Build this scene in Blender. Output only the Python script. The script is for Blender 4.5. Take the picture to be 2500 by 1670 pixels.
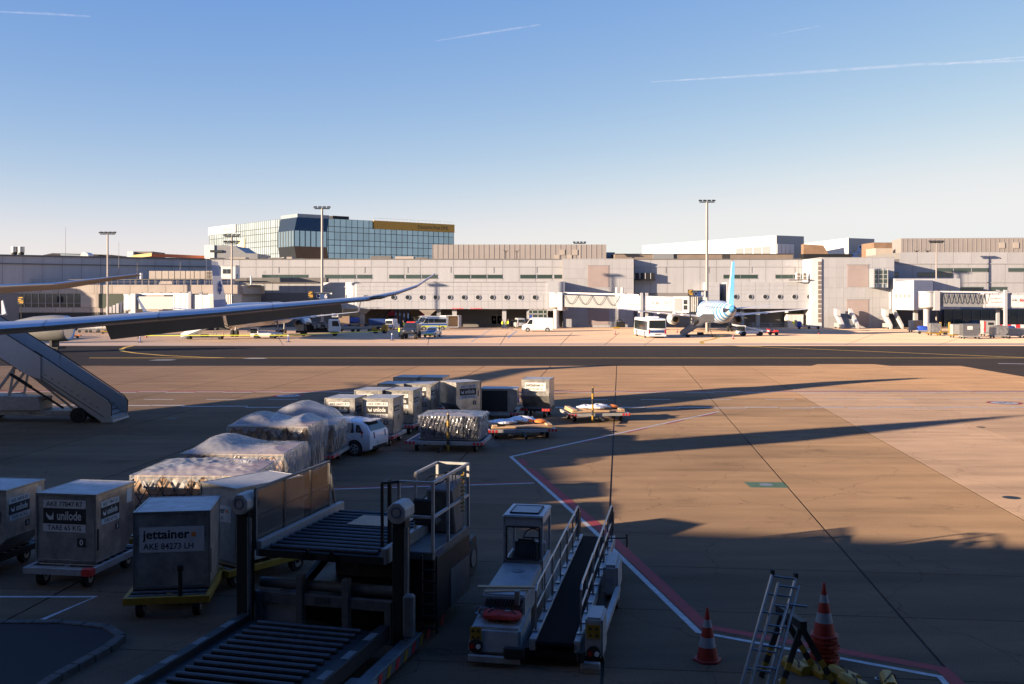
import bpy, bmesh, math, random
from mathutils import Vector, Matrix
R = math.radians
random.seed(7)
S = bpy.context.scene
for o in list(bpy.data.objects): bpy.data.objects.remove(o)

# ---------------------------------------------------------------- camera, sky, sun, exposure
CAM_H = 6.8
cam = bpy.data.cameras.new('camera'); cam.lens = 36; cam.sensor_width = 36; cam.shift_y = -0.0468
cam.clip_start = 0.1; cam.clip_end = 60000
camo = bpy.data.objects.new('camera', cam); S.collection.objects.link(camo)
camo.location = (0, 0, CAM_H); camo.rotation_euler = (R(90), 0, 0)
S.camera = camo
SUN_EL, SUN_AZ = R(11.0), R(25.0)          # light travels towards +X, turned SUN_AZ towards +Y
W = bpy.data.worlds.new('World'); S.world = W; W.use_nodes = True
wn = W.node_tree; bg = wn.nodes['Background']
sky = wn.nodes.new('ShaderNodeTexSky'); sky.sky_type = 'NISHITA'; sky.sun_disc = False
sky.sun_elevation = SUN_EL; sky.sun_rotation = R(245)
sky.altitude = 100; sky.air_density = 0.6; sky.dust_density = 0.3; sky.ozone_density = 1.0
# white balance of the photograph plus an even veil of airlight
tint = wn.nodes.new('ShaderNodeVectorMath'); tint.operation = 'MULTIPLY_ADD'
tint.inputs[1].default_value = (1.0, .775, .27); tint.inputs[2].default_value = (0.0, .30, 2.4)
sep = wn.nodes.new('ShaderNodeSeparateXYZ'); com = wn.nodes.new('ShaderNodeCombineXYZ'); pw = wn.nodes.new('ShaderNodeMath'); pw.operation = 'POWER'; pw.inputs[1].default_value = 1.31
gn = wn.nodes.new('ShaderNodeMath'); gn.operation = 'MULTIPLY'; gn.inputs[1].default_value = .84
wn.links.new(sky.outputs['Color'], tint.inputs[0]); wn.links.new(tint.outputs['Vector'], sep.inputs[0])
wn.links.new(sep.outputs['X'], pw.inputs[0]); wn.links.new(pw.outputs[0], gn.inputs[0])
for ch, src_, top_ in (('X', gn.outputs[0], 3.75), ('Y', sep.outputs['Y'], 3.8), ('Z', sep.outputs['Z'], 3.9)):   # haze saturates softly
    sm_ = wn.nodes.new('ShaderNodeMath'); sm_.operation = 'SMOOTH_MIN'; sm_.inputs[1].default_value = top_; sm_.inputs[2].default_value = 1.6
    wn.links.new(src_, sm_.inputs[0]); wn.links.new(sm_.outputs[0], com.inputs[ch])
wn.links.new(com.outputs[0], bg.inputs['Color']); bg.inputs['Strength'].default_value = 0.076
sl = bpy.data.lights.new('sun', 'SUN'); sl.energy = 5.0; sl.angle = R(0.5); sl.color = (1.0, 0.77, 0.54)
so = bpy.data.objects.new('sun', sl); S.collection.objects.link(so)
sun_dir = Vector((math.cos(SUN_EL)*math.cos(SUN_AZ), math.cos(SUN_EL)*math.sin(SUN_AZ), -math.sin(SUN_EL)))
so.rotation_euler = sun_dir.to_track_quat('-Z', 'Y').to_euler(); so.location = (-40, -20, 60)
S.view_settings.view_transform = 'Standard'; S.view_settings.look = 'None'
S.view_settings.exposure = 1.6; S.view_settings.gamma = 1.0; S.view_settings.use_curve_mapping = False

# ---------------------------------------------------------------- helpers
COL = S.collection
def mat(name, col, rough=.6, metal=0., var=.12, scale=2.0, bump=0., spec=.5, trans=0., emit=None, alpha=1., rnd=0., streak=None):
    m = bpy.data.materials.new(name); m.use_nodes = True
    nt = m.node_tree; p = nt.nodes['Principled BSDF']; L = nt.links
    p.inputs['Roughness'].default_value = rough; p.inputs['Metallic'].default_value = metal
    p.inputs['Specular IOR Level'].default_value = spec
    p.inputs['Transmission Weight'].default_value = trans
    p.inputs['Alpha'].default_value = alpha
    c4 = (*col, 1)
    tc = nt.nodes.new('ShaderNodeTexCoord')
    if var or bump:
        mp = nt.nodes.new('ShaderNodeMapping'); L.new(tc.outputs['Object'], mp.inputs['Vector'])
        if streak: mp.inputs['Scale'].default_value = streak
        n = nt.nodes.new('ShaderNodeTexNoise'); n.inputs['Scale'].default_value = scale; n.inputs['Detail'].default_value = 6
        n.inputs['Roughness'].default_value = .65
        L.new(mp.outputs['Vector'], n.inputs['Vector'])
    if var:
        mr = nt.nodes.new('ShaderNodeMapRange'); mr.inputs['From Min'].default_value = .3; mr.inputs['From Max'].default_value = .7
        mr.inputs['To Min'].default_value = 1-var; mr.inputs['To Max'].default_value = 1+var
        L.new(n.outputs['Fac'], mr.inputs['Value'])
        vm = nt.nodes.new('ShaderNodeVectorMath'); vm.operation = 'SCALE'; vm.inputs[0].default_value = col
        fac = mr.outputs['Result']
        if rnd:
            oi = nt.nodes.new('ShaderNodeObjectInfo'); r2 = nt.nodes.new('ShaderNodeMapRange')
            r2.inputs['To Min'].default_value = 1-rnd; r2.inputs['To Max'].default_value = 1+rnd
            L.new(oi.outputs['Random'], r2.inputs['Value'])
            mm = nt.nodes.new('ShaderNodeMath'); mm.operation = 'MULTIPLY'; L.new(fac, mm.inputs[0]); L.new(r2.outputs['Result'], mm.inputs[1]); fac = mm.outputs[0]
        L.new(fac, vm.inputs['Scale']); L.new(vm.outputs['Vector'], p.inputs['Base Color'])
        rr = nt.nodes.new('ShaderNodeMapRange'); rr.inputs['To Min'].default_value = max(0, rough-.12*min(1, var*5)); rr.inputs['To Max'].default_value = min(1, rough+.12*min(1, var*5))
        L.new(n.outputs['Fac'], rr.inputs['Value']); L.new(rr.outputs['Result'], p.inputs['Roughness'])
    else: p.inputs['Base Color'].default_value = c4
    if bump:
        b = nt.nodes.new('ShaderNodeBump'); b.inputs['Strength'].default_value = bump; b.inputs['Distance'].default_value = .02
        L.new(n.outputs['Fac'], b.inputs['Height']); L.new(b.outputs['Normal'], p.inputs['Normal'])
    if emit:
        p.inputs['Emission Color'].default_value = (*emit[:3], 1); p.inputs['Emission Strength'].default_value = emit[3]
    return m

class B:
    """collects faces of one part"""
    def __init__(s): s.v = []; s.f = []
    def add(s, vs, fs):
        k = len(s.v); s.v += [tuple(p) for p in vs]; s.f += [tuple(i+k for i in f) for f in fs]; return s
    def box(s, x0, x1, y0, y1, z0, z1):
        return s.add([(x0,y0,z0),(x1,y0,z0),(x1,y1,z0),(x0,y1,z0),(x0,y0,z1),(x1,y0,z1),(x1,y1,z1),(x0,y1,z1)],
                     [(0,3,2,1),(4,5,6,7),(0,1,5,4),(1,2,6,5),(2,3,7,6),(3,0,4,7)])
    def cbox(s, c, d): return s.box(c[0]-d[0]/2,c[0]+d[0]/2,c[1]-d[1]/2,c[1]+d[1]/2,c[2]-d[2]/2,c[2]+d[2]/2)
    def hexa(s, b, t):   # 4 bottom + 4 top points
        return s.add(list(b)+list(t), [(0,3,2,1),(4,5,6,7),(0,1,5,4),(1,2,6,5),(2,3,7,6),(3,0,4,7)])
    def cyl(s, p0, p1, r0, r1=None, n=10, caps=True):
        r1 = r0 if r1 is None else r1
        p0, p1 = Vector(p0), Vector(p1); d = (p1-p0).normalized()
        u = d.orthogonal().normalized(); w = d.cross(u)
        vs = [];
        for p, r in ((p0,r0),(p1,r1)):
            for i in range(n):
                a = 2*math.pi*i/n; vs.append(p+(u*math.cos(a)+w*math.sin(a))*r)
        fs = [(i,(i+1)%n,n+(i+1)%n,n+i) for i in range(n)]
        if caps: fs += [tuple(range(n-1,-1,-1)), tuple(range(n,2*n))]
        return s.add(vs, fs)
    def bar(s, p0, p1, w, h=None, up=(0,0,1)):
        h = h or w; p0, p1 = Vector(p0), Vector(p1); d = (p1-p0).normalized(); up = Vector(up)
        if abs(d.dot(up)) > .98: up = Vector((1,0,0))
        x = d.cross(up).normalized()*w/2; z = x.cross(d).normalized()*h/2
        return s.hexa([p0-x-z,p0+x-z,p0+x+z,p0-x+z],[p1-x-z,p1+x-z,p1+x+z,p1-x+z])
    def tube(s, pts, r, n=6):
        for a, b in zip(pts, pts[1:]): s.cyl(a, b, r, n=n)
        return s
    def prism(s, poly, axis, a, b):   # poly in the plane of the other two axes
        def P(u, w, t): return {'x':(t,u,w),'y':(u,t,w),'z':(u,w,t)}[axis]
        n = len(poly)
        return s.add([P(*q,a) for q in poly]+[P(*q,b) for q in poly],
                     [tuple(range(n-1,-1,-1)), tuple(range(n,2*n))]+[(i,(i+1)%n,n+(i+1)%n,n+i) for i in range(n)])
    def loft(s, rings, closed=True, caps=True):
        n = len(rings[0]); vs = [p for r in rings for p in r]; fs = []
        for k in range(len(rings)-1):
            for i in range(n if closed else n-1):
                j = (i+1)%n; fs.append((k*n+i,k*n+j,(k+1)*n+j,(k+1)*n+i))
        if caps and closed: fs += [tuple(range(n-1,-1,-1)), tuple(range((len(rings)-1)*n, len(rings)*n))]
        return s.add(vs, fs)
    def quad(s, a, b, c, d): return s.add([a,b,c,d], [(0,1,2,3)])
    def poly(s, pts): return s.add(pts, [tuple(range(len(pts)))])
    def lathe(s, prof, c, axis='z', n=20):   # prof (r, t)
        rings = []
        for r, t in prof:
            ring = []
            for i in range(n):
                a = 2*math.pi*i/n; u, w = r*math.cos(a), r*math.sin(a)
                q = {'z':(u,w,t),'x':(t,u,w),'y':(u,t,w)}[axis]; ring.append((c[0]+q[0],c[1]+q[1],c[2]+q[2]))
            rings.append(ring)
        return s.loft(rings, caps=tuple(prof[0]) != tuple(prof[-1]))
    def mesh(s, name, bev=0, smooth=False, seg=1):
        me = bpy.data.meshes.new(name); me.from_pydata(s.v, [], s.f)
        bm = bmesh.new(); bm.from_mesh(me); bmesh.ops.recalc_face_normals(bm, faces=bm.faces)
        if bev:
            ed = [e for e in bm.edges if len(e.link_faces) == 2 and e.calc_face_angle(0) > .5]
            try: bmesh.ops.bevel(bm, geom=ed, offset=bev, segments=seg, affect='EDGES', clamp_overlap=True)
            except Exception: pass
        bm.to_mesh(me); bm.free()
        if smooth:
            me.shade_smooth()
            try: me.set_sharp_from_angle(angle=R(38))
            except Exception: pass
        return me

def link(name, me, m, parent=None, loc=(0,0,0), rz=0., rot=None):
    o = bpy.data.objects.new(name, me); COL.objects.link(o)
    if me is not None and m is not None and not me.materials:
        for q in (m if isinstance(m, (list,tuple)) else [m]): me.materials.append(q)
    o.location = loc; o.rotation_euler = rot if rot else (0,0,rz)
    if parent: o.parent = parent
    return o
def obj(name, b, m, parent=None, loc=(0,0,0), rz=0., bev=0, smooth=False, rot=None, seg=1):
    return link(name, b.mesh(name, bev, smooth, seg), m, parent, loc, rz, rot)
def tag(o, label, cat, group=None):
    o['label'] = label; o['category'] = cat
    if group: o['group'] = group
    return o
def thing(name, label, cat, loc=(0,0,0), rz=0., group=None):
    o = bpy.data.objects.new(name, None); COL.objects.link(o); o.location = loc; o.rotation_euler = (0,0,rz); o.empty_display_size = .3
    return tag(o, label, cat, group)
def struct(o): o['kind'] = 'structure'; return o
def copy_tree(o, loc=None, rz=None, label=None, group=None, parent=None):
    c = o.copy(); COL.objects.link(c)
    if parent: c.parent = parent
    if loc is not None: c.location = loc
    if rz is not None: c.rotation_euler = (0,0,rz)
    if label: c['label'] = label
    if group: c['group'] = group
    for ch in [q for q in o.children]: copy_tree(ch, parent=c)
    return c
_txt = {}
def text(s, size, m, parent, loc, rot, name='lettering', align='CENTER', bold=.0, sx=1.):
    key = (s, bold, align)
    if key not in _txt:
        cu = bpy.data.curves.new('t', 'FONT'); cu.body = s; cu.align_x = align; cu.align_y = 'CENTER'; cu.size = 1; cu.offset = bold; cu.resolution_u = 3
        t = bpy.data.objects.new('t', cu); COL.objects.link(t)
        bpy.context.view_layer.update()
        me = bpy.data.meshes.new_from_object(t.evaluated_get(bpy.context.evaluated_depsgraph_get()))
        bpy.data.objects.remove(t); me.materials.clear(); _txt[key] = me
    me = _txt[key].copy()
    o = link(name, me, m, parent, loc, rot=rot); o.scale = (size*sx, size, size)
    return o
def X(px, Y): return (px-1250)*Y/2500           # lateral position of a sight line at distance Y
def Z(py, Y): return CAM_H-(py-718)*Y/2500
def G(px, py): Y = 2500*CAM_H/(py-718); return (X(px, Y), Y)

# ---------------------------------------------------------------- materials
M = {}
M['conc'] = mat('apron_concrete', (.46,.37,.295), .85, var=.16, scale=.9, bump=.25, rnd=.10)
M['conc_far'] = mat('apron_concrete_far_lit', (.52,.43,.36), .85, var=.10, scale=.12, streak=(.25,1,1))
M['joint'] = mat('joint_filler', (0.03,0.026,0.022), .9, var=.3, scale=6)
M['asph'] = mat('taxiway_asphalt', (.105,.085,.072), .85, var=.14, scale=.35, bump=.15)
M['asph2'] = mat('island_asphalt', (0.018,0.016,0.0155), .9, var=.3, scale=3, bump=.4)
M['kerb'] = mat('kerb_stone', (0.085,0.075,0.066), .9, var=.4, scale=5, bump=.5)
M['pwhite'] = mat('road_paint_white', (0.42,0.42,0.41), .8, var=.28, scale=5)
M['pred'] = mat('road_paint_red', (0.3,0.025,0.03), .8, var=.3, scale=4)
M['pyel'] = mat('road_paint_yellow', (.62,.37,.045), .8, var=.2, scale=3)
M['pgreen'] = mat('road_paint_green', (0.07,0.14,0.07), .8, var=.3, scale=4)
M['alu'] = mat('container_aluminium', (0.46,0.445,0.42), .36, metal=.75, var=.36, scale=2.4, bump=.8, rnd=.10)
M['alutop'] = mat('container_roof', (0.4,0.4,0.4), .55, metal=.45, var=.3, scale=3, bump=.2)
M['alud'] = mat('container_edge', (0.3,0.295,0.29), .45, metal=.8, var=.2, scale=8)
M['white'] = mat('white_paint', (0.44,0.44,0.44), .42, var=.06, scale=4)
M['whited'] = mat('worn_white_paint', (0.31,0.31,0.305), .5, var=.22, scale=5, bump=.05)
M['carwhite'] = mat('car_white', (0.7,0.7,0.71), .25, var=0)
M['greyp'] = mat('grey_paint', (0.2,0.21,0.225), .5, var=.15, scale=5)
M['steel'] = mat('roller_steel', (0.16,0.165,0.175), .42, metal=.7, var=.25, scale=7)
M['galv'] = mat('galvanised_tube', (0.3,0.31,0.32), .35, metal=.85, var=.15, scale=9)
M['dark'] = mat('dark_steel', (0.014,0.0145,0.016), .6, metal=.2, var=.3, scale=5)
M['black'] = mat('black_rubber', (.018,.018,.018), .75, var=.3, scale=6)
M['belt'] = mat('conveyor_belt', (.006,.006,.007), .9, var=.4, scale=9, bump=.2, spec=.1)
M['tyre'] = mat('tyre', (.022,.022,.022), .85, var=.2, scale=8)
M['rim'] = mat('wheel_rim', (.5,.5,.5), .4, metal=.6, var=.15, scale=6)
M['yel'] = mat('yellow_paint', (0.33,0.19,0.014), .5, var=.2, scale=6)
M['orange'] = mat('orange_paint', (.80,.22,.03), .55, var=.12, scale=5)
M['red'] = mat('red_paint', (.55,.03,.03), .5, var=.18, scale=6)
M['blue'] = mat('blue_paint', (.03,.07,.30), .45, var=.12, scale=5)
M['tarp'] = mat('blue_tarpaulin', (.03,.08,.42), .5, var=.25, scale=6, bump=.5)
M['cone'] = mat('cone_orange', (0.3,0.02,0.01), .6, var=.15, scale=7)
M['refl'] = mat('reflective_band', (0.26,0.28,0.3), .5, var=.1, scale=9)
M['glass'] = mat('window_glass', (.02,.026,.03), .06, var=0, spec=.9)
M['glassg'] = mat('green_tinted_glass', (.035,.06,.055), .08, var=0, spec=.8)
M['skyglass'] = mat('facade_glass', (0.27,0.38,0.46), .07, metal=.85, var=.07, scale=.05, rnd=.10)
M['skyglassl'] = mat('facade_glass_pale', (0.42,0.5,0.53), .12, metal=.45, var=.10, scale=.06, rnd=.12)
M['mull'] = mat('mullion', (.06,.07,.075), .5, var=.1)
M['cream'] = mat('cream_panel', (0.335,0.34,0.36), .6, var=.075, scale=.9, rnd=.04, streak=(1,1,.18))
M['cream2'] = mat('cream_cladding', (0.362,0.37,0.395), .55, var=.06, scale=.9, rnd=.03, streak=(1,1,.18))
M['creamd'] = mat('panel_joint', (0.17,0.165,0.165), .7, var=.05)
M['pinks'] = mat('roller_shutter', (0.31,0.255,0.245), .6, var=.05, scale=1)
M['beige'] = mat('beige_concrete', (0.35,0.31,0.275), .75, var=.10, scale=.5, rnd=.05)
M['tan'] = mat('tan_wall', (0.2,0.16,0.13), .7, var=.1, scale=.5)
M['magenta'] = mat('magenta_sign', (0.5,0.03,0.11), .5, var=.05)
M['grn'] = mat('dark_green_screen', (.045,.06,.045), .7, var=.2, scale=4)
M['roofg'] = mat('roof_grey', (0.14,0.135,0.13), .8, var=.2, scale=.6)
M['louv'] = mat('louvre_cladding', (0.27,0.245,0.235), .6, var=.05, scale=.5)
M['brown'] = mat('brown_roof', (.22,.14,.09), .7, var=.2, scale=.5)
M['bwhite'] = mat('bright_white_cladding', (0.58,0.58,0.58), .5, var=.02, scale=.3)
M['bluegrey'] = mat('bluegrey_cladding', (0.2,0.25,0.29), .4, var=.08, scale=.3)
M['ochre'] = mat('ochre_sign', (0.42,0.245,0.028), .55, var=.04)
M['orroof'] = mat('orange_roof_edge', (0.4,0.09,0.02), .6, var=.08)
M['mast'] = mat('mast_paint', (0.27,0.245,0.235), .55, metal=.2, var=.1)
M['silver'] = mat('polished_wing_edge', (.58,.57,.56), .34, metal=.75, var=.07, scale=.6, bump=.02)
M['wing'] = mat('wing_skin', (.42,.42,.43), .45, metal=.1, var=.08, scale=.7)
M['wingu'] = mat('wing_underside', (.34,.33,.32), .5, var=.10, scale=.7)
M['nac'] = mat('nacelle_grey', (0.17,0.17,0.165), .35, var=.08, scale=.8)
M['planew'] = mat('aircraft_white', (0.62,0.62,0.63), .3, var=.03, scale=.4)
M['planeb'] = mat('aircraft_light_blue', (0.06,0.24,0.5), .35, var=.03, scale=.4)
M['elblue'] = mat('aircraft_blue', (.05,.13,.34), .35, var=.05, scale=.4)
M['inkblk'] = mat('black_print', (.02,.02,.022), .55, var=0)
M['inkwht'] = mat('white_print', (0.58,0.57,0.55), .55, var=.08, scale=9)
M['inkblu'] = mat('dark_blue_print', (.02,.05,.16), .5, var=0)
M['inkred'] = mat('red_print', (.62,.06,.05), .5, var=0)
M['inkgry'] = mat('grey_print', (.17,.15,.15), .5, var=0)
M['inkor'] = mat('orange_print', (.75,.22,.05), .5, var=0)
M['card'] = mat('cardboard', (.42,.28,.18), .8, var=.2, scale=4, rnd=.18)
M['wood'] = mat('timber', (.52,.34,.19), .75, var=.25, scale=5, streak=(1,12,12))
M['net'] = mat('cargo_net', (.07,.07,.085), .8, var=.2, scale=9)
M['film2'] = mat('plastic_bundle', (.72,.74,.78), .35, var=.2, scale=5, bump=.6)
M['hivis'] = mat('hi_vis_fabric', (.62,.68,.05), .7, var=.1, scale=9)
M['hivo'] = mat('orange_fabric', (.80,.28,.03), .7, var=.1, scale=9)
M['navy'] = mat('navy_fabric', (.02,.025,.05), .8, var=.2, scale=9)
M['skin'] = mat('skin', (.50,.30,.22), .6, var=.05)
M['carpolice'] = mat('police_silver', (.50,.53,.55), .3, metal=.3, var=0)
M['cardark'] = mat('dark_car_paint', (.03,.035,.045), .3, var=0)
M['copblue'] = mat('police_blue', (.03,.10,.34), .35, var=0)
M['lampred'] = mat('tail_lamp', (.35,.01,.01), .2, var=0)
M['lampor'] = mat('indicator_lamp', (.6,.2,.02), .25, var=0)
M['lampw'] = mat('head_lamp', (.7,.7,.68), .12, var=0)
M['led'] = mat('display_amber', (.5,.25,.02), .5, var=0, emit=(1,.5,.06,.22))
M['bag'] = mat('red_bag_fabric', (.42,.03,.02), .75, var=.25, scale=6, bump=.4)
M['shade'] = mat('interior_dark', (.03,.03,.032), .8, var=.2)  # near-black colour stands in for shade inside openings and voids
def film(name, col, al, sc):
    m = bpy.data.materials.new(name); m.use_nodes = True; nt = m.node_tree; L = nt.links; p = nt.nodes['Principled BSDF']
    p.inputs['Base Color'].default_value = (*col,1); p.inputs['Roughness'].default_value = .13; p.inputs['Specular IOR Level'].default_value = .8
    tc = nt.nodes.new('ShaderNodeTexCoord'); n = nt.nodes.new('ShaderNodeTexNoise'); n.noise_type = 'RIDGED_MULTIFRACTAL'; n.inputs['Scale'].default_value = sc; n.inputs['Detail'].default_value = 4; n.inputs['Distortion'].default_value = .9; n.normalize = True
    mp = nt.nodes.new('ShaderNodeMapping'); mp.inputs['Scale'].default_value = (1,1.5,2.2); L.new(tc.outputs['Object'], mp.inputs['Vector']); L.new(mp.outputs['Vector'], n.inputs['Vector'])
    mr = nt.nodes.new('ShaderNodeMapRange'); mr.inputs['From Min'].default_value = .3; mr.inputs['From Max'].default_value = .72; mr.inputs['To Min'].default_value = max(.05, al-.25); mr.inputs['To Max'].default_value = min(1, al+.25)
    L.new(n.outputs['Fac'], mr.inputs['Value']); L.new(mr.outputs['Result'], p.inputs['Alpha'])
    b = nt.nodes.new('ShaderNodeBump'); b.inputs['Strength'].default_value = .5; b.inputs['Distance'].default_value = .035; L.new(n.outputs['Fac'], b.inputs['Height']); L.new(b.outputs['Normal'], p.inputs['Normal'])
    return m
M['film'] = film('clear_plastic_wrap', (.62,.63,.66), .24, 3.)
M['filmt'] = film('milky_plastic_cover', (.50,.51,.545), .66, 2.0)
M['filmd'] = film('dark_stretch_wrap', (.32,.33,.37), .72, 4.)
M['guard'] = film('dark_mesh_guard', (.02,.021,.023), .78, .5)
M['pane'] = film('clear_pane', (.25,.28,.30), .32, .5)
M['ldw'] = mat('loader_worn_paint', (0.105,0.108,0.11), .6, var=.3, scale=5, bump=.1)
M['ldroll'] = mat('loader_roller', (0.055,0.058,0.065), .45, metal=.5, var=.3, scale=7)
# ================================================================ the ground
def ground_mat(name, col, spk=.10, big=.12, stain=.25, streakf=.06, rnd=.06):
    m = bpy.data.materials.new(name); m.use_nodes = True; nt = m.node_tree; L = nt.links; p = nt.nodes['Principled BSDF']
    p.inputs['Roughness'].default_value = .88; p.inputs['Diffuse Roughness'].default_value = .8; p.inputs['Specular IOR Level'].default_value = .15
    ge = nt.nodes.new('ShaderNodeNewGeometry'); oi = nt.nodes.new('ShaderNodeObjectInfo')
    def noise(sc, det, scale=(1,1,1)):
        mp = nt.nodes.new('ShaderNodeMapping'); mp.inputs['Scale'].default_value = scale; L.new(ge.outputs['Position'], mp.inputs['Vector'])
        n = nt.nodes.new('ShaderNodeTexNoise'); n.inputs['Scale'].default_value = sc; n.inputs['Detail'].default_value = det; n.inputs['Roughness'].default_value = .6
        L.new(mp.outputs['Vector'], n.inputs['Vector']); return n.outputs['Fac']
    def rng(s, a, b, c, d):
        r = nt.nodes.new('ShaderNodeMapRange'); r.inputs['From Min'].default_value = a; r.inputs['From Max'].default_value = b
        r.inputs['To Min'].default_value = c; r.inputs['To Max'].default_value = d; L.new(s, r.inputs['Value']); return r.outputs['Result']
    def mul(a, b):
        q = nt.nodes.new('ShaderNodeMath'); q.operation = 'MULTIPLY'; L.new(a, q.inputs[0]); L.new(b, q.inputs[1]); return q.outputs[0]
    fine = noise(22, 3)
    f = mul(rng(noise(.16, 5), .3, .7, 1-big, 1+big), rng(fine, .3, .7, 1-spk, 1+spk))
    f = mul(f, rng(noise(.55, 6, (.25,1.6,1)), .35, .7, 1+streakf, 1-streakf*2))
    f = mul(f, rng(noise(.42, 4), .62, .74, 1, 1-stain))
    f = mul(f, rng(noise(1.7, 3, (.6,1,1)), .68, .78, 1, 1-stain*.8))
    vo = nt.nodes.new('ShaderNodeTexVoronoi'); vo.feature = 'DISTANCE_TO_EDGE'; vo.inputs['Scale'].default_value = .21
    wmp = nt.nodes.new('ShaderNodeVectorMath'); wmp.operation = 'ADD'; L.new(ge.outputs['Position'], wmp.inputs[0])
    wn_ = nt.nodes.new('ShaderNodeTexNoise'); wn_.inputs['Scale'].default_value = 1.1; wn_.inputs['Detail'].default_value = 4; L.new(ge.outputs['Position'], wn_.inputs['Vector']); L.new(wn_.outputs['Color'], wmp.inputs[1]); L.new(wmp.outputs['Vector'], vo.inputs['Vector'])
    f = mul(f, rng(vo.outputs['Distance'], .0, .006, 1-stain*1.1, 1))
    f = mul(f, rng(noise(.10, 2, (.5,3.2,1)), .60, .66, 1, 1-stain*.45))
    f = mul(f, rng(oi.outputs['Random'], 0, 1, 1-rnd, 1+rnd))
    vm = nt.nodes.new('ShaderNodeVectorMath'); vm.operation = 'SCALE'; vm.inputs[0].default_value = col
    L.new(f, vm.inputs['Scale']); L.new(vm.outputs['Vector'], p.inputs['Base Color'])
    b = nt.nodes.new('ShaderNodeBump'); b.inputs['Strength'].default_value = .35; b.inputs['Distance'].default_value = .015
    L.new(fine, b.inputs['Height']); L.new(b.outputs['Normal'], p.inputs['Normal'])
    return m
M['conc'] = ground_mat('apron_concrete', (.168,.113,.070), .16, .16, .34, .10, .09)
M['conc3'] = ground_mat('apron_concrete_pale', (.205,.147,.108), .10, .12, .3, .12, .10)
M['conc2'] = ground_mat('apron_concrete_golden_lit', (.225,.143,.084), .08, .10, .2, .12, .05)  # golden far rows; brightening by haze and backscatter is put into the colour
M['conc_far'] = ground_mat('apron_concrete_far_lit', (.46,.325,.225), .05, .07, .12, .09, 0)  # grazing light on the far apron is put into this lighter colour
M['asph'] = ground_mat('taxiway_asphalt', (.019,.0142,.0118), .16, .2, .22, .16, 0)

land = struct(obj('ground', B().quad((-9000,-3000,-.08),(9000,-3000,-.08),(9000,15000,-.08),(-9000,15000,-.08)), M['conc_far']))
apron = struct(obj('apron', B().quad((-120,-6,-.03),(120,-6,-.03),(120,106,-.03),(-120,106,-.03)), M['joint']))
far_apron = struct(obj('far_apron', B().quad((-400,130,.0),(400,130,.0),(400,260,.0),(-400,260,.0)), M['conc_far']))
# concrete slabs, laid six degrees off the camera axis
U = Vector((.9945,-.105,0)); V = Vector((.105,.9945,0))
SW, SL = 6.2, 3.55
def slab_mesh(L): return B().box(-SW/2+.03,SW/2-.03,-L/2+.013,L/2-.013,-.06,0).mesh('slab')
sm1, sm2, sm3, sm4, sm5 = slab_mesh(SL), slab_mesh(SL*2), slab_mesh(SL*2), slab_mesh(SL), slab_mesh(SL*2)
for i in range(-13, 15):
    cu_ = -.32+SW*(i+.5); j = -9
    while j < 19:
        n = 1 if (36.47+SL*j) < 60 else 2
        vc = 36.47+SL*(j+n/2)
        c = U*cu_+V*vc
        if 9 < c.y < 108 and abs(c.x) < .5*c.y+7 and c.y > 13:
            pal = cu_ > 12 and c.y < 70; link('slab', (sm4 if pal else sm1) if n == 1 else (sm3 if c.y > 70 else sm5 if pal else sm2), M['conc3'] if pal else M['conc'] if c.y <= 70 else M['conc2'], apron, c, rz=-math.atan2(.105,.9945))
        j += n
taxi = struct(obj('taxiway', B().poly([(-400,97,.004),(X(1990,95.7),97,.004),(X(2003,98.3),98.3+1.0,.004),(X(2135,99),99.4,.004),(X(2176,97),97,.004),(X(2345,97),97,.004),(X(2500,84.2),84.2,.004),(60,70,.004),(400,70,.004),(400,134.4,.004),(-400,134.4,.004)]), M['asph']))
def ribbon(name, pts, w, m, z=.004, parent=apron, dash=None):
    b = B(); P = [Vector((*p,0)) for p in pts]
    rows = []
    for i, p in enumerate(P):
        d = (P[min(i+1,len(P)-1)]-P[max(i-1,0)]).normalized(); n = Vector((-d.y,d.x,0))*w/2
        rows.append(((p+n).to_tuple()[:2], (p-n).to_tuple()[:2]))
    for (a,c),(d,e) in zip(rows, rows[1:]): b.quad((*a,z),(*c,z),(*e,z),(*d,z))
    return obj(name, b, m, parent)
def disc(name, c, r0, r1, m, z, parent=apron, n=40, sy=1.):
    b = B()
    for i in range(n):
        a0, a1 = 2*math.pi*i/n, 2*math.pi*(i+1)/n
        q = [(c[0]+r*math.cos(a), c[1]+sy*r*math.sin(a), z) for r, a in ((r0,a0),(r1,a0),(r1,a1),(r0,a1))]
        b.add(q, [(0,1,2,3)] if r0 > 0 else [(1,2,0)])
    return obj(name, b, m, parent)
# far service road across the apron: red line, stepped white lines, dashes
ribbon('red_line', [(-60,71.6),(60,71.6)], .42, M['pred'])
for side, yy in ((0,71.1),(1,61.3)):
    k = 0; x = -40.
    while x < 40:
        step = .18*((k % 2)*2-1)
        if side == 1 and x < -13: yq = 61.3+min(1.6,(-13-x)*.12)
        else: yq = yy
        ribbon('white_line', [(x,yq+step),(x+2.0,yq+step)], .34, M['pwhite']); x += 2.0; k += 1
for x in range(-36, 40, 4): ribbon('white_dash', [(x+.3,66),(x+2.2,66)], .2, M['pwhite'])
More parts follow.
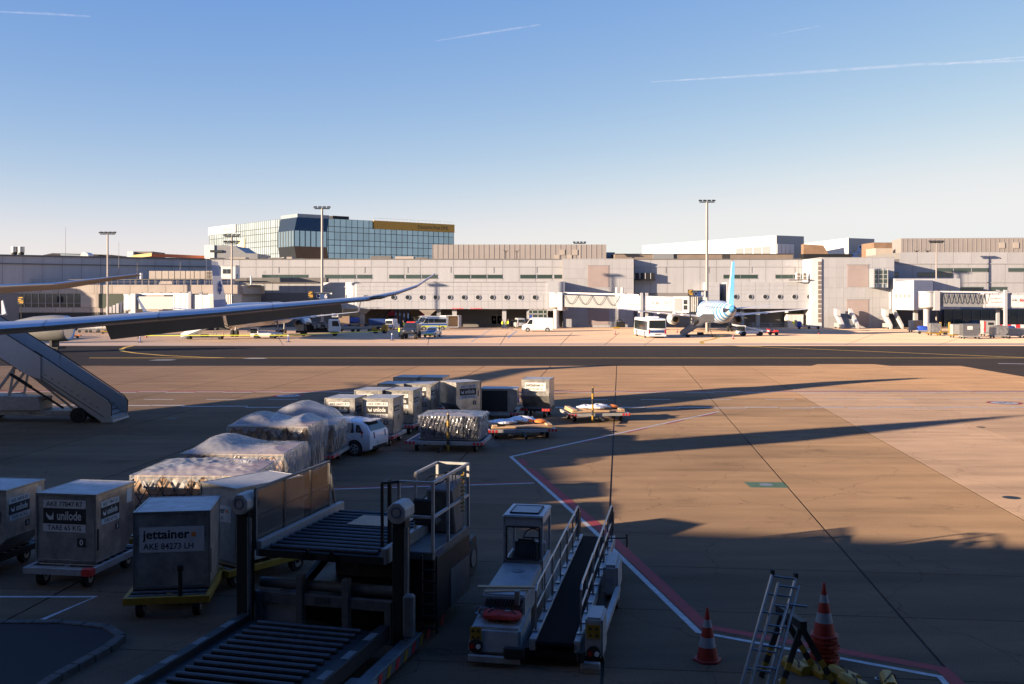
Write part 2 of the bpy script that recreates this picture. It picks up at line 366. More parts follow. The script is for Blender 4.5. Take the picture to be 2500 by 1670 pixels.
# red and white stand boundary
A0, A1, A2, A3, A4 = (-.05,42.8), (12.,59.3), (2.35,29.4), (3.75,20.6), (7.6,18.2)
def off(p, q, d):
    v = Vector((q[0]-p[0], q[1]-p[1])).normalized(); n = Vector((v.y,-v.x)); return [(p[0]+n.x*d, p[1]+n.y*d), (q[0]+n.x*d, q[1]+n.y*d)]
ribbon('white_line', [A0, A1], .17, M['pwhite'])
n = 10
for i in range(n):
    if i % 2: continue
    f = lambda t: (A0[0]+(A1[0]-A0[0])*t, A0[1]+(A1[1]-A0[1])*t)
    p, q = off(f(i/n+.06), f((i+1)/n+.06), .17); ribbon('red_dash', [p, q], .17, M['pred'])
ribbon('white_line', [A0, A2, A3, A4, (7.3,15)], .14, M['pwhite'])
ribbon('red_dash', [(.33,42.2),(.58,40.6)], .24, M['pred'])
ribbon('red_line', [(.68,39.9),(2.62,29.4),(3.95,20.95),(7.8,18.55),(7.7,15)], .31, M['pred'])
ribbon('red_line', [(-7.3,35.7),(.8,37.05)], .16, M['pred'])
ribbon('white_line', [(-7.3,35.5),(.8,36.85)], .13, M['pwhite'])
ribbon('red_line', [(5.4,59.35),(11.8,59.35)], .06, M['pred'])
ribbon('white_line', [(-13.5,23.0),(-9.35,23.0),(-9.95,20.9)], .13, M['pwhite'])
ribbon('white_line', [(-14,27.6),(-10.8,28.2)], .10, M['pwhite'])
for (cx, cy) in ((X(704,68.5),68.5), (X(2452,64),64)):
    disc('road_sign_ring', (cx,cy), .82, 1.05, M['pred'], .005); disc('road_sign_face', (cx,cy), 0, .80, M['pwhite'], .006)
    text('30', 1.0, M['inkblk'], apron, (cx,cy,.008), (0,0,0), bold=.02)
disc('green_mark', (X(62,33.2),33.2), 0, .55, M['pgreen'], .005)
disc('pale_mark', (X(62,33.2),33.2), 0, .25, M['pwhite'], .006)
g0 = G(1866,1183)
obj('green_cover', B().quad((g0[0]-.62,g0[1]-.55,.004),(g0[0]+.70,g0[1]-.62,.004),(g0[0]+.78,g0[1]+.42,.004),(g0[0]-.62,g0[1]+.5,.004)), M['pgreen'], apron)
disc('manhole_cover', (g0[0]+.05,g0[1]-.03), 0, .24, M['greyp'], .006)
for p, r in ((G(2469,1215),.28), (G(1515,1040),.3), (G(2395,1043),.22), (G(420,1022),.35)):
    disc('drain_cover', p, 0, r, M['dark'], .005)
# taxiway markings
ribbon('yellow_line', [(-45,109),(80,109)], .5, M['pyel'], .008, taxi)
cv = [G(330,843),G(306,848),G(295,853),G(300,857.5),G(330,862),G(400,868),G(500,872.5),G(560,873.8)]
ribbon('yellow_curve', cv, .5, M['pyel'], .008, taxi)
ribbon('yellow_line', [G(1800,845),G(2150,859),G(2500,873)], .55, M['pyel'], .009, taxi)
for a in (G(395,879),G(622,875)):
    obj('white_mark', B().quad((a[0]-1.2,a[1]-.6,.008),(a[0]+1.0,a[1]-.4,.008),(a[0]+1.4,a[1]+.6,.008),(a[0]-.6,a[1]+.4,.008)), M['pwhite'], taxi)
ribbon('pale_patch', [G(2437,887.5),G(2500,888.5)], .6, M['pwhite'], .006, taxi)
# far apron markings
ribbon('yellow_curve', [G(1770,818),G(1740,828),G(1712,834),G(1716,840),G(1790,844.3),G(1860,846)], .6, M['pyel'], .006, far_apron)
ribbon('white_line', [G(1155,799),G(1240,802),G(1262,808),G(1248,818),G(1240,826)], .35, M['pwhite'], .006, far_apron)
ribbon('white_line', [G(1130,801),G(1198,804),G(1180,816),G(1150,835)], .2, M['pwhite'], .006, far_apron)
for px in (1060,1240,1390,1500,1600,2100,2330,700):
    ribbon('joint_line', [G(px+(px-1250)*.05,812), G(px-(px-1250)*.02-20,843)], .07, M['joint'], .005, far_apron)
ribbon('joint_line', [(-120,152),(120,152)], .10, M['joint'], .005, far_apron)
ribbon('pavement_band', [(-200,139),(200,139)], 5.5, mat('pale_edge', (.50,.36,.26), .85, var=.06, scale=.2, streak=(.2,1,1)), .003, far_apron)
# kerbed island at the lower left
isl = struct(obj('kerb_island', B().poly([(-16,20.8,.10),(-9.2,20.8,.10),(-8.2,20.5,.10),(-7.75,20.0,.10),(-7.8,19.4,.10),(-8.1,18.0,.10),(-8.6,14,.10),(-16,14,.10)]), M['asph2']))
kp = [Vector((-16,20.9,0)),Vector((-9.2,20.9,0)),Vector((-8.15,20.6,0)),Vector((-7.65,20.05,0)),Vector((-7.68,19.4,0)),Vector((-8.0,18.0,0)),Vector((-8.5,14,0))]
for a, b_ in zip(kp, kp[1:]):
    L = (b_-a).length; nk = max(1, round(L/.55)); d = (b_-a)/nk
    for i in range(nk):
        p, q = a+d*i+d*.02, a+d*(i+1)-d*.02
        obj('kerb_stone', B().bar((p.x,p.y,.06),(q.x,q.y,.06),.20,.15), M['kerb'], isl, bev=.015)

# ================================================================ terminal buildings
def panels(parent, m, Y, x0, x1, zs, w, gap=.03, dep=.06, yo=0.):
    """cladding panels as real pieces standing proud of their wall"""
    n = max(1, round((x1-x0)/w)); w = (x1-x0)/n
    for z0, z1 in zip(zs, zs[1:]):
        me = B().box(-w/2+gap,w/2-gap,-dep,0,z0+gap,z1-gap).mesh('panel')
        for i in range(n): link('panel', me, m, parent, (x0+w*(i+.5), Y+yo, 0))
def strip_window(parent, Y, pa, pb, qa, qb, m='glassg'):
    x0, x1, z1, z0 = X(pa,Y), X(pb,Y), Z(qa,Y), Z(qb,Y)
    w = obj('window', B().box(x0,x1,Y-.12,Y-.02,z0,z1), M[m], parent)
    obj('window_frame', B().box(x0-.06,x1+.06,Y-.15,Y-.05,z1,z1+.08).box(x0-.06,x1+.06,Y-.18,Y-.05,z0-.08,z0), M['creamd'], w)
def round_window(parent, Y, px, py=725.9, r=.42):
    x, z = X(px,Y), Z(py,Y)
    w = obj('round_window', B().cyl((x,Y-.10,z),(x,Y-.02,z), r, n=18), M['glass'], parent)
    ring = B().lathe([(r,-.02),(r+.09,-.02),(r+.09,.10),(r,.10),(r,-.02)], (x,Y-.12,z), 'y', 18)
    obj('window_frame', ring, M['cream2'], w)

YT = 212.
term = thing('terminal_building', 'long cream panelled terminal with green window strips behind the round window gallery', 'building', (0,0,0))
zt, zc, zb = Z(634,YT), Z(651,YT), 7.0
xl, xr = X(505,YT), X(1990,YT)
obj('wall', B().box(xl,xr,YT,YT+26,0,zt-.05), M['creamd'], term)
panels(term, M['cream'], YT, xl, xr, [zb,zc-.06], 3.42)
panels(term, M['cream'], YT, xl, xr, [zc+.06,zt], 3.42)
obj('cornice', B().box(xl,xr,YT-.20,YT,zc-.08,zc+.08), M['cream'], term)
obj('roof_edge', B().box(xl-.1,xr,YT-.14,YT+26,zt,zt+.18), M['roofg'], term)
for a, b in ((793,830),(832,868),(872,908),(950,986),(991,1027),(1030,1068),(1109,1147),(1150,1187),(1190,1226),(1270,1308),(1311,1347),(1353,1374),(1766,1806),(1808,1849),(1893,1935),(1937,1980),(640,678),(680,714),(716,752)):
    strip_window(term, YT, a, b, 671.3, 679.3)
for i in range(14):
    x = xl+6+i*8.9; obj('rain_pipe', B().box(x-.035,x+.035,YT-.12,YT,zc-1.3,zc-.1), M['creamd'], term)
# angled left wing of the terminal, in its own shade
tl = thing('terminal_wing', 'blue grey shaded angled terminal wing behind the roof machines, far left', 'building')
d = Vector((-30.7-18,-21-12.3,0)); p0 = Vector((xl,YT,0)); Ld = d.length; e = d/Ld; nn = Vector((-e.y, e.x, 0)); ang = math.atan2(-e.y,-e.x)
rzl = math.atan2(-d.y,-d.x)
tl.location = p0+d; tl.rotation_euler = (0,0,rzl)
obj('wall', B().box(0,Ld-.2,.0,22,0,zt-.05), M['creamd'], tl)
panels(tl, M['cream'], 0, 0, Ld-.2, [zb,zc-.06], 3.42); panels(tl, M['cream'], 0, 0, Ld-.2, [zc+.06,zt], 3.42)
obj('cornice', B().box(0,Ld-.2,-.25,0,zc-.10,zc+.05), M['roofg'], tl)
obj('roof_edge', B().box(0,Ld-.3,-.3,20,zt,zt+.25), M['roofg'], tl)
# dark stair core at its end
obj('stair_core', B().box(-7,-.1,-1,10,0,zt+.3), M['dark'], tl)

# gallery with round windows
YL = 205.
gal = thing('window_gallery', 'cream clad gallery on columns with a row of dark round windows', 'building')
zg1, zg0 = Z(689,YL), Z(754.5,YL)
x0, x1 = X(870,YL), X(1378,YL)
xc, yc = X(792,213), 213.
obj('wall', B().hexa([(x0,YL,zg0),(x1,YL,zg0),(x1,YL+6.8,zg0),(xc,YL+6.8,zg0)],[(x0,YL,zg1),(x1,YL,zg1),(x1,YL+6.8,zg1),(xc,YL+6.8,zg1)]), M['cream2'], gal)
zz = [zg0, zg0+1.55, zg0+2.95, zg1]
panels(gal, M['cream2'], YL, x0, x1, [zz[0],zz[1]], 1.4, gap=.018)
panels(gal, M['cream2'], YL, x0, x1, [zz[1],zz[2]], 1.4, gap=.018)
panels(gal, M['cream2'], YL, x0, x1, [zz[2],zz[2]+.78,zz[2]+1.56,zg1], 2.8, gap=.018)
for px in (892,960,995.2,1029.5,1063.9,1097.7,1132.3,1166.9,1201.5,1236,1270.3,1305.5): round_window(gal, YL-.07, px)
obj('roof_edge', B().box(x0-.1,x1+.1,YL-.2,YL+6.8,zg1,zg1+.14), M['cream'], gal)
# end block towards the boarding bridge
obj('end_block', B().box(X(1336,YL),x1+.05,YL-.4,YL+6.5,zg0-.35,zg1+.05), M['cream2'], gal)
gl = thing('window_gallery', 'shaded cream gallery left of the tall mast with two round windows', 'building')
xa, xb = X(600,213), X(790,213)
obj('wall', B().box(xa,xb,213,218,zg0,zg1+.05), M['cream2'], gl)
panels(gl, M['cream2'], 213, xa, xb, [zg0,zg0+1.6,zg0+3.2,zg1], 1.7)
for px in (701.7,734.9): round_window(gl, 212.9, px)
obj('roof_parapet', B().box(xa,xb-1,211.5,213.5,zg1,zg1+.5), M['beige'], gl)
# ground floor below the gallery
gf = thing('ground_floor', 'tan ground floor wall with magenta signs and dark garage openings under the gallery', 'building')
YG = 211.6
obj('wall', B().box(X(780,YG),X(1066,YG),YG,YG+4,0,zg0), M['tan'], gf)
panels(gf, M['tan'], YG, X(800,YG), X(1066,YG), [.2,2.0,zg0-.1], 1.9, gap=.04)
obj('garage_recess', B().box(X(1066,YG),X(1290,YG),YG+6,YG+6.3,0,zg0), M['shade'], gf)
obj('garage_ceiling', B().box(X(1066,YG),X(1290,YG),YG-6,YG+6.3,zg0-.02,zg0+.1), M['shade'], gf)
for pa, pb in ((1066,1076),(1104,1115),(1226,1236),(1286,1292)):
    obj('pillar', B().box(X(pa,YL+1),X(pb,YL+1),YL+1,YL+2,0,zg0), M['cream2'] if pa > 1070 else M['greyp'], gf)
for pa, pb in ((846,864),(946,964),(1028,1046)):
    s_ = obj('magenta_sign', B().box(X(pa,YG),X(pb,YG),YG-.3,YG-.1,2.35,3.25), M['magenta'], gf)
    obj('doorway', B().box(X(pa,YG)+.15,X(pb,YG)-.1,YG-.12,YG-.05,.1,2.3), M['shade'], gf)
for a, n in ((1104,7),(1150,7)):
    for i in range(n):
        x = X(a+i*4.1,YL); obj('warning_stripe', B().box(x,x+.17,YL-.5,YL-.42,zg0-.02,zg0+.22), M['red'], gf)
for pa in (965,975,985,995):
    obj('blue_pipe', B().box(X(pa,YL+2),X(pa+3,YL+2),YL+2,YL+2.3,0,zg0), M['inkblu'], gf)
for px in (883, 1045):
    c = thing('column', 'flared concrete column under the gallery, %s' % ('beside the outside steel stair' if px < 900 else 'beside the dark garage opening'), 'column', (X(px,YL+1.5),YL+1.5,0), group='concrete columns under the gallery')
    obj('shaft', B().cbox((0,0,1.35),(1.25,1.2,2.7)), M['beige'], c, bev=.08)
    obj('capital', B().hexa([(-.62,-.6,2.7),(.62,-.6,2.7),(.62,.6,2.7),(-.62,.6,2.7)],[(-1.9,-1.2,3.75),(1.9,-1.2,3.75),(1.9,1.2,3.75),(-1.9,1.2,3.75)]), M['beige'], c)
st = thing('steel_stair', 'dark outside steel stair rising to the gallery underside', 'stair', (0,0,0))
ya = YL+2.6
sp = [(X(910,ya),0),(X(928,ya),1.6),(X(934,ya),1.7),(X(954,ya),zg0)]
for a, b in zip(sp, sp[1:]):
    obj('stringer', B().bar((a[0],ya,a[1]),(b[0],ya,b[1]),.1,.35), M['dark'], st)
    obj('handrail', B().bar((a[0],ya,a[1]+1.0),(b[0],ya,min(zg0,b[1]+1.0)),.06), M['dark'], st)
for k in range(5):
    t = k/4; obj('post', B().bar((sp[0][0]+(sp[3][0]-sp[0][0])*t,ya,sp[3][1]*t*.95),(sp[0][0]+(sp[3][0]-sp[0][0])*t,ya,min(zg0,sp[3][1]*t*.95+1)),.05), M['dark'], st)
# entrance doors
en = thing('entrance', 'glazed white framed double door entrance beside the boarding bridge pillar', 'entrance')
ye = YL+.2; xa, xb = X(1290,ye), X(1337,ye)
obj('frame', B().box(xa,xb,ye,ye+.2,zg0-.25,zg0).box(xa,xb,ye,ye+.2,2.75,2.9).box(xa,xa+.15,ye,ye+.2,0,zg0).box(xb-.15,xb,ye,ye+.2,0,zg0).box(xa+.8,xa+.92,ye,ye+.2,0,zg0).box(xb-.9,xb-.78,ye,ye+.2,0,zg0).box((xa+xb)/2-.06,(xa+xb)/2+.06,ye,ye+.2,0,zg0), M['white'], en)
obj('pane', B().box(xa+.1,xb-.1,ye+.08,ye+.12,.05,zg0-.1), M['glassg'], en)
obj('notice', B().box(xa+.2,xa+.75,ye-.03,ye-.01,1.9,2.6), M['blue'], en)

# stair towers
def tower(label, Y, pa, pb, ptop, shut, w=1.45):
    t = thing('stair_tower', label, 'building', (0,0,0), group='tile clad stair towers')
    x0, x1, z1 = X(pa,Y), X(pb,Y), Z(ptop,Y)
    obj('wall', B().box(x0,x1,Y,Y+9,0,z1), M['creamd'], t)
    nz = 7; panels(t, M['cream'], Y, x0, x1, [z1*i/nz for i in range(nz+1)], w, gap=.012, dep=.05)
    for (a, b, c, e) in shut:
        s = obj('roller_shutter', B().box(X(a,Y),X(b,Y),Y-.09,Y-.02,Z(e,Y),Z(c,Y)), M['pinks'], t)
        n = 14; h = Z(c,Y)-Z(e,Y); bb = B()
        for i in range(n): bb.box(X(a,Y)+.1,X(b,Y)-.1,Y-.12,Y-.085,Z(e,Y)+h*i/n+.04,Z(e,Y)+h*(i+1)/n)
        obj('slats', bb, M['pinks'], s)
        obj('shutter_frame', B().box(X(a,Y)-.06,X(b,Y)+.06,Y-.16,Y-.03,Z(c,Y),Z(c,Y)+.08), M['creamd'], s)
    obj('roof_edge', B().box(x0-.05,x1+.05,Y-.1,Y+9,z1,z1+.1), M['cream'], t)
    return t
t1 = tower('tile clad cream tower with a roller shutter behind the middle boarding bridge', 209.6, 1374, 1547, 632.6, [(1435,1487,649,701),(1435,1487,754,793)])
t2 = tower('broad cream tower with two shutters and a glazed bay at the right', 206., 2006, 2183, 629.5, [(2068,2121,647,700.6),(2067,2121,732,796)])
for px in (1506,1519): obj('vent_pipe', B().cyl((X(px,206),206,Z(728,206)),(X(px,206),206,Z(702,206)),.28,n=10), M['bwhite'], t1)
# glazed stair strip on the right tower
YS = 205.7; xs0, xs1 = X(1980,YS), X(2006,YS)
obj('strip_wall', B().box(xs0,xs1,YS,YS+6,0,Z(632,YS)), M['bwhite'], t2)
for i in range(13):
    za = 1.0+i*(Z(634,YS)-1.3)/13; obj('stair_pane', B().box(X(1997,YS),X(2004.5,YS),YS-.05,YS-.01,za+.1,za+.88), M['tan'], t2)
bay = obj('glazed_bay', B().box(X(2132,203.5),X(2168,203.5),203.5,206,Z(702,203.5),Z(656,203.5)), M['bluegrey'], t2)
for i in range(3):
    for j in range(3):
        xw, zw = X(2134.5+i*11,203.4), Z(691-j*11,203.4)
        obj('pane', B().box(xw+.06,xw+.8,203.38,203.46,zw-.0,zw+.8), M['glassg'], bay)
bf = B()
for i in range(4): bf.box(X(2134+i*11,203.4)-.06,X(2134+i*11,203.4)+.06,203.34,203.48,Z(702,203.4),Z(656,203.4))
for j in range(4): bf.box(X(2132,203.4),X(2168,203.4),203.33,203.47,Z(692-j*11,203.4)-.05,Z(692-j*11,203.4)+.05)
obj('bay_frame', bf, M['white'], bay)
# recessed and lit galleries right of the middle tower
rg = thing('recessed_gallery', 'blue shaded recessed gallery wall between the middle tower and the striped airliner', 'building')
YR = 219.
obj('wall', B().box(X(1547,212),X(1775,YR),YR,YR+2,0,zg1), M['creamd'], rg)
panels(rg, M['cream2'], YR, X(1547,212), X(1775,YR), [3.6,4.6,5.6,7.0,8.2,zg1], 2.1)
for px in (1631,1656,1760): round_window(rg, YR-.1, px)
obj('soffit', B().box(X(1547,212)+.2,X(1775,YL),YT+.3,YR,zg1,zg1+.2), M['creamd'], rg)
obj('bay', B().box(X(1728,207),X(1757,207),207,YR,zg0,zg1), M['cream2'], rg)
panels(rg, M['cream2'], 207, X(1728,207), X(1757,207), [zg0+(zg1-zg0)*i/6 for i in range(7)], 2.4)
g2 = thing('window_gallery', 'sunlit cream gallery with round windows behind the striped airliner tail', 'building')
x0, x1 = X(1775,207), X(1982,207); za, zb_ = Z(754,207), Z(688.7,207)
obj('wall', B().box(x0,x1,207,215,za,zb_), M['cream2'], g2)
panels(g2, M['cream2'], 207, x0, x1, [za,za+1.5,za+3,za+3.8,za+4.6,zb_], 2.9, gap=.018)
for px in (1796,1832,1868,1903,1939,1975): round_window(g2, 206.93, px, 724.5)
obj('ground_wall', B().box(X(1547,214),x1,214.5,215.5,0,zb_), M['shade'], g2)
for px in (1560,1600,1690,1812,1850,1985): obj('pillar', B().cbox((X(px,209),209,1.9),(.7,.7,3.8)), M['cream2'], g2)
for i, px in enumerate((1950,1965)):
    u = tag(obj('outdoor_ac_unit', B().box(X(px-6,205.9),X(px+5,205.9),205.8,206.5,Z(682,206),Z(666,206)), M['bwhite'], bev=.03), 'white outdoor cooling unit with tan fans, %s of the pair' % ('left' if i == 0 else 'right'), 'cooling unit', 'cooling units on the right facade')
    for k in (0,1): obj('fan_grille', B().cyl((X(px-.5,205.8),205.76,Z(670+k*8,206)),(X(px-.5,205.8),205.82,Z(670+k*8,206)),.28,n=14), M['tan'], u)
tag(obj('equipment_shelf', B().box(X(1930,205.5),X(1982,205.5),205.4,206.9,Z(684.5,206),Z(682.6,206)), M['dark']), 'dark shelf under the two outdoor cooling units', 'shelf')
for i in range(4):
    px = 1548+i*13; u = tag(obj('outdoor_ac_unit', B().box(X(px,211),X(px+11,211),210.6,211.4,Z(681,211),Z(666.5,211)), M['dark']), 'dark outdoor cooling unit beside the tile clad tower, %s from the left' % ['first','second','third','fourth'][i], 'cooling unit', 'dark cooling units beside the tower')
    obj('casing', B().box(X(px,211),X(px+1.5,211),210.55,210.6,Z(681,211),Z(666.5,211)), M['white'], u)
tag(obj('equipment_shelf', B().box(X(1547,211),X(1600,211),210.4,211.9,Z(684.5,211),Z(682,211)), M['dark']), 'dark shelf under the four dark cooling units', 'shelf')
# right terminal
tr = thing('terminal_building', 'tall cream panelled terminal at the right edge with three rows of window strips', 'building')
YQ = 213.; x0, x1, xe = X(2183,YQ), X(2196,YQ), X(2680,YQ); z1, z2 = Z(615.7,YQ), Z(632,YQ)
obj('wall', B().box(x0,xe,YQ,YQ+20,0,z2-.05).box(x1,xe,YQ,YQ+20,z2-.1,z1-.05), M['creamd'], tr)
zc1, zc2 = Z(644,YQ), Z(689.6,YQ)
panels(tr, M['cream'], YQ, x0, xe, [zc2+.06,zc1-.06], 3.7); panels(tr, M['cream'], YQ, x1, xe, [zc1+.06,z1], 3.7); panels(tr, M['cream'], YQ, x0, xe, [3.6,zc2-.06], 3.7)
obj('cornice', B().box(x0,xe,YQ-.2,YQ,zc1-.07,zc1+.07).box(x0,xe,YQ-.2,YQ,zc2-.07,zc2+.07), M['cream'], tr)
for a, b, c, e in ((2287,2325,655,663),(2328,2369,655,663),(2372,2414,655,663),(2461,2540,655,663),(2183,2193,666,674),(2240,2281,666,674),(2288,2325,666,674),(2344,2370,701,709.5),(2371,2400,701,709.5),(2416,2458,701,709.5)):
    strip_window(tr, YQ, a, b, c, e)
obj('ground_glazing', B().box(X(2300,YQ),xe,YQ-1.0,YQ-.6,0,3.6), M['glassg'], tr)
for i in range(16): x = X(2300,YQ)+i*1.9; obj('mullion', B().box(x,x+.1,YQ-1.15,YQ-1.0,0,3.6), M['creamd'], tr)
# pavilion
pv = thing('gate_pavilion', 'bright white angled gate pavilion with four oval windows on a column', 'building')
ya, yb = 200., 194.
pts = [(X(2182,ya),ya),(X(2231,yb),yb),(X(2278,197),197),(X(2278,206),206)]
zlo, zhi = Z(757,yb), Z(684,yb)
obj('wall', B().hexa([(*pts[0],zlo),(*pts[1],zlo),(*pts[2],zlo),(pts[3][0],206,zlo)],[(*pts[0],zhi-.3),(*pts[1],zhi),(*pts[2],zhi),(pts[3][0],206,zhi)]), M['bwhite'], pv)
obj('back_wall', B().box(X(2185,203),X(2344,203),203,209,zlo,Z(680,203)), M['cream2'], pv)
panels(pv, M['cream2'], 203, X(2279,203), X(2344,203), [zlo,zlo+1.6,zlo+3.1,Z(681,203)], 2.6, gap=.02)
for i in range(4):
    t = .13+i*.215; c = Vector((pts[0][0]+(pts[1][0]-pts[0][0])*t, pts[0][1]+(pts[1][1]-pts[0][1])*t, Z(722.5,197)))
    dn = Vector((pts[1][1]-pts[0][1], -(pts[1][0]-pts[0][0]), 0)).normalized(); dn = dn if dn.y < 0 else -dn
    obj('oval_window', B().cyl(c+dn*.01, c+dn*.08, .42, n=14), M['greyp'], pv)
for px in (2235,2262): obj('column', B().cbox((X(px,199),199,zlo/2),(.7,.7,zlo)), M['cream2'], pv)

# low pier building at the left
lp = thing('pier_building', 'low beige pier with dark window band and roof machinery at the left', 'building')
YP = 192.
xa, xb = X(-120,YP), X(580,YP); zr, zw1, zw0 = Z(695,YP), Z(717.5,YP), Z(750,YP)
obj('wall', B().box(xa,xb,YP+.3,YP+18,0,zr-.1), M['beige'], lp)
panels(lp, M['beige'], YP+.3, xa, xb, [zw1,zr], 3.3, dep=.3); panels(lp, M['beige'], YP+.3, xa, X(306,YP), [Z(763,YP),zw0], 3.3, dep=.3)
obj('corner_wall', B().box(X(198,YP),X(241,YP),YP-.1,YP+.3,zw0,zw1), M['beige'], lp)
wb = obj('window_band', B().box(xa,X(198,YP),YP+.1,YP+.25,zw0,zw1), M['glass'], lp)
for i in range(16):
    x = X(198-i*17.3,YP); obj('mullion', B().box(x-.07,x+.07,YP-.06,YP+.12,zw0,zw1), M['beige'], wb)
obj('transom', B().box(xa,X(198,YP),YP-.02,YP+.11,zw0+.7,zw0+.82), M['greyp'], wb)
obj('green_screen', B().box(X(241,YP),X(306,YP),YP-.05,YP+.2,zw0-.2,zw1), M['grn'], lp)
for i in range(8): obj('window', B().box(X(400+i*18.5,YP),X(416+i*18.5,YP),YP+.1,YP+.26,Z(724,YP),zw1), M['glass'], lp)
obj('ladder', B().box(X(236,YP),X(236,YP)+.06,YP-.4,YP-.3,3,zr+.5).box(X(240,YP),X(240,YP)+.06,YP-.4,YP-.3,3,zr+.5), M['mast'], lp)
obj('end_block', B().box(xb,X(616,YP+8),YP+1.5,YP+18,zw1,zr-.1), M['beige'], lp)
obj('void_shade_panel', B().box(xa,X(560,YP),YP-.02,YP+.28,0,Z(764,YP)), M['shade'], lp)  # solid dark slab, coloured as the shade under the pier
obj('roof_rail', B().box(xa,xb,YP+1,YP+1.06,zr+.95,zr+1.0).box(xa,xb,YP+1,YP+1.05,zr+.5,zr+.54), M['mast'], lp)
bb = B()
for i in range(46): x = xa+1+i*1.15; bb.box(x,x+.05,YP+1,YP+1.06,zr-.1,zr+1.0)
obj('rail_posts', bb, M['mast'], lp)
# ---------------------------------------------------------------- things on the pier roof
def roofthing(name, label, cat, px0, px1, py1, py0, Y, m, dep=2.5, bev=.03, group=None):
    return tag(obj(name, B().box(X(px0,Y),X(px1,Y),Y,Y+dep,Z(py0,Y),Z(py1,Y)), M[m], bev=bev), label, cat, group)
YV = 199.
obj('roof_slab', B().box(X(-120,YV),X(620,YV),YV-3,YV+6,zr-.2,zr+.02), M['roofg'], lp)
deck = tag(obj('roof_gantry', B().box(X(315,YV),X(545,YV),YV-.3,YV+3,Z(683.5,YV),Z(681,YV)), M['dark']), 'dark steel gantry under the white ventilation boxes', 'gantry')
for i in range(13): obj('leg', B().box(X(330+i*17,YV),X(331.2+i*17,YV),YV-.2,YV,zr-.1,Z(683,YV)), M['mast'], deck)
for i, (a, b) in enumerate(((364,395),(396,426),(427,453),(454,474),(475,501),(502,521))):
    v = roofthing('ventilation_unit', 'cream ventilation box on the pier roof, %s of the row' % ['leftmost','second from left','third from left','fourth from left','fifth from left','rightmost, with a louvred end'][i], 'ventilation unit', a, b-.4, 661.5, 681, YV, 'beige', group='ventilation boxes on the pier roof')
    obj('seam', B().box(X((a+b)/2,YV)-.03,X((a+b)/2,YV)+.03,YV-.03,YV,Z(681,YV),Z(661.5,YV)), M['creamd'], v)
    if i == 5:
        for k in range(5): obj('louvre', B().box(X(504,YV),X(516,YV),YV-.06,YV,Z(679-k*3.4,YV),Z(677.4-k*3.4,YV)), M['dark'], v)
hut = roofthing('roof_hut', 'small white roof cabin with two square windows beside the lamp mast', 'hut', 539.5, 575, 649, 681, YV-1, 'bwhite', 3)
for a in (544,554.5): obj('window', B().box(X(a,YV-1),X(a+8.5,YV-1),YV-1.06,YV-.98,Z(668,YV-1),Z(657,YV-1)), M['glass'], hut)
obj('roof_plate', B().box(X(538.5,YV-1),X(576,YV-1),YV-1.2,YV+2.2,Z(649,YV-1),Z(647.5,YV-1)), M['white'], hut)
for px, w, a, b in ((345,7,667,682),(581,5,670,680),(613,4,674,695)):
    tag(obj('roof_tank', B().cyl((X(px,YV),YV,Z(b,YV)),(X(px,YV),YV,Z(a,YV)),w*YV/5000,n=14), M['bwhite'], smooth=True), 'small white upright cylinder on the pier roof %s' % {345:'left of the ventilation boxes',581:'right of the cabin',613:'above the shaded gallery'}[px], 'tank')
c = roofthing('air_duct', 'pale boxy air intake in front of the shaded wing, far left', 'air duct', 84, 97, 660, 678, YV, 'beige', 2)
obj('hood', B().prism([(X(97,YV),Z(678,YV)),(X(108,YV),Z(678,YV)),(X(108,YV),Z(663,YV)),(X(97,YV),Z(668,YV))],'y',YV,YV+1.8), M['beige'], c)
obj('duct_arm', B().box(X(79,YV),X(84,YV),YV,YV+1,Z(667,YV),Z(662,YV)), M['beige'], c)
roofthing('air_duct', 'flat grey duct on the pier roof above the tailplane', 'air duct', 30, 110, 678, 681, YV-2, 'roofg', 2)
c = roofthing('air_duct', 'low rounded metal duct below the ventilation boxes', 'air duct', 392, 420, 686, 695, YV-4, 'beige', 1.2)
obj('elbow', B().prism([(X(392,YV-4),Z(695,YV-4)),(X(386,YV-4),Z(695,YV-4)),(X(392,YV-4),Z(686,YV-4))],'y',YV-4,YV-3), M['beige'], c)
for i, px in enumerate((195,200)): roofthing('roof_hatch', 'small pale roof box behind the tailplane, %s of two' % ('left' if i == 0 else 'right'), 'roof box', px+i*7, px+6+i*12, 668+i, 675, YV, 'beige', 1.5)
tag(obj('covered_walkway', B().box(X(575,206),X(797,206),205.5,208.5,Z(689,206),Z(678,206)), M['roofg']), 'grey flat roofed walkway along the top of the shaded gallery', 'walkway')
# rooftop cooling towers and dark roofs, far left
for i, px in enumerate((35,52)):
    t = thing('cooling_tower', 'round metal cooling tower on the far left roof, %s of the pair' % ('left' if i == 0 else 'right'), 'cooling tower', (X(px,225),225,Z(627,225)), group='cooling towers')
    obj('drum', B().cyl((0,0,1.0),(0,0,2.15),.68,n=18), M['alu'], t, smooth=True); obj('base', B().cyl((0,0,0),(0,0,1.0),.55,.62,n=14), M['dark'], t)
    obj('rim', B().cyl((0,0,2.1),(0,0,2.2),.72,n=18), M['alud'], t)
b = thing('low_building', 'low dark roofed hall with a white vault behind the far left wing', 'building')
obj('roof', B().prism([(X(80,240),Z(628,240)),(X(128,240),Z(618,240)),(X(270,240),Z(622,240)),(X(270,240),Z(635,240)),(X(80,240),Z(635,240))],'y',240,250), M['dark'], b)
obj('vault', B().lathe([(.95,0),(.95,3)],(X(219,239),236,Z(627,239)),'y',16), M['bwhite'], b)
obj('skylight', B().prism([(X(148,239.5),Z(620,239.5)),(X(198,239.5),Z(622,239.5)),(X(208,239.5),Z(627,239.5)),(X(150,239.5),Z(626,239.5))],'y',239.3,239.9), M['bluegrey'], b)
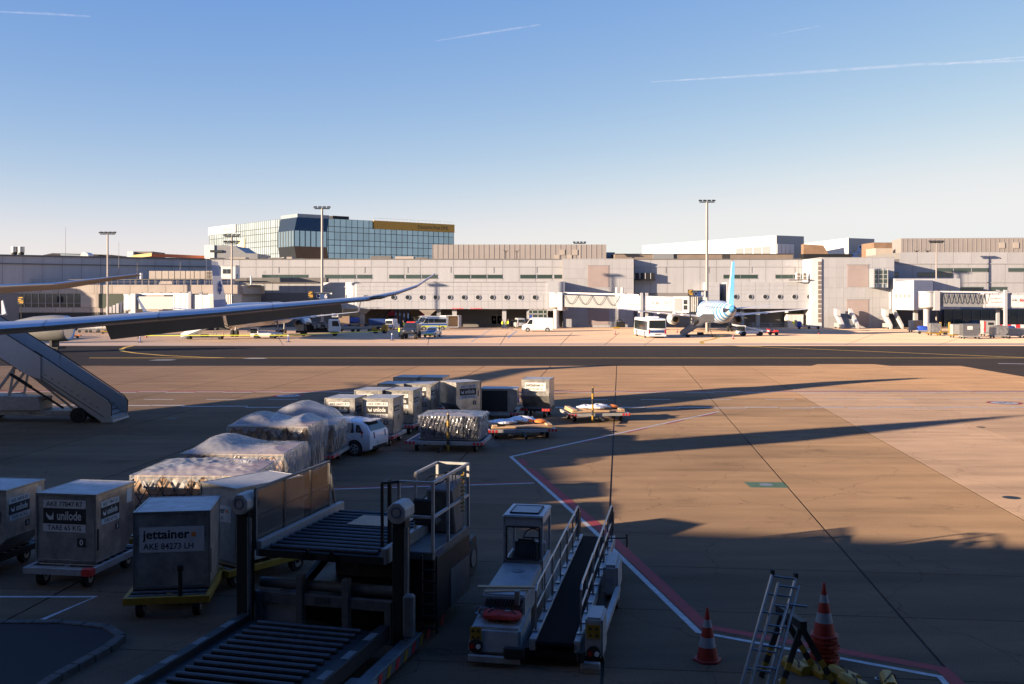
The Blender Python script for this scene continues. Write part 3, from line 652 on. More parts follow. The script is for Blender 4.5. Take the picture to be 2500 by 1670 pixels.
b = thing('low_building', 'orange edged low building with a white end left of the glass block', 'building')
obj('white_end', B().box(X(311,245),X(325,245),245,255,Z(640,245),Z(614,245)), M['bwhite'], b)
obj('upper_floor', B().box(X(325,246),X(372,246),246,255,Z(640,246),Z(614,246)), M['roofg'], b)
obj('orange_fascia', B().hexa([(X(322,243),243,Z(630,243)),(X(370,240),240,Z(625.5,240)),(X(370,250),250,Z(625.5,250)),(X(322,250),250,Z(630,250))],[(X(322,243),243,Z(623,243)),(X(370,240),240,Z(618,240)),(X(370,250),250,Z(618,250)),(X(322,250),250,Z(623,250))]), M['ochre'], b)
obj('red_fascia', B().hexa([(X(370,240),240,Z(627,240)),(X(500,262),262,Z(632,262)),(X(500,270),270,Z(632,270)),(X(370,250),250,Z(627,250))],[(X(370,240),240,Z(618.5,240)),(X(500,262),262,Z(624.5,262)),(X(500,270),270,Z(624.5,270)),(X(370,250),250,Z(618.5,250))]), M['orroof'], b)
obj('wall', B().box(X(325,241),X(500,262),263,272,6,Z(630,262)), M['bwhite'], b)
b = thing('office_building', 'white and grey wedge shaped building in front of the glass block', 'building')
y = 255.
obj('tower', B().box(X(499,y),X(523,y),y,y+14,6,Z(598,y)), M['bwhite'], b)
obj('wing', B().prism([(X(523,y),6),(X(628,y),6),(X(628,y),Z(619,y)),(X(600,y),Z(618,y)),(X(572,y),Z(600,y)),(X(523,y),Z(598.5,y))],'y',y+.3,y+14), M['greyp'], b)
obj('window', B().box(X(513,y),X(543,y),y-.1,y+.25,Z(616,y),Z(610.5,y)), M['glass'], b)
obj('window', B().box(X(513,y),X(543,y),y-.1,y+.25,Z(634,y),Z(629.5,y)), M['glass'], b)

# ---------------------------------------------------------------- big glass office block
db = thing('glass_office_block', 'large mirrored glass office block with an ochre name board on its roof edge', 'building')
HT = 31.7; P0 = Vector((-69,330,0)); PL = Vector((-114,386,0)); PR = Vector((-21,369,0))
def face(name, a, b, ncol, pm, thin):
    d_ = b-a; L = d_.length; f = thing_part(name, db, a, math.atan2(d_.y, d_.x))
    back = obj('backing', B().box(0,L,.15,4,0,HT), M['mull'], f)
    rows = []; z = HT
    while z > 12: rows.append((z-2.55, z-.05)); rows.append((z-4.35, z-2.65)); z -= 4.4
    w = L/ncol
    for z0, z1 in rows:
        me = B().box(-w/2+.07,w/2-.07,-.02,.14,z0+.05,z1-.03).mesh('pane')
        for i in range(ncol): link('pane', me, pm, f, (w*(i+.5),0,0))
    bb = B()
    for i in range(thin+1): x = L*i/thin; bb.box(x-.05,x+.05,-.12,-.02,8,HT)
    obj('mullions', bb, M['mull'], f)
    return f, L
def thing_part(name, parent, loc, rz):
    o = bpy.data.objects.new(name, None); COL.objects.link(o); o.parent = parent; o.location = loc; o.rotation_euler = (0,0,rz); return o
fR, LR = face('facade', P0, PR, 28, M['skyglass'], 28)
# left face runs from its far end to the corner
fL, LL = face('facade', PL, P0, 18, M['skyglassl'], 44)
obj('core', B().add([tuple(P0+Vector((1,4,0))),tuple(PR+Vector((-3,3,0))),tuple(PR+PL-P0),tuple(PL+Vector((4,0,0))),tuple(P0+Vector((1,4,HT))),tuple(PR+Vector((-3,3,HT))),tuple(PR+PL-P0+Vector((0,0,HT))),tuple(PL+Vector((4,0,HT)))],[(0,1,2,3),(4,5,6,7),(0,1,5,4),(1,2,6,5),(2,3,7,6),(3,0,4,7)]), M['mull'], db)
obj('name_board', B().box(LR*.455,LR*1.0,-.5,-.15,HT-2.75,HT+.1), M['ochre'], fR)
text('Deutsche Post DHL', 1.9, M['inkblk'], fR, (LR*.85,-.56,HT-1.4), (R(90),0,0), sx=.85)
obj('white_board', B().box(.0,LL*.34,-.5,-.15,HT-2.75,HT+.1), M['bwhite'], fL)
text('Deutsche Post', 1.5, M['inkor'], fL, (LL*.25,-.56,HT-1.4), (R(90),0,0))
obj('screen', B().box(LL*.37,LL*.44,-.3,-.13,HT-9.5,HT-5.2), mat('orange_blind', (.8,.55,.3), .5, var=.05), fL)  # even orange-tan blind colour
for i in range(5): obj('sun_blind', B().box(LL*(.33+.12*i),LL*(.33+.12*i)+6.5,-1.4,-.15,HT-13.9,HT-12.9), M['bwhite'], fL)
# projecting corner bay
cb = thing_part('corner_bay', db, P0, 0)
eR = (PR-P0).normalized(); eL = (PL-P0).normalized()
def bayring(out, z):
    o_ = -(eR+eL).normalized()*out
    return [tuple(eL*12+o_+Vector((0,0,z))), tuple(o_*1.2+Vector((0,0,z))), tuple(eR*11.5+o_+Vector((0,0,z))), tuple(eR*11.5+eL*6+Vector((0,0,z))), tuple(eL*12+eR*6+Vector((0,0,z)))]
obj('roof_cap', B().loft([bayring(.4,HT-.2), bayring(.4,HT+1.0)]), M['bluegrey'], cb)
obj('upper_glazing', B().loft([bayring(3.0,HT-4.6), bayring(.8,HT-.2)]), M['glass'], cb)
obj('middle_glazing', B().loft([bayring(3.0,HT-9.6), bayring(3.0,HT-4.6)]), M['skyglass'], cb)
for k in range(7):
    q = Vector(bayring(3.06,0)[1]).lerp(Vector(bayring(3.06,0)[2]),k/6.); obj('mullion', B().box(q.x-.12,q.x+.12,q.y-.12,q.y+.12,HT-9.6,HT-4.6), M['mull'], cb)
    q = Vector(bayring(3.06,0)[1]).lerp(Vector(bayring(3.06,0)[0]),k/6.); obj('mullion', B().box(q.x-.12,q.x+.12,q.y-.12,q.y+.12,HT-9.6,HT-4.6), M['mull'], cb)
obj('lower_skirt', B().loft([bayring(1.4,HT-13.4), bayring(3.0,HT-9.6)]), M['glass'], cb)
for i, (a, b_, h) in enumerate(((.10,.14,1.0),(.26,.36,1.5))): obj('roof_plant', B().box(LR*a,LR*b_,6,12,HT,HT+h), M['dark'], fR)
bb = B()
for i in range(20): bb.box(LR*.46+i*1.6,LR*.46+i*1.6+.08,.3,.4,HT,HT+1.0)
obj('roof_rail', bb.box(LR*.46,LR,.3,.36,HT+.95,HT+1.0), M['white'], fR)
# ---------------------------------------------------------------- roof blocks and white buildings
b = thing('roof_block', 'plain beige windowless roof block right of the glass office', 'building'); y = 240.
obj('wall', B().box(X(1055,y),X(1480,y),y,y+25,10,Z(597,y)), M['louv'], b)
nb = 34; w = (X(1480,y)-X(1055,y))/nb
obj('cladding_ribs', (lambda q: [q.box(X(1055,y)+w*i,X(1055,y)+w*i+.12,y-.06,y,10,Z(597,y)) for i in range(nb)] and q)(B()), M['louv'], b)
for px, py in ((1373,616),(1404,616),(1360,629),(1390,629)): obj('vent_panel', B().box(X(px-6,y),X(px+6,y),y-.15,y-.03,Z(py+6.5,y),Z(py-6.5,y)), M['beige'], b)
obj('side_annex', B().box(X(1481,245),X(1501,245),245,255,10,Z(616,245)), M['bluegrey'], b)
b = thing('roof_block', 'beige striped roof block with small vents above the right terminal', 'building'); y = 245.
obj('wall', B().hexa([(X(2178,262),262,10),(X(2200,y),y,10),(X(2700,y),y,10),(X(2700,270),270,10)],[(X(2178,262),262,Z(583,262)-.4),(X(2200,y),y,Z(582,y)),(X(2700,y),y,Z(579,y)),(X(2700,270),270,Z(579,y))]), M['louv'], b)
bb = B()
for i in range(40): bb.box(X(2203,y)+i*1.1,X(2203,y)+i*1.1+.1,y-.06,y,10,Z(583,y))
obj('cladding_ribs', bb, M['louv'], b)
for px in (2446,2480): obj('vent_panel', B().box(X(px-6,y),X(px+7,y),y-.15,y-.03,Z(606,y),Z(592,y)), M['beige'], b)
b = thing('low_building', 'brown flat roof strip with a pale hatch behind the middle facade', 'building'); y = 238.
obj('wall', B().box(X(1501,y),X(1936,y),y,y+12,9,Z(620.5,y)), M['tan'], b)
obj('roof', B().box(X(1500,y),X(1937,y),y-.2,y+12,Z(620.5,y),Z(619.5,y)), M['dark'], b)
obj('hatch', B().box(X(1594,y),X(1644,y),y-.4,y+4,9,Z(619,y)), M['greyp'], b)
obj('recess_shade_panel', B().box(X(1763,y),X(1780,y),y-.1,y+.1,9,Z(621,y)), M['shade'], b)  # dark panel on the wall, coloured as the shade of a recess
y = 350.
wb_ = thing('white_office', 'dazzling white wedge building with a glazed corner end', 'building')
c0, c1, c2 = (X(1568,424),424), (X(1895,350),350), (X(1962,356),356)
def wedge(parent, name, a, b, za, zb2, zlow, m, dep=30):
    a, b = Vector((*a,0)), Vector((*b,0)); n_ = Vector((-(b-a).y,(b-a).x,0)).normalized(); n_ = n_ if n_.y > 0 else -n_
    return obj(name, B().hexa([(a.x,a.y,zlow),(b.x,b.y,zlow),tuple(b+n_*dep+Vector((0,0,zlow))),tuple(a+n_*dep+Vector((0,0,zlow)))],[(a.x,a.y,za),(b.x,b.y,zb2),tuple(b+n_*dep+Vector((0,0,zb2))),tuple(a+n_*dep+Vector((0,0,za)))]), M[m], parent)
HW = Z(574.6,350)
obj('body', B().add([(*c0,5),(*c1,5),(*c2,5),(X(1700,432),432,5),(*c0,HW),(*c1,HW),(*c2,HW),(X(1700,432),432,HW)],[(0,1,5,4),(1,2,6,5),(2,3,7,6),(3,0,4,7),(4,5,6,7)]), M['bwhite'], wb_)
def onface(parent, name, a, b, t0, t1, z0, z1, m, pr=.15):
    a, b = Vector((*a,0)), Vector((*b,0)); n_ = Vector((b.y-a.y, -(b.x-a.x), 0)).normalized(); n_ = n_ if n_.y < 0 else -n_
    p, q = a+(b-a)*t0, a+(b-a)*t1
    return obj(name, B().hexa([tuple(p+Vector((0,0,z0))),tuple(q+Vector((0,0,z0))),tuple(q+n_*pr+Vector((0,0,z0))),tuple(p+n_*pr+Vector((0,0,z0)))],[tuple(p+Vector((0,0,z1))),tuple(q+Vector((0,0,z1))),tuple(q+n_*pr+Vector((0,0,z1))),tuple(p+n_*pr+Vector((0,0,z1)))]), M[m], parent)
for i in range(4): onface(wb_, 'window', c0, c1, .74+.058*i, .79+.058*i, HW-7.6, HW-3.6, 'greyp')
onface(wb_, 'lower_glazing', c0, c1, .35, .995, 14, HW-13.2, 'bluegrey')
onface(wb_, 'end_cladding', c1, c2, 0, 1, 5, HW-.02, 'bluegrey')
for i in range(4): onface(wb_, 'window', c1, c2, .02+.155*i, .16+.155*i, HW-7.6, HW-2.9, 'bwhite', .3)
for i in range(12): onface(wb_, 'window', c1, c2, .02+.08*i, .08+.08*i, HW-14.5, HW-9.8, 'glass', .3)
e0, e1, e2 = (X(1962,400),400), (X(2071,360),360), (X(2134,366),366)
wc = thing('white_office', 'white building end with a dark star emblem and name', 'building')
H2 = Z(581,360)
obj('body', B().add([(*e0,5),(*e1,5),(*e2,5),(X(2010,430),430,5),(*e0,H2),(*e1,H2),(*e2,H2),(X(2010,430),430,H2)],[(0,1,5,4),(1,2,6,5),(2,3,7,6),(3,0,4,7),(4,5,6,7)]), M['bwhite'], wc)
onface(wc, 'end_cladding', e1, e2, 0, 1, 5, H2-.02, 'bluegrey')
onface(wc, 'dark_base', e0, e1, 0, 1, 5, H2-16, 'dark')
for i in range(12): onface(wc, 'window', e1, e2, .02+.08*i, .08+.08*i, H2-20, H2-15.5, 'glass', .3)
ex, ey = e1[0]+(e2[0]-e1[0])*.45, e1[1]-.35
def star(cx, cz, r, w_):
    q = B(); n = 5; pts = []
    for i in range(10):
        a = math.pi/2+.25+i*math.pi/5; rr = r if i % 2 == 0 else r*.45; pts.append((cx+rr*math.cos(a), cz+rr*math.sin(a)*.8))
    for i in range(10):
        if i in (5,): continue
        a, b2 = pts[i], pts[(i+1)%10]; q.bar((a[0],ey+.1,a[1]),(b2[0],ey+.1,b2[1]),.3,w_,up=(0,0,1))
    return q
obj('star_emblem', star(ex, H2-6.2, 4.3, .8), M['inkblu'], wc)
text('Fraport', 2.6, M['inkblu'], wc, (ex+2.6,ey-.1,H2-12.2), (R(90),0,math.atan2(e2[1]-e1[1],e2[0]-e1[0])), bold=.02)
b = thing('low_building', 'brown sloping roof between the two white buildings', 'building')
obj('roof', B().prism([(X(1962,345),16),(X(2042,345),16),(X(2010,345),Z(599,345)),(X(1962,345),Z(596,345))],'y',345,348), M['brown'], b)
obj('base', B().box(X(1962,344),X(2080,344),344,349,6,Z(620,344)), M['dark'], b)
b = thing('low_building', 'pale round ended roof structure left of the striped roof block', 'building')
obj('wall', B().box(X(2138,255),X(2180,255),255,262,8,Z(606,255)), M['beige'], b)
obj('roof', B().box(X(2134,280),X(2180,280),280,290,8,Z(592,280)), M['brown'], b)
# reflections of the sky come from the glass itself; roof clutter in front of the glass block
for i, (a, c_, h) in enumerate(((560,600,6),(655,690,5),(700,713,7),(905,955,9),(965,1010,8),(1015,1045,6))):
    roofthing('roof_plant', 'low grey plant housing on the terminal roof, %s from the left' % ['first','second','third','fourth','fifth','sixth'][i], 'plant housing', a, c_, 634-h, 636, 228, 'roofg' if i % 2 else 'beige', 3, group='plant housings along the terminal roof')

# ---------------------------------------------------------------- lamp masts
def mast(px, ptop, Y, z0, label, r=.2, arms=4, double=False):
    t = thing('light_mast', label, 'light mast', (X(px,Y),Y,z0), group='apron light masts'); h = Z(ptop,Y)-z0
    obj('pole', B().cyl((0,0,0),(0,0,h),r,r*.7,n=12), M['mast'], t, smooth=True)
    for lev in ((0,) if not double else (0,-1.2)):
        obj('crossbar', B().box(-1.35,1.35,-.12,.12,h+lev-.12,h+lev+.06), M['dark'], t)
        for i in range(arms):
            x = -1.2+2.4*i/(arms-1)
            obj('floodlight', B().hexa([(x-.3,-.45,h+lev+.08),(x+.3,-.45,h+lev+.08),(x+.3,.25,h+lev+.2),(x-.3,.25,h+lev+.2)],[(x-.25,-.42,h+lev+.3),(x+.25,-.42,h+lev+.3),(x+.25,.2,h+lev+.42),(x-.25,.2,h+lev+.42)]), M['dark'], t)
    return t
mast(263, 571, 186, 0, 'lamp mast rising behind the tailplane, leftmost of all')
mast(566, 577, 188, 0, 'lamp mast with two rows of floodlights beside the roof cabin', double=True)
m3 = mast(786.5, 509, 184, 0, 'tall lamp mast in front of the glass office block', r=.27)
m4 = mast(1726, 493, 186, 0, 'tallest lamp mast behind the striped airliner', r=.3)
mast(2286, 592, 206.5, 0, 'lamp mast at the right terminal behind the pavilion', r=.18)
mast(1415, 594, 232, Z(634,232), 'short lamp mast on the roof in front of the beige block', r=.12)
for px in (1235,1262,2238,2265):
    t = tag(obj('roof_davit', B().bar((X(px,214),214,zt),(X(px,214),214,zt+2.0),.16).bar((X(px,214),214,zt+1.5),(X(px,214)-.5,214,zt+2.1),.08).bar((X(px,214),214,zt+1.5),(X(px,214)+.5,214,zt+2.1),.08), M['dark']), 'forked dark roof post %s' % {1235:'in front of the beige block, left one',1262:'in front of the beige block, right one',2238:'in front of the striped block, left one',2265:'in front of the striped block, right one'}[px], 'roof post')
for i, (px, a, b_) in enumerate(((160,555,640),(290,590,660),(124,655,685),(335,640,690),(440,640,665))):
    tag(obj('lightning_rod', B().cyl((X(px,200),200,Z(b_,200)),(X(px,200),200,Z(a,200)),.05,.025,n=5), M['mast']), 'thin lightning rod on the pier roof, %s from the left' % ['second','third','first','fourth','fifth'][i], 'lightning rod', 'lightning rods')
# gate signs and stand displays hung at the masts
for px0, px1, py0, py1, s1, s2, Y in ((771,800,716,731,'C','6',183.5),(1693,1719,711,724,'C','8',185.4)):
    t = thing('gate_sign', 'dark blue gate sign reading %s %s, %s' % (s1,s2,'above the silver wing' if s2 == '6' else 'above the striped airliner'), 'sign', (X((px0+px1)/2,Y),Y,Z(py1,Y)))
    w, h = (px1-px0)*Y/2500, (py1-py0)*Y/2500
    obj('board', B().box(-w/2,w/2,0,.25,0,h), M['inkblu'], t, bev=.02); obj('roof', B().box(-w/2-.2,w/2+.2,-.3,.5,h,h+.15), M['galv'], t)
    obj('bracket', B().box(-w/2-.1,w/2+.1,.25,.4,h*.3,h*.5), M['dark'], t)
    text(s1, h*1.0, M['inkwht'], t, (-w*.32,-.02,h*.5), (R(90),0,0), bold=.02); text(s2, h*1.0, M['inkwht'], t, (w*.34,-.02,h*.5), (R(90),0,0), bold=.02)
for px0, px1, py0, py1, Y, lab in ((752,765,711,728,183,'at the mast above the silver wing'),(1680,1692,707,722,185,'at the mast above the striped airliner'),(43,58,724,743,184,'in front of the far left window band')):
    t = thing('docking_display', 'black docking display with amber lines, %s' % lab, 'display', (X((px0+px1)/2,Y),Y,Z(py1,Y)), group='docking displays'); w, h = (px1-px0)*Y/2500, (py1-py0)*Y/2500
    obj('case', B().box(-w/2,w/2,0,.3,0,h), M['black'], t, bev=.02)
    for k, (a, b_) in enumerate(((-.3,.3),(-.42,.1),(-.42,.42),(-.2,.42))): obj('lit_line', B().box(a*w,b_*w,-.03,-.01,h*(.82-.22*k),h*(.90-.22*k)), M['led'], t)
    obj('post', B().box(-.06,.06,.1,.2,-Z(py1,Y),0), M['dark'], t)
# ================================================================ aircraft
def ringf(cx, y, cz, rx, rz, n=24):
    return [(cx+rx*math.cos(2*math.pi*i/n), y, cz+rz*math.sin(2*math.pi*i/n)) for i in range(n)]
def foil(le, te, th, zc, n=7):
    """closed aerofoil ring between a leading and a trailing point"""
    le, te = Vector(le), Vector(te); up = Vector((0,0,1)); out = []
    T = lambda s: 1.0*(.30*math.sqrt(s)*1.6-.48*s) if s < 1 else 0
    ss = [0,.02,.06,.15,.30,.5,.75,1.0]
    for s in reversed(ss): out.append(le.lerp(te, s)+up*(th*(1.75*math.sqrt(s)*(1-s)+.02*(1-s))))
    for s in ss[1:-1]: out.append(le.lerp(te, s)-up*(th*(1.25*math.sqrt(s)*(1-s))))
    return [tuple(p) for p in out]
def airliner(name, label, loc, rz, L, rad, span, finz, livery):
    """nose towards +Y, tail cone at the origin"""
    t = thing(name, label, 'airliner', loc, rz)
    zc = rad+1.75*(rad/1.97)
    prof = [(0,.16,zc+.9*rad/1.97),(1.2,.42,zc+.75),(3,.85,zc+.55),(5.5,1.32,zc+.32),(8.5,1.72,zc+.1),(12,rad,zc),(L-8,rad,zc),(L-5,rad*.93,zc-.05),(L-2.8,rad*.72,zc-.2),(L-1,rad*.40,zc-.4),(L-.1,.12,zc-.5)]
    base = obj('fuselage', B().loft([ringf(0,y,c,r,r,28) for y, r, c in prof]), M['planew'], t, smooth=True)
    def rz_(y):
        for (y0,r0,c0),(y1,r1,c1) in zip(prof, prof[1:]):
            if y0 <= y <= y1: f = (y-y0)/(y1-y0); return r0+(r1-r0)*f, c0+(c1-c0)*f
        return prof[-1][1:]
    def band(y0, y1, m, nm='stripe'):
        b = B(); rings = []
        for k in range(4): y = y0+(y1-y0)*k/3; r, c = rz_(y); rings.append(ringf(0,y,c,r+.012,r+.012,28))
        obj(nm, b.loft(rings, caps=False), m, base, smooth=True)
    if livery == 'stripes':
        band(.0, 2.1, M['planeb'], 'tail_cone'); obj('exhaust', B().cyl((0,-.25,prof[0][2]),(0,.1,prof[0][2]),.17,.2,n=12), M['dark'], t)
        y = 3.6
        while y < L-4: band(y, y+.85, M['planeb']); y += 1.75
    else:
        obj('exhaust', B().cyl((0,-.2,prof[0][2]),(0,.1,prof[0][2]),.16,.2,n=12), M['dark'], t)
        band(L-15, L-13.4, M['elblue']);
    for sx in (-1,1):
        for k in range(int((L-16)/1.02)):
            y = 9+k*1.02; r, c = rz_(y); zz_ = .55; xx = math.sqrt(max(.01, r*r-zz_*zz_))+.02
            if k % 2: obj('cabin_window', B().cbox((sx*xx,y,c+zz_),(.03,.24,.34)), M['glass'], base)
    # fin
    f0 = Vector((0,6.6,zc+1.2)); f1 = Vector((0,1.0,zc+1.0)); g0 = Vector((0,2.6,finz)); g1 = Vector((0,.2,finz))
    def vf(le, te, th): return [(-th*math.sin(math.pi*s**.6), *(le.lerp(te,s)).to_tuple()[1:]) for s in (0,.08,.25,.5,.8,1)]+[(th*math.sin(math.pi*s**.6), *(le.lerp(te,s)).to_tuple()[1:]) for s in (.8,.5,.25,.08)]
    def sec(h, s0=0., s1=1.):
        le, te = f0.lerp(g0,h), f1.lerp(g1,h); th = .26+(.11-.26)*h; ss = [s0+(s1-s0)*k/6 for k in range(7)]
        L_ = [(-th*math.sin(math.pi*min(.999,s)**.6)-.004, *le.lerp(te,s).to_tuple()[1:]) for s in ss]; R_ = [(th*math.sin(math.pi*min(.999,s)**.6)+.004, *le.lerp(te,s).to_tuple()[1:]) for s in reversed(ss)]
        return L_+R_
    if livery == 'stripes':
        fin = obj('fin', B().loft([sec(0,0,.44), sec(.5,0,.44), sec(1,0,.40)]), M['planew'], t, smooth=True)
        obj('rudder', B().loft([sec(0,.445,1), sec(.5,.445,1), sec(1,.405,1)]), M['planeb'], t, smooth=True)
        obj('dorsal_panel', B().loft([[(x*1.03,y,z) for x,y,z in sec(.0,.0,.22)], [(x*1.03,y,z) for x,y,z in sec(.5,.0,.05)]]), M['planeb'], fin, smooth=True)
    else:
        hs = [(0,.03,'planew'),(.03,.20,'elblue'),(.20,.70,'planew'),(.70,.92,'elblue'),(.92,1,'planew')]
        fin = obj('fin', B().loft([sec(.0), sec(.03)]), M['planew'], t, smooth=True)
        for h0, h1, m_ in hs[1:]: obj('fin_band', B().loft([sec(h0), sec(h1)]), M[m_], fin, smooth=True)
        c = f0.lerp(g0,.45).lerp(f1.lerp(g1,.45),.52); R0 = .95
        for sx in (-1,1):
            for k in (0,1):
                pts = [(sx*.30, c.y+R0*.72*math.sin(a+k*math.pi), c.z+R0*math.cos(a+k*math.pi)) for a in (0,2*math.pi/3,4*math.pi/3)]
                q = B()
                for i in range(3): q.bar(pts[i], pts[(i+1)%3], .05, .16, up=(1,0,0))
                obj('star_emblem', q, M['elblue'], fin)
    # tailplane
    for sx in (-1,1):
        a = foil((sx*.7,4.6,zc+.75),(sx*.7,1.4,zc+.70),.16,0); b_ = foil((sx*span*.175,2.0,zc+1.25),(sx*span*.175,.7,zc+1.22),.06,0)
        obj('tailplane', B().loft([a,b_]), M['planew'], t, smooth=True)
    # wings, engines
    yr = L*.56
    for sx in (-1,1):
        s1 = span/2
        R1 = [foil((sx*1.0,yr+3.4,zc-1.05),(sx*1.0,yr-3.4,zc-1.15),.42,0), foil((sx*s1*.36,yr+.6,zc-.6),(sx*s1*.36,yr-3.2,zc-.7),.26,0), foil((sx*s1*.97,yr-4.6,zc+.45),(sx*s1*.97,yr-6.1,zc+.42),.10,0)]
        w = obj('wing', B().loft(R1), M['wing'] if livery != 'stripes' else M['planew'], t, smooth=True)
        obj('winglet', B().loft([foil((sx*s1*.97,yr-4.6,zc+.45),(sx*s1*.97,yr-6.1,zc+.42),.08,0), foil((sx*s1*1.015,yr-6.0,zc+2.6),(sx*s1*1.015,yr-6.6,zc+2.6),.03,0)]), M['planew'], w, smooth=True)
        for k in (.3,.55,.75): obj('flap_fairing', B().lathe([(.02,-2.2),(.18,-1.0),(.2,.3),(.02,1.8)],(sx*s1*k,yr-2.6-k*2.4,zc-1.0+k*1.2),'y',10), M['planew'], w, smooth=True)
        ex, ey, ez = sx*s1*.335, yr+3.3, zc-1.55
        e = obj('engine', B().lathe([(.72,-2.1),(1.0,-1.0),(1.12,.3),(1.10,1.3),(.98,1.8),(.88,1.75),(.85,1.2),(.3,1.0),(.0,1.3)] if 0 else [(.66,-2.2),(.98,-1.1),(1.12,.2),(1.10,1.2),(.98,1.75),(.86,1.65),(.84,.9)],(ex,ey,ez),'y',24), M['planew'], t, smooth=True)
        obj('core_nozzle', B().lathe([(.62,-2.15),(.45,-2.9),(.30,-3.0),(.03,-3.6)],(ex,ey,ez),'y',18), M['dark'], e, smooth=True)
        obj('fan', B().cyl((ex,ey+.9,ez),(ex,ey+.95,ez),.83,n=20), M['dark'], e)
        obj('exhaust_ring', B().lathe([(.60,-2.24),(.86,-2.0),(.90,-1.9)],(ex,ey,ez),'y',22), M['alud'], e, smooth=True)
        obj('pylon', B().box(ex-.14,ex+.14,ey-3.4,ey+.4,ez+.7,ez+1.25), M['planew'], t)
        g = obj('landing_gear', B().cyl((sx*3.6,yr-2.4,.5),(sx*3.2,yr-2.2,zc-1.0),.14,n=8), M['greyp'], t)
        for dx in (-.35,.35): obj('wheel', B().cyl((sx*3.6+dx-.18,yr-2.4,.55),(sx*3.6+dx+.18,yr-2.4,.55),.55,n=18), M['tyre'], g)
    g = obj('nose_gear', B().cyl((0,L-5.2,.4),(0,L-5,zc-1.6),.1,n=8), M['greyp'], t)
    for dx in (-.25,.25): obj('wheel', B().cyl((dx-.12,L-5.2,.38),(dx+.12,L-5.2,.38),.38,n=16), M['tyre'], g)
    return t
c8 = airliner('airliner', 'white airliner with light blue hoops and tail, parked tail towards the camera', (35.6,163.5,0), R(-1), 44.5, 1.97, 35, 12.0, 'stripes')
el = airliner('airliner', 'white airliner with a blue star on its fin behind the silver wing', (-42.0,143.0,0), R(-4), 40, 1.9, 35, 11.4, 'star')

# ---------------------------------------------------------------- the big jet whose wing reaches in from the left
jet = thing('wide_body_jet', 'big jet at the left with polished silver wing edge and drooped flap', 'airliner')
AF = Vector((-.139,.990,0)); SD = Vector((.990,.139,0))     # aft and port directions
wr = Vector((-36.,33.,0))                                     # fuselage axis at the wing root
def fp(a, s, z): p = wr+AF*a+SD*s; return Vector((p.x,p.y,z))
def fring(a, r, z, n=28): return [tuple(fp(a, r*math.cos(2*math.pi*i/n), z+r*math.sin(2*math.pi*i/n))) for i in range(n)]
fus = obj('fuselage', B().loft([fring(a,r,z) for a, r, z in ((-22,.15,3.9),(-21,1.0,4.1),(-19,1.9,4.4),(-16,2.6,4.7),(-12,2.9,4.85),(8,2.9,4.85),(13,2.75,5.05),(18,2.25,5.6),(23,1.55,6.2),(28,.8,6.8),(31,.25,7.1))]), M['planew'], jet, smooth=True)
# wing sections along the leading edge
LE = [Vector((-34,32.2,4.7)), Vector((-22.5,45.0,5.25)), Vector((-15.5,52.7,5.82)), Vector((-8.5,60.5,6.50)), Vector((-7.0,62.2,6.85)), Vector((-5.9,63.5,7.28)), Vector((-4.84,64.7,8.08))]
CH = [11.5, 7.4, 5.2, 3.0, 2.5, 1.8, .8]; TH = [.95,.50,.42,.26,.21,.16,.09]; DR = [.25,.12,.06,.0,.0,.0,.0]
def wsec(i, s0=0., s1=1., grow=0.): 
    a = LE[i]; te = a+AF*CH[i]-Vector((0,0,DR[i])); return foil(a, te, TH[i]+grow, 0)
wing = obj('wing', B().loft([wsec(i) for i in range(7)]), M['wing'], jet, smooth=True)
# polished leading edge slats: a proud skin over the first tenth of the chord
def slat_ring(p, c, th, g):
    le, te = p, p+AF*c; up = Vector((0,0,1)); out = []
    for s in (.13,.06,.02,.005): q = le.lerp(te,s); out.append(q+up*(th*1.75*math.sqrt(s)*(1-s)+g)-AF*g)
    out.append(le-AF*(g*2.2))
    for s in (.005,.02,.06,.13): q = le.lerp(te,s); out.append(q-up*(th*1.25*math.sqrt(s)*(1-s)+g)-AF*g)
    return [tuple(q) for q in out]
def lerp_wing(u):
    i = min(5,int(u)); f = u-i; return LE[i].lerp(LE[i+1],f), CH[i]*(1-f)+CH[i+1]*f, TH[i]*(1-f)+TH[i+1]*f
cuts = [.1,1.18,1.72,2.36,2.99,4.0,5.0,6.0]
for a, b_ in zip(cuts, cuts[1:]):
    rs = [slat_ring(*lerp_wing(a+.004+(b_-a-.008)*k/4), .015) for k in range(5)]
    obj('slat', B().loft(rs, closed=False), M['silver'], wing, smooth=True)
p, c, th = lerp_wing(3.35)
obj('landing_light', B().lathe([(.02,-.75),(.10,-.4),(.12,.2),(.02,.7)],(0,0,0),'x',12), M['glass'], wing, loc=p-AF*.02+Vector((0,0,-.02)), rot=(0,-.05,math.atan2(7.8,7)), smooth=True)
# drooped flaps behind and below the trailing edge
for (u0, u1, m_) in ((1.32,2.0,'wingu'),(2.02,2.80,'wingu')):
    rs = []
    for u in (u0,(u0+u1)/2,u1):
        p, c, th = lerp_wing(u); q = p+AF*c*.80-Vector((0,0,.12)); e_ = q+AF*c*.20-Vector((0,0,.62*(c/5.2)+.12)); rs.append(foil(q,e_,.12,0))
    obj('flap', B().loft(rs), M[m_], wing, smooth=True)
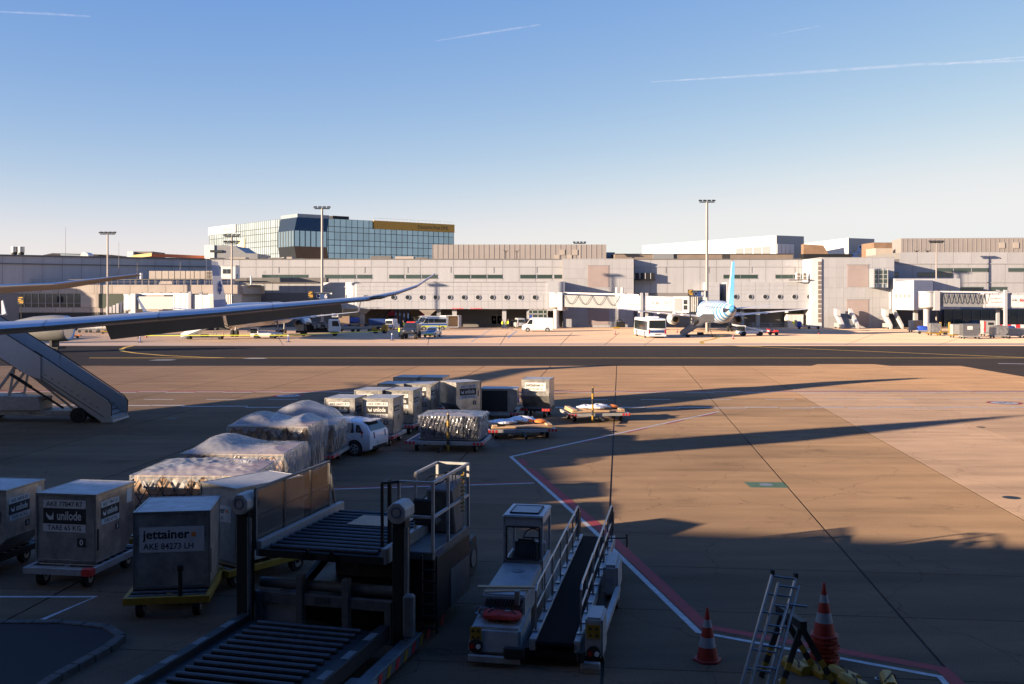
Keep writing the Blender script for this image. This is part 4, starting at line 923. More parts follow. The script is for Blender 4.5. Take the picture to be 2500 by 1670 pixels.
# starboard wing, fin and tailplane
obj('wing', B().loft([[tuple(Vector(q)-SD*(2*(Vector(q)-wr).dot(SD))) for q in wsec(i)] for i in range(7)]), M['wing'], jet, smooth=True)
tp = [(fp(21,1.2,6.75),5.2,.34),(Vector((-33.5,74.8,7.52)),2.9,.20),(Vector((-28.9,79.2,8.34)),1.0,.07)]
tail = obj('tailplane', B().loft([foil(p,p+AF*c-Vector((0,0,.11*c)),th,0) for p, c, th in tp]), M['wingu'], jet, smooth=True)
rs = []
for k in range(9):
    f = k/4; i = min(1,int(f)); g = f-i; rs.append(slat_ring(tp[i][0].lerp(tp[i+1][0],g), tp[i][1]*(1-g)+tp[i+1][1]*g, tp[i][2]*(1-g)+tp[i+1][2]*g, .012))
obj('leading_edge', B().loft(rs, closed=False), M['silver'], tail, smooth=True)
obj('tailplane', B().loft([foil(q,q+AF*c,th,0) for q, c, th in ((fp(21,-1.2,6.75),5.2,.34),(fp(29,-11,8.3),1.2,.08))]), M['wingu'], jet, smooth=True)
for sx in (-1,1):
    c0 = fp(-2.5,sx*9.8,2.7)
    obj('engine', B().loft([[tuple(c0+AF*a+SD*(sx*0)+SD*(r*math.cos(2*math.pi*k/24))+Vector((0,0,r*math.sin(2*math.pi*k/24)))) for k in range(24)] for a, r in ((-2.6,1.45),(-2.2,1.75),(0,1.85),(2.2,1.5),(3.6,.95))]), M['nac'], jet, smooth=True)
    g = obj('landing_gear', B().cyl(tuple(fp(6,sx*5,.6)),tuple(fp(5.5,sx*4.4,3.6)),.22,n=8), M['greyp'], jet)
    for a in (5.3,6.8):
        for d_ in (-.7,.7): obj('wheel', B().cyl(tuple(fp(a,sx*5+d_-.2,.65)),tuple(fp(a,sx*5+d_+.2,.65)),.65,n=18), M['tyre'], g)
# engine nacelle on a wheeled stand beyond the wing
nc = thing('engine_nacelle', 'grey engine nacelle on a low wheeled stand seen under the silver wing', 'engine', (X(108,120),120,0), R(-6))
zc_ = Z(834,120)+1.55
obj('cowl', B().lathe([(.55,-4.6),(1.0,-3.2),(1.4,-1.2),(1.56,1.0),(1.52,2.4),(1.38,3.05),(1.22,3.0),(1.2,2.2)],(0,0,zc_),'x',30), M['nac'], nc, smooth=True)
obj('inlet_lip', B().lathe([(1.50,2.75),(1.42,3.05),(1.30,3.12),(1.20,3.0)],(0,0,zc_),'x',30), M['silver'], nc, smooth=True)
obj('fan', B().cyl((2.2,0,zc_),(2.25,0,zc_),1.2,n=20), M['dark'], nc)
obj('stand', B().box(-2.6,2.2,-.9,.9,.42,.62).box(-1.9,-1.6,-.8,.8,.6,zc_-1.2).box(1.1,1.4,-.8,.8,.6,zc_-1.4), M['dark'], nc)
for x in (-2.2,-.8,.6,2.0): obj('wheel', B().cyl((x,-1.0,.25),(x,-.78,.25),.25,n=12), M['tyre'], nc)
wl = thing('airliner', 'white winglet of another aircraft at the far left edge', 'airliner', (0,0,0))
y = 140.
obj('winglet', B().prism([(X(3,y),Z(735,y)),(X(6,y),Z(733,y)),(X(14,y),Z(765,y)),(X(4,y),Z(768,y))],'y',y,y+.25), M['planew'], wl)
obj('wing', B().loft([foil((X(12,y),y-.6,Z(768,y)),(X(12,y),y+.9,Z(768,y)),.08,0),foil((X(-260,y),y-9,Z(790,y)),(X(-260,y),y-3,Z(790,y)),.3,0)]), M['planew'], wl, smooth=True)
obj('fuselage', B().cyl((X(-330,y),y-30,3.2),(X(-330,y),y+10,3.2),1.9,n=20), M['planew'], wl, smooth=True)

# ================================================================ boarding bridges
def bridge(label, x0, y0, x1, y1, z0, z1, h, w=2.6, ads=True, hoses=0, cab=True, col=True):
    """rotunda at (x0,y0), head at (x1,y1)"""
    t = thing('boarding_bridge', label, 'boarding bridge', (x0,y0,0), 0)
    a = math.atan2(y1-y0, x1-x0); L = math.hypot(x1-x0,y1-y0)
    obj('rotunda', B().cyl((0,0,z0-.1),(0,0,z0+h),1.35,n=24), M['bwhite'], t, smooth=True)
    obj('rotunda_cap', B().cyl((0,0,z0+h),(0,0,z0+h+.2),1.45,n=24), M['cream2'], t)
    obj('rotunda_column', B().cyl((0,0,0),(0,0,z0-.3),.55,n=14), M['cream2'], t, smooth=True)
    obj('rotunda_floor', B().cyl((0,0,z0-.35),(0,0,z0-.1),1.2,1.4,n=20), M['beige'], t)
    dx, dy = math.cos(a), math.sin(a); nx, ny = -dy, dx
    def P(s, o, z): return (dx*s+nx*o, dy*s+ny*o, z)
    def seg(name, s0, s1, w_, lo, hi, m, parent=t, grow=0):
        zA, zB = z0+(z1-z0)*s0/L, z0+(z1-z0)*s1/L
        return obj(name, B().hexa([P(s0,-w_/2,zA+lo),P(s1,-w_/2,zB+lo),P(s1,w_/2,zB+lo),P(s0,w_/2,zA+lo)],[P(s0,-w_/2,zA+hi),P(s1,-w_/2,zB+hi),P(s1,w_/2,zB+hi),P(s0,w_/2,zA+hi)]), m, parent)
    seg('collar', .9, 1.9, w+.5, -.7, h+.25, M['cream'])
    inner = seg('inner_tunnel', 1.9, L*.55, w-.3, .0, h-.25, M['greyp'])
    outer = seg('outer_tunnel', L*.48, L-3.2, w+.1, -.12, h+.05, M['cream2'])
    seg('cable_rail', 1.6, L*.62, .22, h+.02, h+.3, M['bwhite'], outer)
    for k in range(7): seg('roof_light', 2+k*(L-6)/7, 2.3+k*(L-6)/7, .3, h+.3, h+.45, M['dark'], outer)
    n_ = int((L*.5)/1.15)
    for k in range(n_): seg('rib', L*.49+k*1.15, L*.49+k*1.15+.08, w+.18, -.1, h+.08, M['cream'], outer)
    if ads:
        s0, s1, s2, s3 = L*.50, L*.68, L*.71, L-3.6
        seg('advert_panel', s0, s1, w+.26, .12, h-.35, M['bwhite'], outer); seg('advert_panel', s2, s3, w+.26, .12, h-.35, M['bwhite'], outer)
        o = -(w/2+.16); rot = (R(90), -math.atan2(z1-z0,L), a)
        def tx(s, st, size, dz, m, b=0., al='CENTER', sx=1.): text(st, size, m, outer, P(s,o,z0+(z1-z0)*s/L+dz), (R(90),0,a), align=al, bold=b, sx=sx)
        sm = (s0+s1)/2
        tx(sm, 'Your Global Partner', .52*(s1-s0)/6.3, h*.62, M['inkgry']); tx(sm, 'Your Reliable Bank', .52*(s1-s0)/6.3, h*.36, M['inkgry'])
        tx(s2+(s3-s2)*.33, 'ICBC', .95*(s3-s2)/5, h*.5, M['inkblk'], .012)
        c = P(s2+(s3-s2)*.80, o, z0+(z1-z0)*s2/L+h*.5)
        q = B(); r_ = .62*(s3-s2)/5
        for i in range(20):
            a0, a1 = 2*math.pi*i/20, 2*math.pi*(i+1)/20
            q.bar((c[0]+dx*r_*math.cos(a0),c[1]+dy*r_*math.cos(a0),c[2]+r_*math.sin(a0)),(c[0]+dx*r_*math.cos(a1),c[1]+dy*r_*math.cos(a1),c[2]+r_*math.sin(a1)),.04,.08,up=(nx,ny,0))
        for sx in (-1,1):
            for zz2 in (-.36,-.08,.1,.38): q.bar((c[0]+dx*r_*sx*.15,c[1]+dy*r_*sx*.15,c[2]+zz2*r_),(c[0]+dx*r_*sx*.5,c[1]+dy*r_*sx*.5,c[2]+zz2*r_),.04,.1,up=(nx,ny,0))
            for za2, zb3 in ((-.36,-.1),(.1,.38)): q.bar((c[0]+dx*r_*sx*(.15 if za2 > 0 else .5),c[1]+dy*r_*sx*(.15 if za2 > 0 else .5),c[2]+za2*r_),(c[0]+dx*r_*sx*(.15 if za2 > 0 else .5),c[1]+dy*r_*sx*(.15 if za2 > 0 else .5),c[2]+zb3*r_),.04,.1,up=(nx,ny,0))
        obj('round_emblem', q, M['inkred'], outer)
    for k in range(hoses):
        s = 2.2+k*(L*.42)/hoses; ds = (L*.42)/hoses; pts = []
        for i in range(9):
            f = i/8; ss = s+ds*f; pts.append(P(ss, -(w/2+.12), z0+(z1-z0)*ss/L+h-.15-(h*.7)*math.sin(math.pi*f)))
        obj('hanging_cable', B().tube(pts, .045, 5), M['black'], inner)
    if col:
        sc = L*.66; zc2 = z0+(z1-z0)*.66
        lg = obj('lift_column', B().box(-.25,.25,-.25,.25,.9,zc2+h+.6), M['cream2'], t, loc=P(sc,-(w/2+.35),0)); obj('lift_column', B().box(-.25,.25,-.25,.25,.9,zc2+h+.6), M['cream2'], t, loc=P(sc,w/2+.35,0))
        bo = obj('drive_bogie', B().bar(P(sc,-1.6,.75),P(sc,1.6,.75),.7,.5), M['dark'], t)
        for o_ in (-1.1,1.1): obj('wheel', B().cyl(P(sc-.2,o_,.5),P(sc+.2,o_,.5),.5,n=16) if 0 else B().cyl(P(sc,o_-.2,.5),P(sc,o_+.2,.5),.5,n=16), M['tyre'], bo)
        obj('crossbeam', B().bar(P(sc,-(w/2+.4),zc2-.3),P(sc,w/2+.4,zc2-.3),.4,.35), M['greyp'], t)
    if cab:
        k = obj('cabin', B().hexa([P(L-3.2,-w*.62,z1-.3),P(L-.2,-w*.62,z1-.3),P(L-.2,w*.62,z1-.3),P(L-3.2,w*.62,z1-.3)],[P(L-3.2,-w*.62,z1+h+.2),P(L-.2,-w*.62,z1+h+.2),P(L-.2,w*.62,z1+h+.2),P(L-3.2,w*.62,z1+h+.2)]), M['cream2'], t)
        obj('roller_door', B().hexa([P(L-2.9,-w*.62-.05,z1),P(L-1.6,-w*.62-.05,z1),P(L-1.6,-w*.62,z1),P(L-2.9,-w*.62,z1)],[P(L-2.9,-w*.62-.05,z1+h-.2),P(L-1.6,-w*.62-.05,z1+h-.2),P(L-1.6,-w*.62,z1+h-.2),P(L-2.9,-w*.62,z1+h-.2)]), M['greyp'], k)
        for dz in (.3,1.3): obj('cab_window', B().hexa([P(L-1.2,-w*.62-.05,z1+dz),P(L-.5,-w*.62-.05,z1+dz),P(L-.5,-w*.62,z1+dz),P(L-1.2,-w*.62,z1+dz)],[P(L-1.2,-w*.62-.05,z1+dz+.8),P(L-.5,-w*.62-.05,z1+dz+.8),P(L-.5,-w*.62,z1+dz+.8),P(L-1.2,-w*.62,z1+dz+.8)]), M['glass'], k)
        bl = obj('bellows', B().hexa([P(L-.2,-w*.6,z1-.1),P(L+1.6,-w*.5,z1),P(L+1.6,w*.5,z1),P(L-.2,w*.6,z1-.1)],[P(L-.2,-w*.6,z1+h+.1),P(L+1.6,-w*.5,z1+h),P(L+1.6,w*.5,z1+h),P(L-.2,w*.6,z1+h+.1)]), M['greyp'], t)
        for i in range(5): obj('fold', B().hexa([P(L+i*.33,-w*.60,z1-.1),P(L+.12+i*.33,-w*.60,z1-.1),P(L+.12+i*.33,w*.6,z1-.1),P(L+i*.33,w*.6,z1-.1)],[P(L+i*.33,-w*.60,z1+h+.12),P(L+.12+i*.33,-w*.60,z1+h+.12),P(L+.12+i*.33,w*.6,z1+h+.12),P(L+i*.33,w*.6,z1+h+.12)]), M['alud'], bl)
    return t
yb0, yb1 = 202., 190.5
bridge('boarding bridge with white adverts reaching to the striped airliner', X(1358,yb0), yb0, X(1690,yb1), yb1, Z(748,yb0), Z(763,yb1)+.25, 2.55, hoses=4)
ya0 = 190.
bridge('boarding bridge with a bundle of black hoses at the right edge', X(2262,ya0), ya0, X(2540,ya0-1), ya0-1, Z(748,ya0), Z(751,ya0), 2.6, hoses=9, cab=False)
bridge('plain cream boarding bridge behind the silver wing', X(322,186), 186, X(560,180), 180, Z(754,186), Z(755,180), 2.5, ads=False)
for i in range(6):
    obj('corrugated_panel', B().box(X(258+i*8.5,187),X(264+i*8.5,187),187,189.5,Z(764,187),Z(749-max(0,i-1)*4,187)), M['cream2'], bpy.data.objects['boarding_bridge.002'], loc=(-X(322,186),-186,0))
# ================================================================ cargo on the near apron
from mathutils import noise as mnoise
rnd = random.Random(3)
def dolly(label, loc, rz, w=1.7, L=2.1, m='whited', dh=.5, bar=True, group='container dollies', stripes=True, cat='dolly', name='container_dolly', wheels=((-.33,-.35),(.33,-.35),(-.33,.35),(.33,.35)), hazard=True):
    """flat wheeled dolly, drawbar towards -Y"""
    t = thing(name, label, cat, loc, rz, group)
    f = B().box(-w/2,w/2,-L/2,-L/2+.09,dh-.17,dh-.02).box(-w/2,w/2,L/2-.09,L/2,dh-.17,dh-.02).box(-w/2,-w/2+.09,-L/2+.09,L/2-.09,dh-.17,dh-.02).box(w/2-.09,w/2,-L/2+.09,L/2-.09,dh-.17,dh-.02).box(-.06,.06,-L/2+.09,L/2-.09,dh-.2,dh-.06)
    obj('frame', f, M[m], t, bev=.008)
    n = max(4, int(L/.28))
    for i in range(n):
        y = -L/2+.2+(L-.4)*i/(n-1); obj('roller', B().cyl((-w/2+.1,y,dh-.05),(w/2-.1,y,dh-.05),.035,n=8), M['steel'], t)
    for a, b_ in wheels:
        x, y = a*w, b_*L; wl_ = obj('wheel', B().cyl((x-.07,y,.19),(x+.07,y,.19),.19,n=16), M['tyre'], t)
        obj('rim', B().cyl((x-.08,y,.19),(x+.08,y,.19),.10,n=12), M['rim'], wl_); obj('fork', B().box(x-.09,x+.09,y-.05,y+.05,.2,dh-.15), M['dark'], t)
    if bar:
        obj('drawbar', B().bar((0,-L/2,dh-.2),(0,-L/2-.95,.22),.08).cyl((0,-L/2-.95,.22),(0,-L/2-1.05,.22),.07,n=8), M[m] if m == 'yel' else M['dark'], t)
    if hazard:
        for sx in (-1,1):
            for k in range(3): obj('hazard_mark', B().box(sx*(w/2-.03-k*.16)-.05,sx*(w/2-.03-k*.16)+.05,-L/2-.006,-L/2-.002,dh-.16,dh-.03), M['red'], t)
            for k in range(3): obj('hazard_mark', B().box(sx*w/2-(.002 if sx < 0 else -.002)-.002,sx*w/2+.004*sx,-L/2+.1+k*.3,-L/2+.24+k*.3,dh-.16,dh-.03), M['red'], t)
    return t
def bird(parent, x, y, z, s, rot, m):
    q = B(); pts = [(-.5,.45),(-.5,-.05),(-.15,-.5),(.5,-.5),(.5,.5),(.28,.1),(.1,-.12),(-.1,.02),(-.3,.12)]
    q.poly([(a*s, b_*s, 0) for a, b_ in pts]); return obj('bird_mark', q, m, parent, loc=(x,y,z), rot=rot)
def container(label, loc, rz, code, w=1.50, d=1.75, h=1.60, slant='back', z0=.5, style='unilode', sidemark=True, group=None, m='alu', name='cargo_container', small=True, dz=0.):
    t = thing(name, label, 'cargo container', (loc[0],loc[1],z0), rz, group)
    s = .44
    if slant == 'back': body = B().prism([(-d/2,0),(d/2-s,0),(d/2,s),(d/2,h),(-d/2,h)],'x',-w/2,w/2)
    elif slant == 'right': body = B().prism([(-w/2,0),(w/2-s,0),(w/2,s),(w/2,h),(-w/2,h)],'y',-d/2,d/2)
    elif slant == 'left': body = B().prism([(-w/2+s,0),(w/2,0),(w/2,h),(-w/2,h),(-w/2,s)],'y',-d/2,d/2)
    elif slant == 'front': body = B().prism([(-d/2+.35,0),(d/2,0),(d/2,h),(-d/2,h),(-d/2,h*.42)],'x',-w/2,w/2)
    else: body = B().box(-w/2,w/2,-d/2,d/2,0,h)
    obj('body', body, M[m], t, bev=.006)
    obj('roof', B().box(-w/2+.03,w/2-.03,-d/2+.03,d/2-.03,h-.01,h+.012), M['alutop' if m == 'alu' else 'whited'], t)
    e = B(); r_ = .022
    for sx in (-1,1):
        e.box(sx*w/2-r_,sx*w/2+r_,-d/2-r_,d/2+r_,h-.03,h+.018)
        if not (slant == 'right' and sx > 0) and not (slant == 'left' and sx < 0) and slant != 'front': e.box(sx*w/2-r_,sx*w/2+r_,-d/2-r_,-d/2+r_,0,h)
    for sy in (-1,1): e.box(-w/2+r_,w/2-r_,sy*d/2-r_,sy*d/2+r_,h-.03,h+.018)
    e.box(-w/2,w/2-(s if slant == 'right' else 0),-d/2-r_+(.35 if slant == 'front' else 0),-d/2+r_+(.35 if slant == 'front' else 0),0,.06)
    obj('edge_frame', e, M['alud'], t)
    def face(side, cx, cz, ww):
        if side == 'front': at = lambda u, v, o: (cx+u, -d/2-.006-o, cz+v); rot = (R(90),0,0); bx = lambda u0,u1,v0,v1,o: B().box(cx+u0,cx+u1,-d/2-.008-o,-d/2-.002-o,cz+v0,cz+v1)
        else: at = lambda u, v, o: (w/2+.006+o, cx+u, cz+v); rot = (R(90),0,R(90)); bx = lambda u0,u1,v0,v1,o: B().box(w/2+.002+o,w/2+.008+o,cx+u0,cx+u1,cz+v0,cz+v1)
        k = ww
        if style == 'unilode':
            pl = obj('white_plate', bx(-k/2,k/2,.17*k,.345*k,0), M['inkwht'], t); text(code, .15*k, M['inkblk'], pl, at(0,.255*k,.004), rot, bold=.015, sx=.95)
            pb = obj('black_plate', bx(-k/2,k/2,-.17*k,.165*k,0), M['inkblk'], t); text('unilode', .27*k, M['inkwht'], pb, at(.11*k,.0*k,.004), rot, bold=.02, sx=.72); bird(pb, *at(-.34*k,.0,.005), .17*k, rot, M['inkwht'])
            pw = obj('white_plate', bx(-k/2,k/2,-.345*k,-.175*k,0), M['inkwht'], t); text('TARE 65 KG', .15*k, M['inkblk'], pw, at(0,-.26*k,.004), rot, bold=.015)
            q0 = obj('black_square', bx(k*.30,k*.50,-.66*k,-.47*k,0), M['inkblk'], t); text('0', .17*k, M['inkwht'], q0, at(.40*k,-.565*k,.004), rot, bold=.02)
        elif style == 'jettainer':
            pl = obj('white_plate', bx(-k/2,k/2,-.20*k,.20*k,0), M['inkwht'], t); text('jettainer', .20*k, M['inkblk'], pl, at(-.09*k,.08*k,.004), rot, bold=.025, sx=1.05)
            obj('orange_mark', bx(.30*k,.37*k,.04*k,.11*k,.004), M['inkor'], pl); text(code, .135*k, M['inkblk'], pl, at(-.05*k,-.11*k,.004), rot, bold=.01, sx=.95)
    if slant == 'right': face('front', -.05, h*.66, .74)
    elif style == 'jettainer' and slant == 'front': face('front', 0, h*.74, 1.15)
    elif style == 'jettainer': face('front', 0, h*.64, 1.34 if w > 1.4 else .95)
    else: face('front', -.04, h*.68, 1.08 if w > 1.45 else 1.0)
    if sidemark and style == 'unilode': face('side', -.25, h*.70, .78); obj('paper_label', B().box(w/2+.002,w/2+.006,d*.28,d*.42,h*.72,h*.92), M['inkwht'], t)
    # rivet strips, strap latch and dents of the skin
    obj('latch', B().box(w/2+.002,w/2+.03,-d/2+.03,-d/2+.09,.3,.8).box(-w/2-.03,-w/2-.002,-d/2+.05,-d/2+.1,.35,.75) if slant not in ('right','left') else B().box(w/2-.2,w/2-.16,-d/2-.03,-d/2-.004,.8,1.1), M['dark'], t)
    return t
# near containers
dn = dolly('grey dolly under the container numbered 77847', (-10.3,24.75,0), R(-9), 1.7, 2.4, hazard=False, bar=False)
obj('red_corner', B().box(.62,.853,-1.206,-1.0,.33,.482), M['red'], dn)
container('metal container numbered AKE 77847 R7 in the shade at the left', (-10.33,24.9), R(-9), 'AKE 77847 R7')
dolly('dark dolly cut by the left picture edge', (-13.1,25.3,0), R(-9), 1.7, 2.4, m='dark', hazard=False, bar=False)
container('metal container cut by the left picture edge, slanting at its lower right', (-12.95,25.35), R(-9), 'AKE 36876 R7', w=2.0, d=1.5, slant='right')
y1 = dolly('yellow dolly under the dented jettainer container', (-7.38,22.5,0), R(8), 1.75, 2.3, m='yel', hazard=False, bar=False)
obj('guide_post', B().cyl((.28,-1.1,.3),(.28,-1.1,1.05),.045,n=8).cyl((.28,-1.1,1.0),(.28,-1.1,1.12),.07,n=8), M['dark'], y1)
container('dented bare metal container numbered AKE 84273 LH on the yellow dolly', (-7.4,22.75), R(8), 'AKE 84273 LH', w=1.56, d=1.62, h=1.63, style='jettainer', sidemark=False)
dolly('yellow dolly under the white container beside the loader', (-6.27,24.8,0), R(-37), 1.5, 2.6, m='yel', hazard=False, bar=False)
wc_ = container('white painted container ending 647 LH behind the loader railing', (-6.27,24.85), R(-37), '35647 LH', w=1.32, d=2.05, h=1.75, z0=.55, style='jettainer', sidemark=False, slant='none', m='whited')
# rows of containers on dollies
rows = [(46.95,-7.6,-5.88,'AKE 34475 R7','AKE 32891 R7'),(50.75,-6.85,-5.35,'AKE 36583 R7','AKE 38553 R7'),(54.3,-6.18,-4.78,'AKE 35 R7','AKE 79497 R7'),(58.5,-5.85,-4.45,'AKE 34682 R7','AKE 70776 R7')]
for k, (yy, xa, xb, ca, cb_) in enumerate(rows):
    for i, (xx, cc) in enumerate(((xa,ca),(xb,cb_))):
        side = 'left' if i == 0 else 'right'
        dolly('red and white ended dolly under the %s container of the %s pair' % (side, ['nearest','second','third','farthest'][k]), (xx,yy-.1,0), R(-10), 1.55, 2.3)
        container('dull metal container marked %s, %s one of the %s pair' % (cc, side, ['nearest','second','third','farthest'][k]), (xx,yy), R(-10), cc, w=1.38, d=1.75, group='unilode containers standing in pairs')
dolly('dolly under the turned container numbered 11382', (-2.85,55.4,0), R(38), 1.6, 2.2)
container('turned metal container numbered AKE 11382 R7 with one sunlit side', (-2.78,55.3), R(38), 'AKE 11382 R7', w=1.62, d=1.5, slant='left', sidemark=False)
dc = thing('cargo_container', 'low open container with a black curtain and blue tarpaulin', 'cargo container', (-.65,56.6,.35), R(-4))
obj('body', B().prism([(-1.0,0),(.75,0),(1.0,.4),(1.0,1.25),(-1.0,1.25)],'y',-.7,.7), M['alu'], dc, bev=.01)
obj('curtain', B().box(-.95,.45,-.73,-.70,.06,1.18), M['black'], dc); obj('roof', B().box(-1.02,1.02,-.73,.73,1.25,1.29), M['alutop'], dc)
obj('tarpaulin', B().loft([[(.95+.15*math.sin(i*1.3)*k,-.6+.25*i,1.3-.75*k-.05*math.sin(i*2.)) for i in range(6)] for k in (0,.3,.6,1.)], closed=False), M['tarp'], dc, smooth=True)
dolly('low dolly under the open curtained container', (-.65,56.6,0), R(-4), 2.0, 1.5, dh=.36, bar=False)
container('pale container numbered AKN 75158 with an inward sloping front', (1.45,57.1), R(-12), 'AKN 75158 LH', w=1.55, d=1.6, h=1.55, slant='front', z0=.55, style='jettainer', sidemark=False)
dolly('dark dolly under the sloping front container', (1.45,57.1,0), R(-12), 1.6, 2.0, m='dark', dh=.55)

# wrapped cargo pallets
def hump(u, v, seed): 
    q = random.Random(seed); s = 0
    for k in range(5):
        a, b_, c, e_ = q.uniform(1,4), q.uniform(1,4), q.uniform(0,6), q.uniform(.3,1.); s += e_*math.sin(a*u*3+c)*math.cos(b_*v*3+c*1.7)
    return s/2.2
def pallet(label, loc, rz, w, d, h, seed, arch=(.35,.15,.25), z0=.5, tail=True, yellow=False, dark=False, crease=1.):
    t = thing('wrapped_pallet', label, 'wrapped cargo', (loc[0],loc[1],z0), rz, 'plastic wrapped cargo pallets')
    obj('pallet_base', B().box(-w/2-.06,w/2+.06,-d/2-.06,d/2+.06,0,.05), M['alud'], t)
    q = random.Random(seed); x = -w/2+.03
    rowsz = 2 if h < 1.4 else 3
    # outer shell of cartons, front and right sides
    nx = int(w/.62); ny = int(d/.62)
    for r_ in range(rowsz):
        hh = (h-.06)/rowsz
        for i in range(nx):
            ww = w/nx; j = q.uniform(-.02,.03)
            obj('carton', B().box(-w/2+ww*i+.012,-w/2+ww*(i+1)-.012,-d/2+.02+j,-d/2+.6,.06+hh*r_+.006,.06+hh*(r_+1)-.006), M['card'] if not dark else M['greyp'], t, bev=.012)
            if q.random() < .4: obj('paper_label', B().box(-w/2+ww*(i+.3),-w/2+ww*(i+.75),-d/2+.012+j-.01,-d/2+.015+j-.003,.06+hh*(r_+.3),.06+hh*(r_+.75)), M['inkwht'], t)
        for i in range(1,ny):
            dd_ = d/ny; j = q.uniform(-.03,.02)
            obj('carton', B().box(w/2-.6,w/2-.02+j,-d/2+dd_*i+.012,-d/2+dd_*(i+1)-.012,.06+hh*r_+.006,.06+hh*(r_+1)-.006), M['card'] if not dark else M['greyp'], t, bev=.012)
    obj('carton_core', B().box(-w/2+.3,w/2-.58,-d/2+.58,d/2-.05,.06,h-.08), M['card'], t)
    # net
    nb = B(); n = int(w/.36)
    for k in range(-4, n+1):
        for s_ in (-1,1):
            pts = []
            for z in (0.05, h-.02):
                f = (z/h); xx = -w/2+(k+ (f*h/.62 if s_ > 0 else 4-f*h/.62))*.36; pts.append((xx, z))
            (xa, za), (xb, zb3) = pts
            def clip(xa, za, xb, zb3):
                if max(xa,xb) < -w/2 or min(xa,xb) > w/2: return None
                for lim in (-w/2, w/2):
                    if (xa-lim)*(xb-lim) < 0:
                        f = (lim-xa)/(xb-xa); zm = za+(zb3-za)*f
                        if (lim < 0) == (xa < lim): xa, za = lim, zm
                        else: xb, zb3 = lim, zm
                return xa, za, xb, zb3
            c = clip(xa, za, xb, zb3)
            if c: nb.cyl((c[0],-d/2-.03,c[1]),(c[2],-d/2-.03,c[3]),.016,n=4)
            if abs(k*.36) < d: 
                m_ = int(d/.36)
    for k in range(int(d/.36)-1):
        for s_ in (0,1): nb.cyl((w/2+.03,-d/2+k*.36+(.36*s_),.05),(w/2+.03,-d/2+k*.36+.36*(1-s_)+.36*0,h-.05),.016,n=4)
    for z in (.3,.8,h-.04): nb.cyl((-w/2,-d/2-.035,z),(w/2,-d/2-.035,z),.012,n=4)
    obj('net', nb, M['net'], t)
    # milky cover draped over the top
    NX, NY = 92, 64; ov = .07
    def top(u, v):      # u,v in 0..1
        a = arch[0]*math.exp(-((u-.27)/.24)**2)+arch[1]*math.exp(-((u-.55)/.24)**2)+arch[2]*math.exp(-((u-.86)/.17)**2)
        eu, ev = min(1, min(u,1-u)/.16), min(1, min(v,1-v)/.30); edge = math.sin(eu*math.pi/2)*math.sin(ev*math.pi/2)
        wr_ = (.0035*math.sin(v*46+4*hump(u*1.5,v,seed+2))*abs(hump(u*2,v,seed+5))+.0025*math.sin(u*55+v*30+5*hump(u,v,seed+8)))*crease
        rg_ = mnoise.ridged_multi_fractal(Vector((u*w*1.1+seed,v*d*1.9,seed*.7)),.9,2.1,5,1.,2.)-1.1; rf_ = mnoise.noise(Vector((u*w*7,v*d*11,seed)))
        return h+.02+edge*(a+.035*hump(u*1.1,v*.9,seed)+.05)+wr_*(.3+.7*edge)+(.024*rg_+.010*rf_)*(.5+.5*crease)*(.25+.75*edge)
    rows_ = []
    for j in range(NY+1):
        v = j/NY; rows_.append([(-w/2-ov+(w+2*ov)*i/NX, -d/2-ov+(d+2*ov)*v, top(i/NX,v)) for i in range(NX+1)])
    obj('cover', B().loft(rows_, closed=False), M['filmt'] if not dark else M['filmd'], t, smooth=True)
    # clear film down the sides with an uneven hem
    per = []
    for i in range(NX+1): per.append((-w/2-ov+(w+2*ov)*i/NX, -d/2-ov, rows_[0][i][2]))
    for j in range(1,NY+1): per.append((w/2+ov, -d/2-ov+(d+2*ov)*j/NY, rows_[j][NX][2]))
    q2 = random.Random(seed+1); sk = []
    nlev = 7
    for k in range(nlev+1):
        f = k/nlev; rowk = []
        for i, (x, y, z) in enumerate(per):
            hem = (.10 if i < NX else .02)+.10*math.sin(i*.7+seed)+.08*math.sin(i*1.9+seed*2)
            if i < NX: hem += h*.28*(1 if seed % 2 else .35)
            zz_ = z+(max(.02,hem)-z)*f; bulge = .035*math.sin(i*1.1+k*1.3+seed)+.05*math.sin(math.pi*f)*(1 if i >= NX else .35)+.02*math.sin(i*3.1+k*2)
            rowk.append((x+(bulge if i >= NX else 0), y-(bulge if i < NX else 0), zz_))
        sk.append(rowk)
    obj('side_film', B().loft(sk, closed=False), M['film'] if not dark else M['filmd'], t, smooth=True)
    hm = []
    for k in range(5):
        f = k/4; rowk = []
        for i, (x, y, z) in enumerate(per):
            fr_ = i <= NX; drop = (.16+.07*math.sin(i*.23+seed)+.05*math.sin(i*.61+seed*3)) if fr_ else (.55*h+.22*math.sin(i*.33+seed)+.1*math.sin(i*.9))
            if dark: drop *= .3
            bl_ = .02+(.10*math.sin(math.pi*min(1,f*1.1))*(0 if fr_ else 1))+.018*math.sin(i*.8+k*1.7+seed)*f
            rowk.append((x+(bl_ if not fr_ else 0), y-(bl_ if fr_ else 0), z-drop*f))
        hm.append(rowk)
    obj('cover_hem', B().loft(hm, closed=False), M['filmt'] if not dark else M['filmd'], t, smooth=True)
    if tail:
        b_ = []
        for k in range(6):
            f = k/5; b_.append([(w/2+.05+.9*f*(.4+.6*i/5)+.05*math.sin(i*2+k), -d/2+.1+i*.12-.25*f, .75*(1-f)*(1-.1*i)+.03*math.sin(i*3+k*2)-.35*f+.05) for i in range(6)])
        obj('loose_film', B().loft(b_, closed=False), M['film'], t, smooth=True)
    return t
PD = ((-.38,-.3),(.38,-.3),(-.38,.3),(.38,.3))
